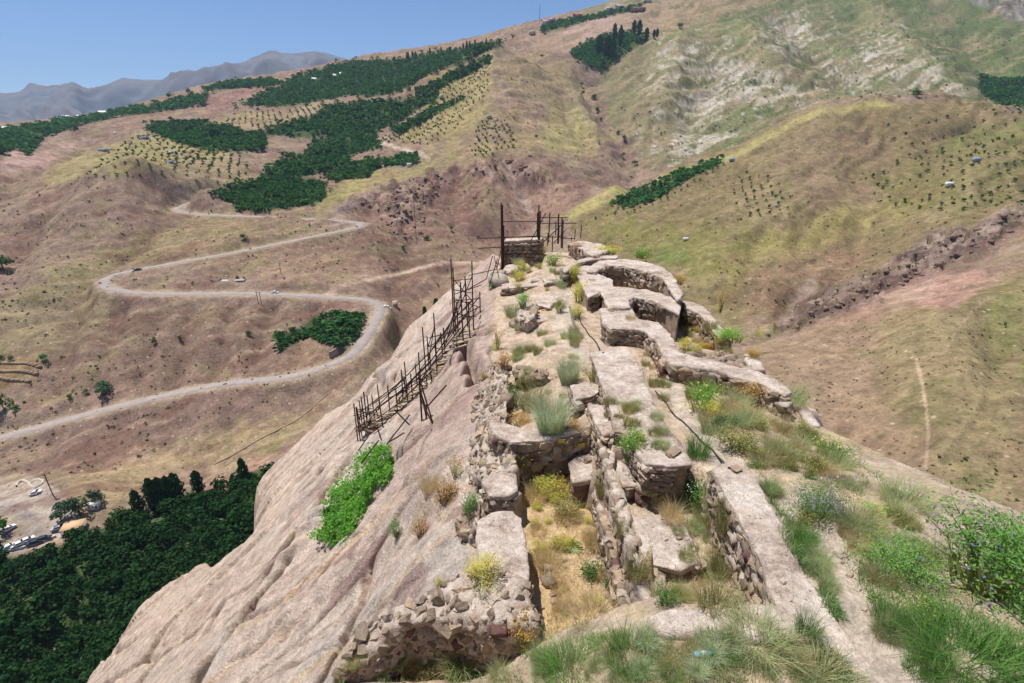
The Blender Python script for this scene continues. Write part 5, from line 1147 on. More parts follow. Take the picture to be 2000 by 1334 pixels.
BIG = [
    ('large leafy bush with violet flowers filling the right edge', 1905, 1150, 300, 215, 'bushL_lush_purple'), ('dense bush touching the right frame edge beside the large violet bush', 1985, 1130, 190, 190, 'bushL_lush_purple'),
    ('spreading green bush left of the large violet bush', 1760, 1125, 170, 110, 'bushL_lush_purple'), ('tall grass clump at the bottom right corner', 1880, 1285, 170, 85, 'tuft_green'), ('second grass clump against the bottom right corner', 1975, 1310, 140, 80, 'tuft_green'),
    ('yellow flowers under the large violet bush', 1815, 1205, 90, 40, 'fluff_green'), ('lavender bush with violet heads beside the long wall', 1592, 1012, 130, 95, 'bushL_green_purple'), ('dry grey shrub right of the lavender bush', 1665, 1030, 75, 55, 'tuft_grey'),
    ('yellow flowers at the foot of the lavender bush', 1570, 1025, 60, 40, 'umbel'), ('low green mat with yellow buds on pale dust', 1712, 1008, 65, 34, 'fluff_bright'), ('tall dry grass on the skyline edge of the right slope', 1765, 985, 90, 55, 'tuft_grey'),
    ('green and yellow bush on the right rim above the brown hillside', 1628, 900, 85, 60, 'fluff_green'), ('round pale green shrub with tiny flowers above the path', 1440, 880, 95, 62, 'bush_olive_yellow'), ('bright green shrub behind the round pale one', 1365, 800, 95, 60, 'fluff_bright'),
    ('fan of yellow fronds beside the bright green shrub', 1395, 815, 60, 40, 'fluff_fennel'), ('bluish leafy plant at the path edge', 1412, 840, 55, 42, 'bush_deep'), ('small green cushion by the end of the long wall', 1474, 915, 38, 24, 'bush_green'),
    ('tall green grass between the broad wall and the hose', 1362, 895, 46, 72, 'tuft_green'), ('grey green clump where the wall tail leaves the ridge', 1541, 790, 62, 48, 'tuft_grey'), ('brown withered bush in front of the coursed stone wall', 1462, 795, 75, 62, 'bush_ochre'),
    ('yellow green bush at the right edge over the brown slope', 1432, 668, 82, 32, 'fluff_bright'), ('golden bush hanging over the right rim', 1472, 700, 36, 26, 'fluff_gold'), ('yellow bush on the stony bank', 1378, 682, 34, 22, 'fluff_gold'),
    ('yellow and green bush behind the zigzag wall', 1340, 688, 46, 34, 'fluff_fennel'), ('tall green weeds in the bay below the curved chamber', 1335, 625, 44, 36, 'bush_olive'), ('thin yellow umbel plant alone on the right rim', 1406, 612, 36, 48, 'umbel'),
    ('small golden bush outside the large chamber', 1328, 558, 28, 24, 'fluff_gold'), ('yellow green bush above the uppermost chamber', 1188, 500, 62, 24, 'fluff_fennel'), ('green bush on the far right rim of the ridge', 1252, 507, 46, 28, 'fluff_bright'),
    ('rust coloured bush at the far slab', 1127, 495, 28, 28, 'fluff_ochre'), ('yellow green row of fennel beside the path, far end', 1120, 555, 34, 50, 'fluff_fennel'), ('largest fennel bush in the row beside the path', 1132, 592, 46, 56, 'fluff_fennel'),
    ('fennel bush at the near end of the row beside the path', 1126, 622, 34, 36, 'fluff_fennel'), ('bright green bush below the far scaffold', 1078, 520, 44, 30, 'bush_bright_yellow'), ('fennel bush on the rounded wall stub', 1018, 532, 28, 28, 'fluff_fennel'),
    ('fennel bush in front of the rounded wall stub', 1014, 550, 36, 24, 'fluff_fennel'), ('round deep green bush on the left edge', 1021, 604, 36, 40, 'bush_bright'), ('grey shrub left of the round deep green bush', 1002, 618, 34, 30, 'tuft_grey'),
    ('olive bush with yellow top beside the stepped block', 1092, 612, 34, 38, 'fluff_olive'), ('bright ochre dry bush on the rock edge', 985, 722, 48, 44, 'bush_ochre'), ('thin dry umbel behind the bright ochre bush', 972, 684, 42, 50, 'umbel'),
    ('pale grass clump beside the broad wall top', 1110, 750, 48, 62, 'tuft_blue'), ('green shrub at the left end of the terrace', 1003, 798, 44, 68, 'bush_green'), ('olive grass clump in the middle of the terrace', 1040, 798, 54, 52, 'tuft_olive'),
    ('largest blue grey grass clump above the curved cross wall', 1076, 842, 78, 88, 'tuft_blue'), ('ochre and yellow mat left of the blue grey clump', 1016, 832, 66, 30, 'fluff_ochre'), ('ochre mat right of the blue grey clump', 1116, 836, 46, 22, 'fluff_ochre'),
    ('green and ochre bush at the pier by the trench head', 1160, 745, 46, 38, 'fluff_olive'), ('narrow green plant growing in the slit beside the trench', 1160, 868, 22, 42, 'bush_green'), ('feathery green bush spilling over the broad wall top', 1240, 880, 82, 56, 'fluff_bright'),
    ('dark bush hanging under the feathery green one', 1228, 910, 32, 40, 'bush_deep'), ('dangling olive bush on the trench side, upper', 1180, 968, 38, 60, 'tuft_olive'), ('dangling olive bush on the trench side, middle', 1217, 1050, 26, 50, 'tuft_olive'),
    ('dangling olive bush on the trench side, lower', 1243, 1130, 42, 66, 'tuft_olive'), ('open green weed with white dots in the small room', 1350, 975, 82, 72, 'bush_green_white'), ('dark green and yellow bush at the cross wall corner', 1018, 915, 52, 52, 'fluff_olive'),
    ('yellow flowering mat at the head of the trench floor', 1085, 965, 85, 46, 'fluff_fennel'), ('yellow flowering clump halfway along the trench floor', 1112, 1012, 62, 50, 'bush_olive_yellow'), ('thistle rosette on the trench floor', 1120, 1075, 46, 46, 'thistle'),
    ('dense green bush on the trench floor', 1150, 1130, 62, 46, 'bush_deep'), ('small green bush nearest the masonry strip on the trench floor', 1188, 1152, 38, 34, 'bush_deep'), ('dry golden grass heap at the near end of the trench', 1160, 1215, 100, 34, 'tuft_straw'),
    ('tall olive grass along the inner side of the long wall', 1420, 1040, 52, 105, 'tuft_olive'), ('second tall olive grass by the long wall, nearer', 1408, 1120, 48, 80, 'tuft_olive'), ('green weed at the foot of the flat earth block', 1300, 1180, 62, 66, 'bush_green'),
    ('olive grass in the near corner of the small room', 1400, 1190, 80, 70, 'tuft_olive'), ('round bush with white flowers at the left trench wall', 916, 1005, 52, 66, 'bush_green_white'), ('round grey green bush alone on the rock face', 776, 1048, 36, 56, 'bush_green_white'),
    ('dry ochre bush on the rock face below the rubble', 868, 985, 70, 62, 'bush_ochre'), ('lower dry ochre bush trailing down the rock face', 822, 1050, 44, 60, 'bush_ochre'), ('yellow green umbel at the top of the dry bushes', 888, 935, 46, 62, 'umbel'),
    ('straw coloured tuft left of the dry bushes', 838, 960, 34, 50, 'tuft_straw'), ('yellow bush on the round-ended wall', 945, 1130, 88, 56, 'fluff_fennel'), ('small yellow tuft at the tip of the rubble wall', 856, 1145, 20, 24, 'fluff_fennel'),
    ('yellow flowering umbel in front of the big rubble wall', 1018, 1275, 78, 100, 'umbel'), ('grass clump in front of the big rubble wall', 905, 1300, 80, 66, 'tuft_grey'), ('long green grass clump at the bottom centre', 1120, 1310, 110, 60, 'tuft_green'),
    ('green grass clump right of the bottom centre', 1230, 1290, 100, 60, 'tuft_green'), ('big grey green grass clump beside the blue bottle', 1480, 1255, 110, 58, 'tuft_grey'), ('grass clump growing on the long wall near its end', 1575, 1240, 50, 70, 'tuft_green'),
    ('fluffy grey grass clump at the bottom right of the bottle', 1600, 1325, 120, 56, 'tuft_grey'), ('green weed at the right foot of the long wall', 1560, 1075, 40, 46, 'tuft_green'), ('golden green plant on the far scaffold terrace', 1058, 500, 28, 24, 'fluff_gold'),
    ('yellow tuft at the top of the tumbled rubble wall', 947, 740, 18, 20, 'fluff_gold'), ('small bright bush on the rock by the stairway', 958, 568, 20, 14, 'bush_bright'), ('thin reddish weed on the broad wall top', 1220, 835, 40, 60, 'umbel'), ('grey shrub beside the hose', 1122, 665, 24, 24, 'tuft_grey'), ('thistle on the pale path at the right', 1790, 1205, 46, 34, 'thistle'), ('second thistle below the violet bush', 1710, 1175, 42, 36, 'thistle'),
]
for lb, x, y, w, h, kd_ in BIG: plant(lb, x, y, w, h, kd_)
# small tufts that nothing tells apart
def scatter_px(poly, n, rg):
    P = np.asarray(poly, float); out = []
    while len(out) < n:
        q = rg.uniform(P.min(0), P.max(0), (n * 3, 2)); q = q[poly_sdf(q[:, 0], q[:, 1], P) < 0]; out += q.tolist()
    return out[:n]
rg0 = np.random.default_rng(77)
_ones = ['', 'first', 'second', 'third', 'fourth', 'fifth', 'sixth', 'seventh', 'eighth', 'ninth', 'tenth', 'eleventh', 'twelfth', 'thirteenth', 'fourteenth', 'fifteenth', 'sixteenth', 'seventeenth', 'eighteenth', 'nineteenth', 'twentieth']
def ordinal(i): return _ones[i] if i <= 20 else {2: 'twenty', 3: 'thirty', 4: 'forty'}[i // 10] + '-' + _ones[i % 10] if i % 10 else {3: 'thirtieth', 4: 'fortieth'}[i // 10]
HUE = {'tuft_green': 'green', 'tuft_grey': 'grey green', 'tuft_blue': 'pale bluish', 'tuft_olive': 'olive', 'tuft_straw': 'straw coloured', 'fluff_fennel': 'yellow flowering', 'fluff_olive': 'feathery olive'}
def rank(made, lb):
    by = {}
    for x, kd_, o in made: by.setdefault(kd_, []).append((x, o))
    w_ = [q for q in lb.split() if q not in ('small', 'grey', 'green', 'yellow', 'dry', 'straw')]; tail = ' '.join(w_)
    for kd_, l_ in by.items():
        l_.sort(key=lambda q: q[0])
        for i, (x, o) in enumerate(l_): o['label'] = (ordinal(i + 1) if len(l_) > 1 else 'only') + ' ' + HUE.get(kd_, kd_) + ' ' + tail + (', from left' if len(l_) > 1 else '')
for poly, n, kinds, sz, lb, gr in [
    ([(1010, 640), (1130, 640), (1150, 720), (1100, 780), (1000, 760)], 26, ('tuft_grey', 'tuft_olive'), (14, 24), 'small grey green tuft on the dusty upper terrace', 'tufts on the upper terrace'),
    ([(1000, 500), (1120, 490), (1110, 570), (1000, 580)], 18, ('tuft_olive', 'fluff_fennel', 'tuft_grey'), (12, 22), 'small yellow green tuft among the far wall stubs', 'tufts at the far end of the ridge'),
    ([(1160, 780), (1270, 790), (1320, 890), (1210, 850)], 18, ('tuft_grey', 'tuft_olive'), (14, 30), 'small tuft growing on the broad plastered wall top', 'tufts on the broad wall top'),
    ([(1340, 600), (1420, 660), (1440, 690), (1330, 690)], 20, ('tuft_olive', 'fluff_fennel', 'tuft_straw'), (14, 26), 'small tuft on the stony bank behind the zigzag wall', 'tufts behind the zigzag wall'),
    ([(1320, 750), (1500, 780), (1620, 880), (1680, 960), (1500, 920), (1380, 850)], 42, ('tuft_olive', 'tuft_grey', 'fluff_olive', 'tuft_straw'), (22, 52), 'small tuft on the slope between path and right rim', 'tufts on the right slope'),
    ([(1480, 940), (1560, 1000), (1640, 1180), (1600, 1150), (1520, 1010)], 14, ('tuft_green', 'tuft_grey'), (24, 46), 'grass tuft along the outer foot of the long wall', 'tufts along the long wall'),
    ([(1640, 1040), (1780, 990), (1820, 1080), (1720, 1180), (1660, 1120)], 16, ('tuft_grey', 'tuft_straw', 'tuft_olive'), (26, 60), 'small tuft on the pale dust left of the violet bush', 'tufts near the violet bush'),
    ([(1680, 1200), (1830, 1230), (1860, 1330), (1800, 1330)], 14, ('tuft_green', 'tuft_grey'), (34, 70), 'grass tuft on the bank below the pale path', 'tufts below the path'),
    ([(1260, 960), (1400, 990), (1400, 1180), (1290, 1170), (1340, 1080)], 24, ('tuft_olive', 'tuft_grey', 'tuft_straw'), (20, 46), 'small tuft on the floor of the small room', 'tufts in the small room'),
    ([(1020, 950), (1150, 960), (1200, 1180), (1060, 1220), (1040, 1050)], 30, ('tuft_straw', 'tuft_straw', 'fluff_fennel'), (22, 52), 'dry straw tuft on the trench floor', 'tufts on the trench floor'),
    ([(1230, 620), (1300, 700), (1310, 800), (1260, 740)], 10, ('tuft_olive', 'tuft_straw'), (12, 26), 'small tuft in the passage behind the broad wall', 'tufts in the passage'),
    ([(680, 1290), (1000, 1290), (1300, 1240), (1660, 1280), (1680, 1330), (660, 1330)], 52, ('tuft_green', 'tuft_grey', 'tuft_grey', 'tuft_straw', 'tuft_blue'), (26, 58), 'grass tuft in the foreground band at the bottom edge', 'grass tufts along the bottom edge'),
]:
    made = []
    for x, y in scatter_px(poly, n, rg0):
        s_ = float(rg0.uniform(*sz)); kd_ = kinds[int(rg0.integers(len(kinds)))]
        made.append((x, kd_, plant(lb, x, y, s_, s_ * rg0.uniform(.7, 1.1), kd_, gr)))
    rank(made, lb)
# short grass cover: nobody could count it
def grass_cover(name, label, regions, mats):
    for mname, share in mats:
        V_, F_, o_ = [], [], 0
        for poly, n, h, w in regions:
            q = np.array([cast(x, y) for x, y in scatter_px(poly, int(n * share), rg0)])
            q = q[fbm(q[:, 0] * 1.3, q[:, 1] * 1.3, 3, 401) > -.12]
            for p in q:
                v, f = blades(5, .10, h * rg0.uniform(.5, 1.2), w, 1.0, rg0)
                V_.append(v + p); F_.append(f + o_); o_ += len(v)
        o = obj(name, mesh_np(name, np.vstack(V_), np.vstack(F_), LM[mname], False)); tag(o, label + (' (dry)' if False else ''), 'grass', None, 'stuff')
FRONTB = [(640, 1300), (760, 1300), (1000, 1280), (1180, 1240), (1290, 1225), (1600, 1250), (1700, 1340), (640, 1340)]
grass_cover('green_grass', 'short green grass along the bottom edge and the long wall', [(FRONTB, 2000, .10, .006), ([(1480, 940), (1500, 960), (1620, 1160), (1660, 1230), (1640, 1225), (1540, 1070)], 500, .13, .008), ([(1640, 1050), (2000, 1030), (2000, 1334), (1830, 1334), (1680, 1150)], 1500, .15, .009), ([(1340, 780), (1480, 800), (1680, 900), (1800, 980), (1620, 960), (1420, 880)], 700, .12, .010)], [('green', .55), ('grey', .45)])
grass_cover('dry_grass', 'thin dry straw coloured grass on floors and terraces', [(FRONTB, 1300, .09, .006), ([(1030, 950), (1150, 950), (1210, 1180), (1060, 1260), (1045, 1050)], 900, .10, .007), ([(1250, 980), (1420, 960), (1480, 1180), (1290, 1180)], 500, .11, .007), ([(1320, 740), (1500, 770), (1650, 890), (1800, 980), (1600, 1000), (1400, 880)], 900, .11, .009), ([(1000, 640), (1150, 640), (1180, 780), (1000, 780)], 400, .10, .010), ([(1240, 630), (1300, 700), (1320, 820), (1250, 740)], 300, .10, .01), ([(1340, 600), (1440, 690), (1330, 700)], 300, .12, .011), ([(1000, 480), (1130, 480), (1110, 600), (1000, 600)], 300, .12, .014), ([(820, 930), (900, 930), (880, 1010), (800, 1050)], 350, .14, .008)], [('straw', 1.0)])
# leafy creeper on the rock face
VINE = [(768, 870), (770, 930), (735, 960), (700, 1030), (680, 1055), (655, 1066), (625, 1055), (640, 1010), (650, 960), (690, 930), (700, 890), (740, 872)]
c_, nn_ = [], []
for x, y in scatter_px(VINE, 8000, rg0):
    p, n_ = cast(x, y, True); c_.append(p); nn_.append(n_)
c_ = np.array(c_); nn_ = np.array(nn_); kp = fbm(c_[:, 0] * .9, c_[:, 1] * .9, 3, 89) > -.62; c_, nn_ = c_[kp], nn_[kp]
c_ = c_ + nn_ * (rg0.uniform(.03, .5, len(c_)) * (.7 + .9 * fbm(c_[:, 0] * 1.4, c_[:, 1] * 1.4, 2, 88)).clip(.2, 2))[:, None]
vb_ = c_.mean(0); vb_[2] = c_[:, 2].min()
ve = empty('creeper', vb_); tag(ve, 'bright green leafy creeper spread over the bare rock face', 'shrub', None, 'thing')
obj('leaves', mesh_np('leaves', *[q if i else q - vb_ for i, q in enumerate(leaves(c_, .055, rg0, .7, .5, np.array(nn_)))], leaf_mat('creeper_leaf', (110, 168, 44), (70, 130, 34), gain=1.35), False), ve)
b2 = blades(60, 1.4, .5, .03, 1.5, rg0); obj('stems', mesh_np('stems', b2[0] + [0, 0, .8], b2[1], LM['brown'], False), ve)
# ================================================================== loose stones, bottle, hoses, tags
for lb, x, y, s, mi in [('loose brick on the broad wall top', 1315, 886, (.15, .08, .045), 1), ('brown stone at the far end of the long wall', 1437, 919, (.09, .06, .035), 1), ('reddish brick on the bedrock block', 1148, 903, (.07, .06, .06), 1), ('dark grey boulder on the trench floor', 1072, 1140, (.10, .10, .09), 0), ('pale stone beside the dark boulder', 1070, 1112, (.08, .06, .05), 3), ('white pebble on the long wall', 1528, 1137, (.035, .03, .02), 3), ('purple square stone below the coursed masonry', 1254, 982, (.13, .09, .12), 2), ('pale rock near the bottom right corner', 1928, 1318, (.07, .06, .035), 3), ('white stone by the path at the bottom right', 1832, 1302, (.05, .05, .03), 3), ('pink stone below the stepped wall block', 1005, 634, (.22, .16, .1), 1), ('rounded boulder at the left edge near the stairway head', 976, 556, (.45, .5, .35), 3), ('second boulder at the left edge below the wall stub', 972, 545, (.4, .4, .3), 3), ('tan stone on the pale dust right of the path', 1636, 1080, (.06, .05, .03), 3)]:
    loose(lb, 'stone', x, y, s, mi)
for poly, n, where in [([(1030, 960), (1180, 980), (1200, 1200), (1060, 1230)], 18, 'on the trench floor'), ([(1600, 1000), (1800, 1330), (1700, 1250)], 12, 'along the pale path'), ([(1000, 620), (1130, 620), (1160, 760), (1020, 760)], 14, 'on the upper terrace'), ([(1260, 960), (1480, 1180), (1300, 1180)], 12, 'in the small room'), ([(1330, 760), (1620, 880), (1660, 980), (1500, 920)], 16, 'on the right slope')]:
    made = []
    for x, y in scatter_px(poly, n, rg0):
        q = float(rg0.uniform(.02, .05)); made.append((x, loose('x', 'stone', x, y, (q, q * .8, q * .5), int(rg0.choice([0, 1, 3])), 'loose stones ' + where)))
    for i, (x, o) in enumerate(sorted(made, key=lambda q: q[0])): o['label'] = 'small loose stone ' + where + ', ' + ordinal(i + 1) + ' from the left'
# plastic bottle
k = N('blue_plastic'); k.b.inputs['Base Color'].default_value = (*lin((150, 205, 225)), 1); k.b.inputs['Roughness'].default_value = .15; k.b.inputs['Transmission Weight'].default_value = .45; k.b.inputs['Specular IOR Level'].default_value = .5
kl = N('bottle_label'); kl.b.inputs['Base Color'].default_value = (*lin((235, 240, 245)), 1); kc = N('bottle_cap'); kc.b.inputs['Base Color'].default_value = (*lin((120, 190, 215)), 1)
def lathe(prof, n=16):
    v = [(r_ * math.cos(2 * math.pi * i / n), r_ * math.sin(2 * math.pi * i / n), z) for r_, z in prof for i in range(n)]
    f = [(j * n + i, j * n + (i + 1) % n, (j + 1) * n + (i + 1) % n, (j + 1) * n + i) for j in range(len(prof) - 1) for i in range(n)]
    return np.array(v), np.array(f)
p = cast(1355, 1284); bt = empty('plastic_bottle', p + np.array([0, 0, .035])); tag(bt, 'pale blue plastic bottle lying in the foreground grass', 'bottle', None, 'thing'); bt.rotation_euler = (R(90), 0, R(96))
obj('bottle_body', mesh_np('bottle_body', *lathe([(.001, 0), (.03, .002), (.033, .01), (.032, .05), (.033, .06), (.031, .07), (.033, .13), (.028, .17), (.013, .195), (.013, .2)]), k.m), bt)
obj('label', mesh_np('label', *lathe([(.0335, .075), (.0345, .08), (.0345, .12), (.0335, .125)]), kl.m), bt); obj('cap', mesh_np('cap', *lathe([(.0155, .197), (.0155, .215), (.001, .216)]), kc.m), bt)
# hoses
M_HOSE = simple('black_hose', alb((62, 66, 62)), .6, .1, 10)
def tube(name, pts, r_, mat, n=7):
    P = catmull(pts, .06); T = np.gradient(P, axis=0); T /= np.linalg.norm(T, axis=1)[:, None]; U = np.cross(T, [0, 0, 1.0]); U /= np.linalg.norm(U, axis=1)[:, None]; W_ = np.cross(U, T)
    a = np.linspace(0, 2 * math.pi, n, endpoint=False); v = P[:, None] + r_ * (np.cos(a)[None, :, None] * U[:, None] + np.sin(a)[None, :, None] * W_[:, None])
    i = np.arange(len(P) * n).reshape(len(P), n); f = np.stack([i[:-1], np.roll(i, -1, 1)[:-1], np.roll(i, -1, 1)[1:], i[1:]], -1).reshape(-1, 4)
    return obj(name, mesh_np(name, v.reshape(-1, 3), f, mat))
def on_ground(pxs, lift):
    out = []
    for q in pxs: p = cast(*q); p[2] += lift; out.append(p)
    out = np.array(out); d = catmull(out, .25); g_ = np.array([drop(p[0], p[1])[2] + lift for p in d]); return np.stack([d[:, 0], d[:, 1], np.minimum(np.maximum(d[:, 2], g_), g_ + .15)], 1)
tag(tube('hose', on_ground([(1280, 765), (1320, 815), (1365, 858), (1400, 892), (1424, 916)], .02), .017, M_HOSE), 'thin black hose lying along the path beside the broad wall', 'hose', None, 'thing')
tag(tube('hose', on_ground([(1112, 600), (1118, 625), (1128, 645), (1135, 655)], .03), .05, simple('grey_pipe', alb((120, 122, 118)), .5, .1, 8)), 'thick grey pipe beside the trodden path', 'pipe', None, 'thing').name = 'water_pipe'
tag(tube('hose', on_ground([(1128, 605), (1134, 630), (1150, 655), (1168, 678), (1178, 690)], .03), .022, M_HOSE), 'thin dark hose right of the thick grey pipe', 'hose', None, 'thing')
tag(tube('hose', on_ground([(1094, 525), (1098, 545), (1100, 560)], .03), .045, simple('grey_pipe_far', alb((126, 126, 122)), .5, .1, 8)), 'short grey pipe on the path near the far wall stubs', 'pipe', None, 'thing').name = 'water_pipe'
# yellow tags on the cross wall
M_TAG = simple('yellow_tag', alb((226, 178, 40)), .6, .06, 20)
for lb, x, y in (('yellow tag on the cross wall, left of the crack', 1096, 858), ('yellow tag on the cross wall, right of the crack', 1135, 866)):
    p, n_ = cast(x, y, True); bm = bmesh.new(); bmesh.ops.create_cube(bm, size=1.0); bmesh.ops.scale(bm, vec=(.15, .02, .085), verts=bm.verts[:]); bmesh.ops.bevel(bm, geom=bm.edges[:], offset=.004, segments=1)
    me = bpy.data.meshes.new('yellow_tag'); bm.to_mesh(me); bm.free(); me.materials.append(M_TAG); o = obj('yellow_tag', me, None, (p[0], p[1] - .07, p[2])); o.rotation_euler = (R(-8), 0, R(4)); tag(o, lb, 'tag', 'yellow tags on the cross wall', 'thing')
# ================================================================== trees of the valley
M_BARK = simple('bark', alb((110, 92, 76)), .9, .2, 2.0)
TL = dict(forest=leaf_mat('broadleaf_dark', (52, 90, 40), (32, 66, 30), .25, gain=.8), wood=leaf_mat('orchard_dark', (70, 118, 54), (46, 92, 42), .3, gain=1.3), pop=leaf_mat('poplar_leaf', (56, 96, 46), (38, 76, 36), .3, gain=1.0), light=leaf_mat('tree_light', (92, 136, 58), (66, 110, 48), .3, gain=1.0), sap=leaf_mat('young_tree', (96, 126, 62), (72, 104, 50), .3, gain=1.0), scrub=leaf_mat('dry_scrub', (120, 114, 72), (92, 92, 58), .2, gain=1.0), silver=leaf_mat('silver_tree', (96, 126, 92), (70, 100, 74), .3, gain=1.0))
def crown(n, rg, shape='round', leaf=.13):
    """unit crown: width 1, height 1, base at 0"""
    if shape == 'poplar':
        z = rg.random(n) ** .8; w = .5 * np.sin(np.clip(z * .92 + .06, 0, 1) * math.pi) ** .55 * (1 + .25 * np.sin(z * 23 + rg.uniform(0, 6)))
        a = rg.uniform(0, 6.28, n); rr = w * rg.random(n) ** .4
        p = np.stack([rr * np.cos(a), rr * np.sin(a), .04 + z * .96], 1); d = np.stack([np.cos(a), np.sin(a), np.full(n, .25)], 1)
    else:
        L_ = 7; c = np.stack([rg.uniform(-.24, .24, L_), rg.uniform(-.24, .24, L_), rg.uniform(.22, .72, L_)], 1); R_ = rg.uniform(.2, .33, L_)
        k = rg.integers(0, L_, n); d = rg.normal(0, 1, (n, 3)); d[:, 2] = np.abs(d[:, 2]) * .9 - .25; d /= np.linalg.norm(d, axis=1)[:, None]
        p = c[k] + d * (R_[k] * rg.random(n) ** .3)[:, None]
    return leaves(p, leaf, rg, .75, .25, d * 1.3)
def trunk(h, r0, rg, n=6, limbs=3):
    def seg(a, b, ra, rb):
        a = np.array(a, float); b = np.array(b, float); d = b - a; d /= np.linalg.norm(d); u = np.cross(d, [.3, .9, .1]); u /= np.linalg.norm(u); w = np.cross(d, u); an = np.linspace(0, 6.283, n, endpoint=False)
        ring = np.cos(an)[:, None] * u + np.sin(an)[:, None] * w; v = np.vstack([a + ring * ra, b + ring * rb]); i = np.arange(n); j = (i + 1) % n
        return v, np.concatenate([np.stack([i, j, n + j], 1), np.stack([i, n + j, n + i], 1)])
    out = [seg((0, 0, -.05), (.01, .01, h), r0, r0 * .6)]
    for q in range(limbs): a = rg.uniform(0, 6.28); out.append(seg((0, 0, h * .75), (.22 * math.cos(a), .22 * math.sin(a), h + .28), r0 * .55, r0 * .2))
    return join(out)
rgt = np.random.default_rng(303)
# ---- woods that read as one mass
def place(poly, spacing, cand=9000, tr=None, jitter=True):
    P = np.asarray(poly, float); q = rgt.uniform(P.min(0), P.max(0), (cand, 2)); q = q[poly_sdf(q[:, 0], q[:, 1], P) < 0]
    p, ok = hit(q[:, 0], q[:, 1]); p = p[ok]
    if tr is not None: t = p[:, 1] * CP - p[:, 2] * SP; p = p[(t > tr[0]) & (t < tr[1])]
    cell = {}; out = []
    for a in p:
        key = (int(a[0] // spacing), int(a[1] // spacing)); hitn = False
        for i in (-1, 0, 1):
            for j in (-1, 0, 1):
                for b in cell.get((key[0] + i, key[1] + j), ()):
                    if (a[0] - b[0]) ** 2 + (a[1] - b[1]) ** 2 < spacing * spacing: hitn = True; break
        if not hitn: cell.setdefault(key, []).append(a); out.append(a)
    return np.array(out)
def mass(name, label, pts, tmpl, wh, mat, cat='trees', rr=(.75, 1.25)):
    V_, F_ = [], []; o_ = 0
    for p in pts:
        v, f = tmpl[int(rgt.integers(len(tmpl)))]; s = rgt.uniform(*rr); a = rgt.uniform(0, 6.28); w, h = wh[0] * s, wh[1] * s * rgt.uniform(.85, 1.15)
        x = v[:, 0] * math.cos(a) - v[:, 1] * math.sin(a); y = v[:, 0] * math.sin(a) + v[:, 1] * math.cos(a)
        V_.append(np.stack([x * w + p[0], y * w + p[1], v[:, 2] * h + p[2] - .2], 1)); F_.append(f + o_); o_ += len(v)
    o = obj(name, mesh_np(name, np.vstack(V_), np.vstack(F_), mat, False)); tag(o, label, cat, None, 'stuff'); return len(pts)
T_FOR = [crown(330, np.random.default_rng(900 + i), 'round', .07) for i in range(6)]
T_FAR = [crown(34, np.random.default_rng(920 + i), 'round', .19) for i in range(6)]
T_POP = [crown(40, np.random.default_rng(940 + i), 'poplar', .14) for i in range(4)]
T_SCR = [crown(9, np.random.default_rng(960 + i), 'round', .3) for i in range(4)]
fp = place([(x, y + 6) for x, y in FOREST], 3.6, 22000, (80, 260))
pick = rgt.random(len(fp)) < .68
nf = mass('forest', 'dense dark green wood below the cliff at the lower left', fp[pick], T_FOR, (6.2, 5.6), TL['forest'], 'wood', (.65, 1.5))
mass('forest', 'lighter green crowns mixed into the wood below the cliff', fp[~pick], T_FOR, (5.4, 5.0), leaf_mat('broadleaf_mid', (64, 106, 46), (44, 82, 36), .25, gain=.85), 'wood', (.6, 1.3))
for lb, poly, sp_ in WOODS:
    cand = 20000 if 'upper' in lb else 9000
    pts_ = place([(x + rgt.normal(0, 3), y + rgt.normal(0, 1.5)) for x, y in poly], sp_ * .7, cand)
    P_ = np.asarray(poly, float); c0_ = P_.mean(0); halo = place(c0_ + (P_ - c0_) * [1.10, 1.22], sp_ * 1.9, 700); pts_ = np.vstack([pts_, halo]) if len(halo) else pts_
    pts_ = pts_[fbm(pts_[:, 0] / 45, pts_[:, 1] / 45, 3, 601) > -.62]
    pk_ = fbm(pts_[:, 0] / 60, pts_[:, 1] / 60, 2, 602) + .4 * rgt.normal(0, 1, len(pts_)) > .35
    if pk_.any(): mass('hillside_wood', lb + ', lighter crowns', pts_[pk_], T_FAR, (sp_ * 1.1, sp_ * .85), TL['light'], 'wood', (.55, 1.3))
    pts_ = pts_[~pk_]
    if len(pts_): mass('hillside_wood', lb, pts_, T_FAR + (T_POP if 'upper' in lb else []), (sp_ * 1.35, sp_ * .95), TL['wood'], 'wood', (.6, 1.35))
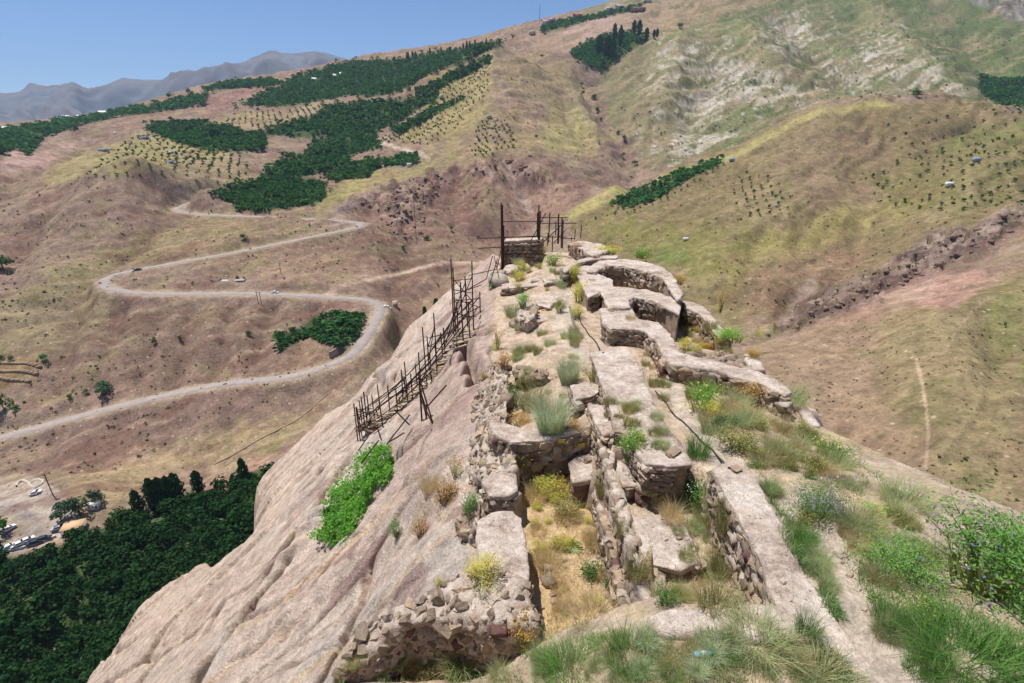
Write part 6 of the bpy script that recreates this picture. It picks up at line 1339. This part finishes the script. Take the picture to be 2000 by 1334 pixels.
# low scrub over the slopes
for lb, poly, n, wh in [('sparse dry scrub on the slopes below the road', [(0, 590), (760, 600), (700, 700), (560, 780), (200, 930), (0, 930)], 700, (1.3, .8)), ('sparse dry scrub on the slopes round the hairpins', [(0, 360), (280, 335), (700, 440), (950, 480), (900, 560), (300, 560), (0, 600)], 800, (1.6, 1.0)), ('sparse dry scrub on the red slope under the crag', [(640, 400), (1000, 330), (1180, 360), (960, 510), (740, 450)], 300, (2.0, 1.3)),
                        ('sparse scrub on the near right hill', [(1100, 430), (1600, 225), (2000, 240), (2000, 430), (1500, 640), (1330, 560)], 900, (1.5, .9)), ('sparse scrub on the brown slope at the right', [(1450, 690), (2000, 560), (2000, 980), (1750, 960)], 700, (.8, .5)), ('scrub over the grey and green back slopes', [(1180, 180), (1500, 30), (2000, 30), (2000, 190), (1600, 200), (1300, 320)], 900, (3.4, 2.0)), ('scrub on the spur slopes', [(960, 120), (1150, 140), (1240, 360), (1000, 300)], 250, (2.4, 1.5))]:
    q = np.array(scatter_px(poly, n, rgt)); p, ok = hit(q[:, 0], q[:, 1]); p = p[ok]
    keep = fbm(p[:, 0] / 30, p[:, 1] / 30, 3, 505) + .35 * rgt.normal(0, 1, len(p)) > -.1
    mass('scrub', lb, p[keep], T_SCR, wh, TL['scrub'], 'scrub', (.4, 1.4))
# ---- single trees
TREE_ME = {}
def tree_mesh(kind, i):
    if (kind, i) not in TREE_ME:
        rg = np.random.default_rng(1000 + i * 7 + hash_s(kind)); sh = 'poplar' if kind == 'pop' else 'round'
        c = crown(1000 if kind == 'pop' else 520 if kind in ('silver', 'light') else 90, rg, sh, .07 if kind == 'pop' else .055 if kind in ('silver', 'light', 'pop') else .13)
        TREE_ME[(kind, i)] = (mesh_np('crown', *c, TL[kind], False), mesh_np('trunk', *trunk(.4, .035, rg), M_BARK))
    return TREE_ME[(kind, i)]
def tree(label, px, py, w, h, kind, group=None, parts=True, name=None):
    p, ok = hit(px, py); p = p[0]; t = p[1] * CP - p[2] * SP; el = math.atan2(-p[2], math.hypot(p[0], p[1]))
    W_, H_ = w * t / F, h * t / F
    return tree_at(label, p, W_, H_, kind, group, parts, name)
def tree_at(label, p, W_, H_, kind, group=None, parts=True, name=None):
    i = rnd.randrange(3); nm = name or ('poplar_tree' if kind == 'pop' else 'tree')
    if parts:
        e = empty(nm, p); e.scale = (W_, W_, H_); e.rotation_euler = (0, 0, rnd.uniform(0, 6.28)); c, tr = tree_mesh(kind, i); obj('crown', c, e); obj('trunk', tr, e)
    else:
        e = obj(nm, SAP[rnd.randrange(len(SAP))], None, p); e.scale = (W_, W_, H_); e.rotation_euler = (0, 0, rnd.uniform(0, 6.28))
    return tag(e, label, 'tree', group, 'thing')
SAP = []
for i in range(5):
    rg = np.random.default_rng(1300 + i); SAP.append(mesh_np('young_tree', *join([crown(26, rg, 'round', .2), trunk(.4, .04, rg, 4, 0)]), TL['sap'], False))
for lb, x, y, w, h, k_ in [
    ('slim poplar standing alone at the left of the forest edge', 276, 1008, 21, 60, 'pop'), ('broad dark poplar, leftmost of the tall group over the forest', 308, 1000, 30, 77, 'pop'), ('second poplar of the tall group over the forest', 323, 994, 26, 72, 'pop'), ('third poplar of the tall group over the forest', 338, 990, 24, 70, 'pop'), ('tallest poplar, rightmost of the group over the forest', 353, 986, 26, 72, 'pop'), ('single poplar between the group and the cliff', 392, 968, 21, 57, 'pop'), ('narrow poplar close to the cliff edge', 482, 951, 19, 65, 'pop'), ('low dark poplar at the forest rim', 258, 1030, 20, 34, 'pop'),
    ('round blue green tree by the parking place', 120, 1018, 44, 44, 'silver'), ('conical tree behind the tan roofed hut', 158, 1006, 42, 44, 'silver'), ('round tree behind the small white hut', 190, 982, 36, 34, 'silver'), ('dark green tree at the left frame edge by the parking place', 4, 1046, 30, 42, 'light'),
    ('dark round bush on the slope above the lower road', 200, 772, 40, 30, 'silver'), ('small bush beside the dark round bush', 167, 768, 12, 10, 'light'), ('bush on the slope near the terraced plots', 136, 780, 12, 12, 'light'), ('tree at the top right corner of the terraced plots', 86, 706, 18, 16, 'light'), ('tree at the top of the terraced plots', 22, 708, 14, 16, 'light'), ('tree at the left edge above the terraced plots', 3, 706, 14, 18, 'light'), ('green clump at the left edge below the terraced plots', 8, 800, 34, 40, 'light'), ('small green bush right of the clump below the plots', 30, 802, 18, 16, 'light'),
    ('small tree on the track below the middle road', 302, 672, 10, 14, 'light'), ('second small tree on the track below the middle road', 352, 664, 9, 12, 'light'), ('round tree on the track near the road orchard', 486, 655, 12, 12, 'light'), ('lone round tree below the upper road', 477, 468, 15, 13, 'light'), ('green clump at the left frame edge on the slope', 6, 525, 40, 36, 'light'),
    ('bush on the red slope left of the scaffold', 833, 470, 16, 14, 'light'), ('bush on the red slope under the tall pole', 882, 450, 10, 12, 'light'), ('bush low on the red slope near the dirt track', 788, 488, 10, 10, 'light'), ('narrow tree behind the cliff near the bend', 852, 600, 11, 18, 'pop'), ('narrow tree left of it behind the cliff', 830, 618, 9, 20, 'pop'),
    ('bush in the gully below the poplars', 1136, 168, 8, 10, 'light'), ('second bush down the gully', 1138, 186, 9, 10, 'light'), ('round bush in the upper gully', 1160, 194, 12, 12, 'light'), ('bush at the bend of the gully', 1168, 222, 12, 14, 'light'), ('bush below the bend of the gully', 1174, 236, 7, 8, 'light'), ('bush in the lower gully', 1207, 262, 10, 8, 'light'), ('dark bush in the lower gully by scree', 1220, 274, 12, 11, 'light'), ('bush at the bottom of the gully', 1216, 306, 9, 9, 'light'), ('lowest bush in the gully', 1240, 322, 14, 11, 'light'), ('bush on the spur slope above the crag', 1048, 270, 9, 9, 'light'), ('dark bush on the spur flank', 1058, 112, 8, 7, 'light'), ('dark tree behind the crest of the right hill', 1790, 190, 20, 17, 'light'), ('tree on the green slope at the right back', 1917, 155, 11, 12, 'light'), ('bush on the back hill right of the poplars', 1328, 57, 14, 13, 'light'),
    ('tall poplar at the left of the clump on the back hill', 1200, 76, 9, 26, 'pop'), ('tallest poplar in the clump on the back hill', 1211, 92, 11, 36, 'pop'), ('poplar in the middle of the clump on the back hill', 1238, 68, 11, 24, 'pop'), ('poplar right of the middle one on the back hill', 1248, 70, 11, 26, 'pop'), ('poplar at the right of the clump on the back hill', 1262, 80, 10, 22, 'pop'), ('small poplar set apart right of the clump', 1277, 74, 7, 14, 'pop'), ('last small poplar right of the clump', 1283, 72, 7, 14, 'pop'), ('broad poplar low in the clump on the back hill', 1170, 108, 16, 34, 'pop'), ('second broad poplar low in the clump', 1186, 112, 16, 36, 'pop'), ('dark poplar at the lower edge of the clump', 1196, 116, 12, 38, 'pop'), ('round tree left of the poplar clump', 1122, 112, 16, 12, 'light'),
    ('dark tall tree on the far left skyline rise', 330, 192, 10, 14, 'light'), ('second tall tree on the far left skyline rise', 368, 184, 11, 15, 'light')]: tree(lb, x, y, w, h, k_)
for i, (x, h) in enumerate([(798, 8), (806, 9), (812, 7), (795, 6), (840, 9), (862, 8), (905, 9), (912, 11), (918, 10), (928, 11), (950, 9), (770, 5), (880, 6)]):
    yy = float(np.interp(x, [690, 760, 830, 900, 960, 985], [121, 118, 105, 95, 83, 84])) + 6; tree('slim poplar standing up from the upper wood against the sky', x, yy, 4, h + 5, 'pop', 'skyline poplars')
# ---- planted rows of young trees: single trees, the far remainder joined
ROWS = [
    ('young tree in the planted rows on the right hill', 'young trees on the right hill', [(1680, 345), (1800, 300), (2000, 268), (2000, 395), (1860, 415), (1720, 395)], 10.0, (3.4, 3.4)),
    ('young tree in the straggling rows below the brown dome', 'young trees below the brown dome', [(1432, 345), (1475, 335), (1540, 380), (1545, 425), (1440, 430)], 9.0, (3.0, 3.6)),
    ('young tree on the upper right shoulder of the right hill', 'young trees on the right shoulder', [(1720, 235), (1990, 212), (1990, 230), (1860, 290), (1750, 330)], 15.0, (3.4, 3.2)),
    ('young tree of the orchard on the yellow slope at the left', 'young orchard trees on the left slope', [(205, 305), (250, 272), (330, 255), (420, 300), (350, 330), (260, 345), (200, 350), (160, 350)], 8.0, (3.2, 2.8)),
    ('young tree of the orchard below the left wood', 'young orchard trees below the left wood', [(330, 300), (480, 298), (480, 350), (400, 360), (340, 335)], 8.0, (3.0, 2.6)),
    ('young tree of the orchard on the spur', 'young orchard trees on the spur', [(800, 200), (900, 150), (955, 120), (950, 180), (900, 240), (840, 280), (740, 275), (790, 240)], 8.0, (3.6, 3.2)),
    ('young tree in the rows at the foot of the spur', 'young trees at the foot of the spur', [(940, 240), (985, 235), (1010, 285), (930, 310), (920, 290)], 7.0, (3.0, 2.6)),
    ('young tree of the terraces under the upper wood', 'young trees on the terraces', [(450, 225), (600, 210), (690, 200), (600, 240), (500, 250), (440, 245)], 9.0, (4.0, 3.2)),
    ('young tree along the strip on the right hill crest', 'young trees along the crest strip', [(1150, 430), (1260, 395), (1400, 325), (1420, 318), (1360, 355), (1280, 405)], 7.0, (2.8, 3.0))]
ang = R(24); rest = []
cand_t = []
for lb, gr, poly, sp_, wh in ROWS:
    q = np.array(scatter_px(poly, 5000, rgt)); p, ok = hit(q[:, 0], q[:, 1]); p = p[ok]
    u = p[:, 0] * math.cos(ang) + p[:, 1] * math.sin(ang); v = -p[:, 0] * math.sin(ang) + p[:, 1] * math.cos(ang)
    seen = set()
    for a, uu, vv in zip(p, u, v):
        c_ = (round(uu / sp_), round(vv / (sp_ * 1.15)))
        if c_ in seen: continue
        seen.add(c_)
        if rgt.random() < .2: continue
        un, vn = c_[0] * sp_ + rgt.normal(0, .5), c_[1] * sp_ * 1.15 + rgt.normal(0, .5); x_, y_ = un * math.cos(ang) - vn * math.sin(ang), un * math.sin(ang) + vn * math.cos(ang)
        z_ = float(ground_z(np.array([x_]), np.array([y_]))[0]); qx, qy, qt = project(x_, y_, z_)
        if poly_sdf(np.array([qx]), np.array([qy]), poly)[0] > 3: continue
        cand_t.append((wh[1] / qt, (x_, y_, z_), wh, lb, gr))
cand_t.sort(key=lambda c_: -c_[0])
for s_, p, wh, lb, gr in cand_t[:300]:
    k_ = rgt.uniform(.6, 1.2); tree_at(lb, p, wh[0] * k_, wh[1] * k_, 'sap', gr, False, 'young_tree')
if len(cand_t) > 300: mass('young_orchard', 'rows of tiny young orchard trees farther up the slopes', np.array([c_[1] for c_ in cand_t[300:]]), [crown(14, np.random.default_rng(77 + i), 'round', .3) for i in range(3)], (3.2, 2.8), TL['sap'], 'trees')
# rocks on the crag and outcrop
rk = [];
for poly, n in [([(690, 400), (800, 350), (900, 330), (985, 308), (1060, 335), (1000, 350), (900, 350), (840, 390), (790, 440), (750, 420)], 170), ([(1480, 665), (1560, 605), (1680, 532), (1780, 495), (1900, 445), (2000, 405), (2000, 446), (1900, 496), (1800, 540), (1700, 580), (1600, 630)], 200), ([(740, 440), (830, 400), (830, 470), (770, 470)], 60)]:
    q = np.array(scatter_px(poly, n, rgt)); p, ok = hit(q[:, 0], q[:, 1]); rk += p[ok].tolist()
sv = [np.array([v.co[:] for v in m_.vertices]) for m_ in STONES[:6]]; sf = []
for m_ in STONES[:6]: sf.append(np.array([list(p.vertices) for p in m_.polygons]))
V_, F_, o_ = [], [], 0
for p in rk:
    i = int(rgt.integers(6)); s = (.25 + 1.1 * rgt.random() ** 2.5) * max(.8, math.hypot(p[0], p[1]) / 380); a = rgt.uniform(0, 6.28); v = sv[i] * [s * 1.3, s * .8, s * .8]; v = np.stack([v[:, 0] * math.cos(a) - v[:, 1] * math.sin(a), v[:, 0] * math.sin(a) + v[:, 1] * math.cos(a), v[:, 2]], 1)
    V_.append(v + p); F_.append(sf[i] + o_); o_ += len(v)
o = obj('outcrop_rocks', mesh_np('outcrop_rocks', np.vstack(V_), np.vstack(F_), rock_mat('outcrop_rock', (150, 126, 112), (112, 92, 84), .2, .6, .05), False)); tag(o, 'jagged dark rocks on the crag and along the gully outcrop', 'rocks', None, 'stuff')
print('TREES', nf, len(cand_t))
# ================================================================== houses, vehicles, poles of the valley
def boxes(bl):
    """list of (cx, cy, cz, sx, sy, sz) -> verts, quads"""
    V_, F_ = [], []
    for i, (cx, cy, cz, sx, sy, sz) in enumerate(bl):
        V_ += [(cx + a * sx / 2, cy + b * sy / 2, cz + c * sz / 2) for a in (-1, 1) for b in (-1, 1) for c in (-1, 1)]
        F_ += [[8 * i + q for q in f] for f in ((0, 1, 3, 2), (4, 6, 7, 5), (0, 4, 5, 1), (2, 3, 7, 6), (0, 2, 6, 4), (1, 5, 7, 3))]
    return np.array(V_, float), np.array(F_)
def paint(name, rgb, rough=.5, metal=0., spec=.4): return simple(name, alb(rgb), rough, .06, 3.0, metal, 0, spec)
PM = dict(white=paint('white_paint', (235, 235, 232), .35), silver=paint('silver_paint', (180, 184, 188), .35), dark=paint('dark_paint', (52, 60, 70), .35), glass=paint('dark_glass', (40, 46, 52), .15, 0, .6), tyre=paint('tyre', (34, 32, 31), .9), wallc=paint('pale_render', (205, 190, 172), .9), wallw=paint('white_render', (232, 226, 216), .9), brick=paint('brick_wall', (150, 110, 90), .9), roofr=paint('red_roof', (186, 86, 66), .8), roofb=paint('blue_roof', (150, 170, 190), .5), roofw=paint('white_roof', (236, 236, 236), .6), rooft=paint('mud_roof', (214, 174, 128), .95), door=paint('wood_door', (110, 80, 60), .8), lamp=paint('lamp_glass', (220, 215, 200), .2), conc=paint('pale_concrete', (226, 222, 214), .9), wood=paint('dark_wood_pole', (70, 56, 46), .9), mud=paint('mud_bank', (158, 132, 106), .95))
def car_meshes():
    prof = [(-2.15, .35), (-2.2, .72), (-1.95, .88), (-1.35, .95), (-.75, 1.38), (.55, 1.42), (1.2, .98), (1.95, .86), (2.2, .66), (2.15, .35)]
    def ext(pr, w0, w1, zc=.95):
        n = len(pr); v = [(x, -(w0 if z <= zc else w1), z) for x, z in pr] + [(x, (w0 if z <= zc else w1), z) for x, z in pr]
        bm = bmesh.new(); vs = [bm.verts.new(q) for q in v]; bm.faces.new(vs[:n]); bm.faces.new(vs[n:][::-1])
        for i in range(n): bm.faces.new((vs[i], vs[n + i], vs[n + (i + 1) % n], vs[(i + 1) % n]))
        bmesh.ops.recalc_face_normals(bm, faces=bm.faces[:]); bmesh.ops.bevel(bm, geom=bm.edges[:], offset=.05, segments=1, affect='EDGES'); me = bpy.data.meshes.new('car_body'); bm.to_mesh(me); bm.free(); return me
    body = ext(prof, .85, .66)
    win = mesh_np('window', *boxes([(-.12, -.765, 1.17, 1.35, .06, .3), (-.12, .765, 1.17, 1.35, .06, .3)]), PM['glass'], False)
    wsf = mesh_np('windscreen', np.array([(.62, -.6, 1.40), (.62, .6, 1.40), (1.17, .72, 1.03), (1.17, -.72, 1.03), (-.80, -.6, 1.38), (-.80, .6, 1.38), (-1.32, .72, 1.0), (-1.32, -.72, 1.0)]) + [0, 0, .015], np.array([(0, 3, 2, 1), (4, 5, 6, 7)]), PM['glass'], False)
    wv, wf = lathe([(.0, -.1), (.2, -.1), (.32, -.09), (.33, 0), (.32, .09), (.2, .1), (.0, .1)], 12); wheel = mesh_np('wheel', wv[:, [0, 2, 1]], wf, PM['tyre'])
    lampm = mesh_np('headlight', *boxes([(0, 0, 0, .06, .3, .14)]), PM['lamp'], False)
    rv, rf = lathe([(.001, -.012), (.17, -.012), (.19, 0), (.17, .012), (.001, .012)], 10); rim = mesh_np('rim', rv[:, [0, 2, 1]], rf, PM['silver'])
    return body, win, wsf, wheel, lampm, rim
CAR = car_meshes()
def car(label, px, py, yaw, col, group='parked cars'):
    p, ok = hit(px, py); p = p[0]; e = empty('parked_car', p, yaw); tag(e, label, 'car', group, 'thing')
    b = CAR[0].copy(); b.materials.append(PM[col]); obj('car_body', b, e); obj('window', CAR[1], e); obj('windscreen', CAR[2], e)
    for x in (-1.35, 1.35):
        for y in (-.78, .78): obj('rim', CAR[5], obj('wheel', CAR[3], e, (x, y, .33)), (0, math.copysign(.1, y), 0))
    for y in (-.6, .6): obj('headlight', CAR[4], e, (2.17, y, .66))
    g4 = [float(ground_z(np.array([p[0] + 2 * math.cos(yaw) * s]), np.array([p[1] + 2 * math.sin(yaw) * s]))[0]) for s in (-1, 1)]; e.location.z = (g4[0] + g4[1]) / 2 + .12; e.rotation_euler = (0, -math.atan2(g4[1] - g4[0], 4), yaw)
    return e
for a in [('white car alone on the gravel left of the power pole', 72, 966, .25, 'white'), ('grey car beside the tan roofed hut', 116, 1034, .5, 'silver'), ('white car in the roadside row, rightmost', 53, 1058, .9, 'white'), ('white car in the roadside row, second from the right', 38, 1066, .9, 'white'), ('white car in the roadside row, third from the right', 17, 1072, 1.0, 'white'), ('white car cut by the left frame edge', 1, 1078, 1.0, 'white'), ('dark car parked behind the wood edge, right of the row', 85, 1055, .6, 'dark'), ('dark car between the white row and the other dark car', 69, 1062, .6, 'dark'), ('white car half hidden behind the dark green tree', 17, 1036, 1.2, 'white'), ('white car parked at the outside of the road bend', 756, 599, .1, 'white'), ('dark car driving on the left hairpin road', 270, 529, .35, 'dark'), ('tiny white car on the middle road near the power poles', 537, 573, 0.05, 'white')]: car(*a)
def house(label, px, py, w, h, d, wallm, roofm, roof='flat', yaw=.2, name='house', win=2, lift=0.0):
    """w, h in photo pixels, d = depth / width"""
    p, ok = hit(px, py); p = p[0]; t = p[1] * CP - p[2] * SP; W_ = w * t / F; H_ = h * t / F; D_ = W_ * d
    e = empty(name, p + np.array([0, 0, lift]), yaw); tag(e, label, 'house' if name == 'house' else name.replace('_', ' ').split()[-1], None, 'thing')
    obj('wall', mesh_np('wall', *boxes([(0, 0, H_ / 2 - .6, W_, D_, H_ + 1.2)]), PM[wallm], False), e)
    if roof == 'flat': rf = mesh_np('roof', *boxes([(0, 0, H_ + .12, W_ * 1.06, D_ * 1.06, .25)]), PM[roofm], False)
    else:
        x, y, z = W_ * .55, D_ * .57, H_ * 1.45; v = np.array([(-x, -y, H_), (x, -y, H_), (x, y, H_), (-x, y, H_), (-x, 0, z), (x, 0, z)]) + [0, 0, .02]; me = bpy.data.meshes.new('roof'); me.from_pydata([tuple(q) for q in v], [], [(0, 1, 5, 4), (2, 3, 4, 5), (1, 2, 5), (3, 0, 4), (3, 2, 1, 0)]); me.materials.append(PM[roofm]); rf = me
    obj('roof', rf, e)
    ww = W_ / (win + 1.5)
    for i in range(win): obj('pane', mesh_np('pane', *boxes([(-W_ / 2 + (i + .75) * W_ / (win + 1), -D_ / 2 - .08, H_ * .58, ww * .42, .04, H_ * .27)]), PM['glass'], False), obj('window', mesh_np('window', *boxes([(-W_ / 2 + (i + .75) * W_ / (win + 1), -D_ / 2 - .03, H_ * .58, ww * .5, .08, H_ * .34)]), PM['conc'], False), e))
    obj('door', mesh_np('door', *boxes([(W_ / 2 - ww * .5, -D_ / 2 - .03, H_ * .36, ww * .45, .08, H_ * .72)]), PM['door'], False), e)
    return e
for a in [('tan flat roofed hut at the parking place', 147, 1036, 34, 13, .75, 'wallc', 'rooft', 'flat', .35), ('small white hut behind the trees of the parking place', 184, 990, 18, 10, .8, 'wallw', 'wallw', 'flat', .3), ('small booth at the outside of the road bend', 772, 598, 9, 9, .8, 'wallc', 'rooft', 'flat', .1, 'roadside_booth', 1),
          ('red roofed house in the skyline village, leftmost', 1064, 47, 13, 6, .7, 'wallw', 'roofr', 'gable', .2), ('pale blue walled house in the skyline village', 1078, 44, 12, 7, .7, 'roofb', 'roofb', 'flat', .1), ('house with bright red roof on the skyline', 1128, 36, 15, 6, .7, 'brick', 'roofr', 'gable', .25), ('white house on the skyline above the bare slope', 1188, 20, 11, 5, .7, 'wallw', 'roofw', 'flat', .1), ('dark roofed house right of the white skyline house', 1208, 17, 12, 5, .7, 'wallc', 'roofb', 'gable', .2), ('ruined stone house on the bare slope under the skyline', 1246, 22, 26, 6, .5, 'brick', 'wallc', 'flat', .1), ('blue roofed house at the top of the skyline', 1264, 3, 13, 5, .7, 'wallw', 'roofb', 'gable', .1), ('small grey hut alone left of the bare slope', 1039, 66, 12, 5, .6, 'wallc', 'wallc', 'flat', .1),
          ('white roofed house in the far left village', 130, 233, 14, 5, .7, 'wallw', 'roofw', 'gable', .1), ('second white roofed house in the far left village', 155, 231, 10, 4, .7, 'wallc', 'roofw', 'gable', .3), ('third pale house in the far left village, highest', 202, 224, 13, 5, .6, 'wallw', 'roofw', 'gable', .1), ('white house at the left frame edge', 16, 256, 12, 6, .8, 'brick', 'roofw', 'gable', .2), ('blue roofed shed at the left frame edge', 2, 262, 8, 5, .8, 'wallw', 'roofb', 'flat', .2, 'farm_shed', 1), ('yellow excavator shed on the far left slope', 160, 243, 9, 3, .6, 'rooft', 'rooft', 'flat', .1, 'farm_shed', 1),
          ('white house in the upper wood, left', 614, 158, 8, 4, .7, 'wallw', 'roofw', 'gable', .1), ('white house in the upper wood, middle', 655, 151, 8, 4, .7, 'wallw', 'roofw', 'gable', .3), ('white house in the upper wood, right', 667, 149, 6, 5, .7, 'wallw', 'roofw', 'gable', .1), ('blue roofed pump house beside the middle wood', 862, 190, 7, 5, .8, 'wallw', 'roofb', 'flat', .2, 'farm_shed', 1), ('grey shed on the yellow slope at the left', 203, 294, 18, 3, .5, 'roofb', 'roofb', 'flat', .1, 'farm_shed', 1), ('small shed on the left orchard slope', 228, 262, 8, 4, .7, 'wallw', 'roofw', 'flat', .1, 'farm_shed', 1), ('blue shed above the left orchard', 284, 271, 11, 4, .7, 'roofb', 'roofb', 'flat', .1, 'farm_shed', 1), ('blue hut in the rows below the left wood', 335, 319, 8, 5, .8, 'roofb', 'roofb', 'flat', .1, 'farm_shed', 1), ('hut at the top of the rows below the left wood', 336, 299, 9, 4, .8, 'wallw', 'roofb', 'flat', .1, 'farm_shed', 1), ('hut beside the hedge below the dirt track', 800, 323, 9, 4, .8, 'wallw', 'roofw', 'flat', .1, 'farm_shed', 1), ('white hut on the spur crest', 960, 110, 4, 4, .8, 'wallw', 'roofw', 'flat', .1, 'farm_shed', 1), ('grey shed on the flank of the spur', 955, 229, 9, 4, .8, 'wallc', 'roofw', 'flat', .1, 'farm_shed', 1), ('small white shed right of the grey one on the spur', 969, 235, 6, 3, .8, 'wallw', 'roofw', 'flat', .1, 'farm_shed', 1)]: house(*a)
# water tanks
TKV = lathe([(.001, 0), (.5, 0), (.52, .03), (.52, .95), (.47, 1.0), (.12, 1.06), (.12, 1.1), (.001, 1.1)], 14)
for lb, x, y, w, m_ in [('white water tank on the grassy slope beyond the ridge', 1339, 470, 9, 'white'), ('white water tank among the young trees at the right', 1853, 364, 12, 'white'), ('blue tank among the young trees at the far right', 1906, 316, 12, 'roofb'), ('blue tank at the end of the crest strip', 1429, 315, 9, 'roofb'), ('grey tank below the brown dome', 1516, 404, 6, 'silver')]:
    p, ok = hit(x, y); p = p[0]; t = p[1] * CP - p[2] * SP; s = w * t / F * 1.05; e = empty('water_tank', p); tag(e, lb, 'tank', 'water tanks', 'thing')
    o = obj('tank_body', mesh_np('tank_body', TKV[0][:, [2, 0, 1]] * [s, s * .62, s * .62] + [-s * .5, 0, s * .36], TKV[1], PM[m_]), e); obj('cradle', mesh_np('cradle', *boxes([(-s * .25, 0, 0, .15, s * .5, s * .3), (s * .25, 0, 0, .15, s * .5, s * .3)]), PM['conc'], False), e)
# concrete slab, terraces, low wall
p = hit([433, 478], [547, 548])[0]; d = p[1] - p[0]; L = float(np.hypot(d[0], d[1])); yaw = math.atan2(d[1], d[0])
o = obj('concrete_slab', mesh_np('concrete_slab', *boxes([(0, 0, 0, L, 9, .5), (-L / 2 + .6, 3.5, .6, 1.2, 1.2, .9)]), PM['conc'], False), None, (p[0] + p[1]) / 2 + np.array([0, 2.5, .5])); o.rotation_euler = (R(6), 0, yaw); tag(o, 'flat white concrete slab inside the left hairpin', 'slab', None, 'thing')
for i, (a, b) in enumerate([((-20, 704), (76, 717)), ((-20, 723), (70, 730)), ((-20, 738), (55, 745))]):
    q = hit([a[0], (a[0] + b[0]) / 2, b[0]], [a[1], (a[1] + b[1]) / 2, b[1]])[0]; pts_ = catmull(q, 2.0); pts_[:, 2] = ground_z(pts_[:, 0], pts_[:, 1]); bl = [(x, y, z + .2, 2.4, 1.2, 1.4) for x, y, z in pts_ - pts_[0]]
    o = obj('terrace_bank', mesh_np('terrace_bank', *boxes(bl), PM['mud'], False), None, pts_[0]); tag(o, ['upper', 'middle', 'lowest'][i] + ' earth bank of the terraced plots at the left edge', 'bank', 'terrace banks', 'thing')
def low_wall(label, pxs, h, th, mat, name='roadside_wall'):
    q = np.array([hit(*c_)[0][0] for c_ in pxs]); P = catmull(q, 1.2); P[:, 2] = ground_z(P[:, 0], P[:, 1]); d = np.gradient(P[:, :2], axis=0); d /= np.linalg.norm(d, axis=1)[:, None] + 1e-9; n = np.stack([-d[:, 1], d[:, 0]], 1) * th / 2
    ring = [np.c_[P[:, :2] + n, P[:, 2] - .6], np.c_[P[:, :2] + n, P[:, 2] + h], np.c_[P[:, :2] - n, P[:, 2] + h], np.c_[P[:, :2] - n, P[:, 2] - .6]]; v = np.stack(ring, 1)
    return tag(obj(name, mesh_np(name, (v - P[0]).reshape(-1, 3), grid_faces(len(P), 4), mat, False), None, P[0]), label, 'wall', None, 'thing')
low_wall('low stone wall beside the road below the bend orchard', [(643, 698), (652, 695), (660, 688)], 3.0, .8, M_CORE)
low_wall('long low wall running down the slope to the cliff', [(418, 908), (470, 880), (540, 842), (612, 795), (640, 770)], .3, .5, PM['mud'], 'field_wall')
ring_ = [(55 + 21 * math.cos(a), 945 + 7 * math.sin(a)) for a in np.linspace(-1.2, 4.0, 9)]; low_wall('low curved basin wall at the edge of the parking place', [(33, 951), (36, 944), (45, 940), (56, 944), (60, 950), (70, 951), (83, 946), (85, 940), (76, 938), (62, 942)], .9, .5, PM['wallc'], 'basin_wall')
low_wall('kerb wall between the parked cars and the wood', [(-10, 1084), (30, 1074), (80, 1060), (110, 1048)], .7, .4, PM['conc'], 'kerb_wall')
# poles
for lb, x, yb, yt, arms in [('wooden power pole standing by the parking place', 104, 968, 926, 2), ('left of the twin power poles below the middle road', 505, 594, 570, 1), ('right of the twin power poles below the middle road', 511, 595, 570, 1), ('power pole between the concrete slab and the road', 549, 535, 514, 1), ('tall dark pole on the red slope under the crag', 814, 478, 384, 1), ('radio mast on the skyline beside the village', 1054, 46, 10, 3)]:
    p, ok = hit(x, yb); p = p[0]; zt = z_at(p[1], yt) if yb - yt < 60 else z_at(p[1], yt); H_ = max(6, zt - p[2]); e = empty('radio_mast' if 'mast' in lb else 'power_pole', p); tag(e, lb, 'mast' if 'mast' in lb else 'pole', None, 'thing')
    me = cyl_mesh('shaft', PM['wood'], 8); o = obj('shaft', me, e, (0, 0, -.5)); rr = .16 if 'mast' not in lb else .5; o.scale = (rr, rr, H_ + .5)
    for i in range(arms): o = obj('crossarm', mesh_np('crossarm', *boxes([(0, 0, 0, 1.8 if 'mast' not in lb else 1.2, .14, .14)]), PM['wood'], False), e, (0, 0, H_ * (.95 - .12 * i)))
# ================================================================== air
hz = mesh_np('haze', *boxes([(0, 4000, 150, 19000, 11400, 1900)]), None, False)
hm = bpy.data.materials.new('haze_air'); hm.use_nodes = True; ht = hm.node_tree; ht.nodes.remove(ht.nodes['Principled BSDF']); pv = ht.nodes.new('ShaderNodeVolumePrincipled'); ht.links.new(pv.outputs[0], ht.nodes['Material Output'].inputs['Volume'])
pv.inputs['Color'].default_value = (.55, .74, 1.0, 1); pv.inputs['Density'].default_value = 7.0e-5; pv.inputs['Anisotropy'].default_value = 0.0
hz.materials.append(hm); o = obj('haze', hz); tag(o, 'thin blue haze of the mountain air', None, None, 'stuff')
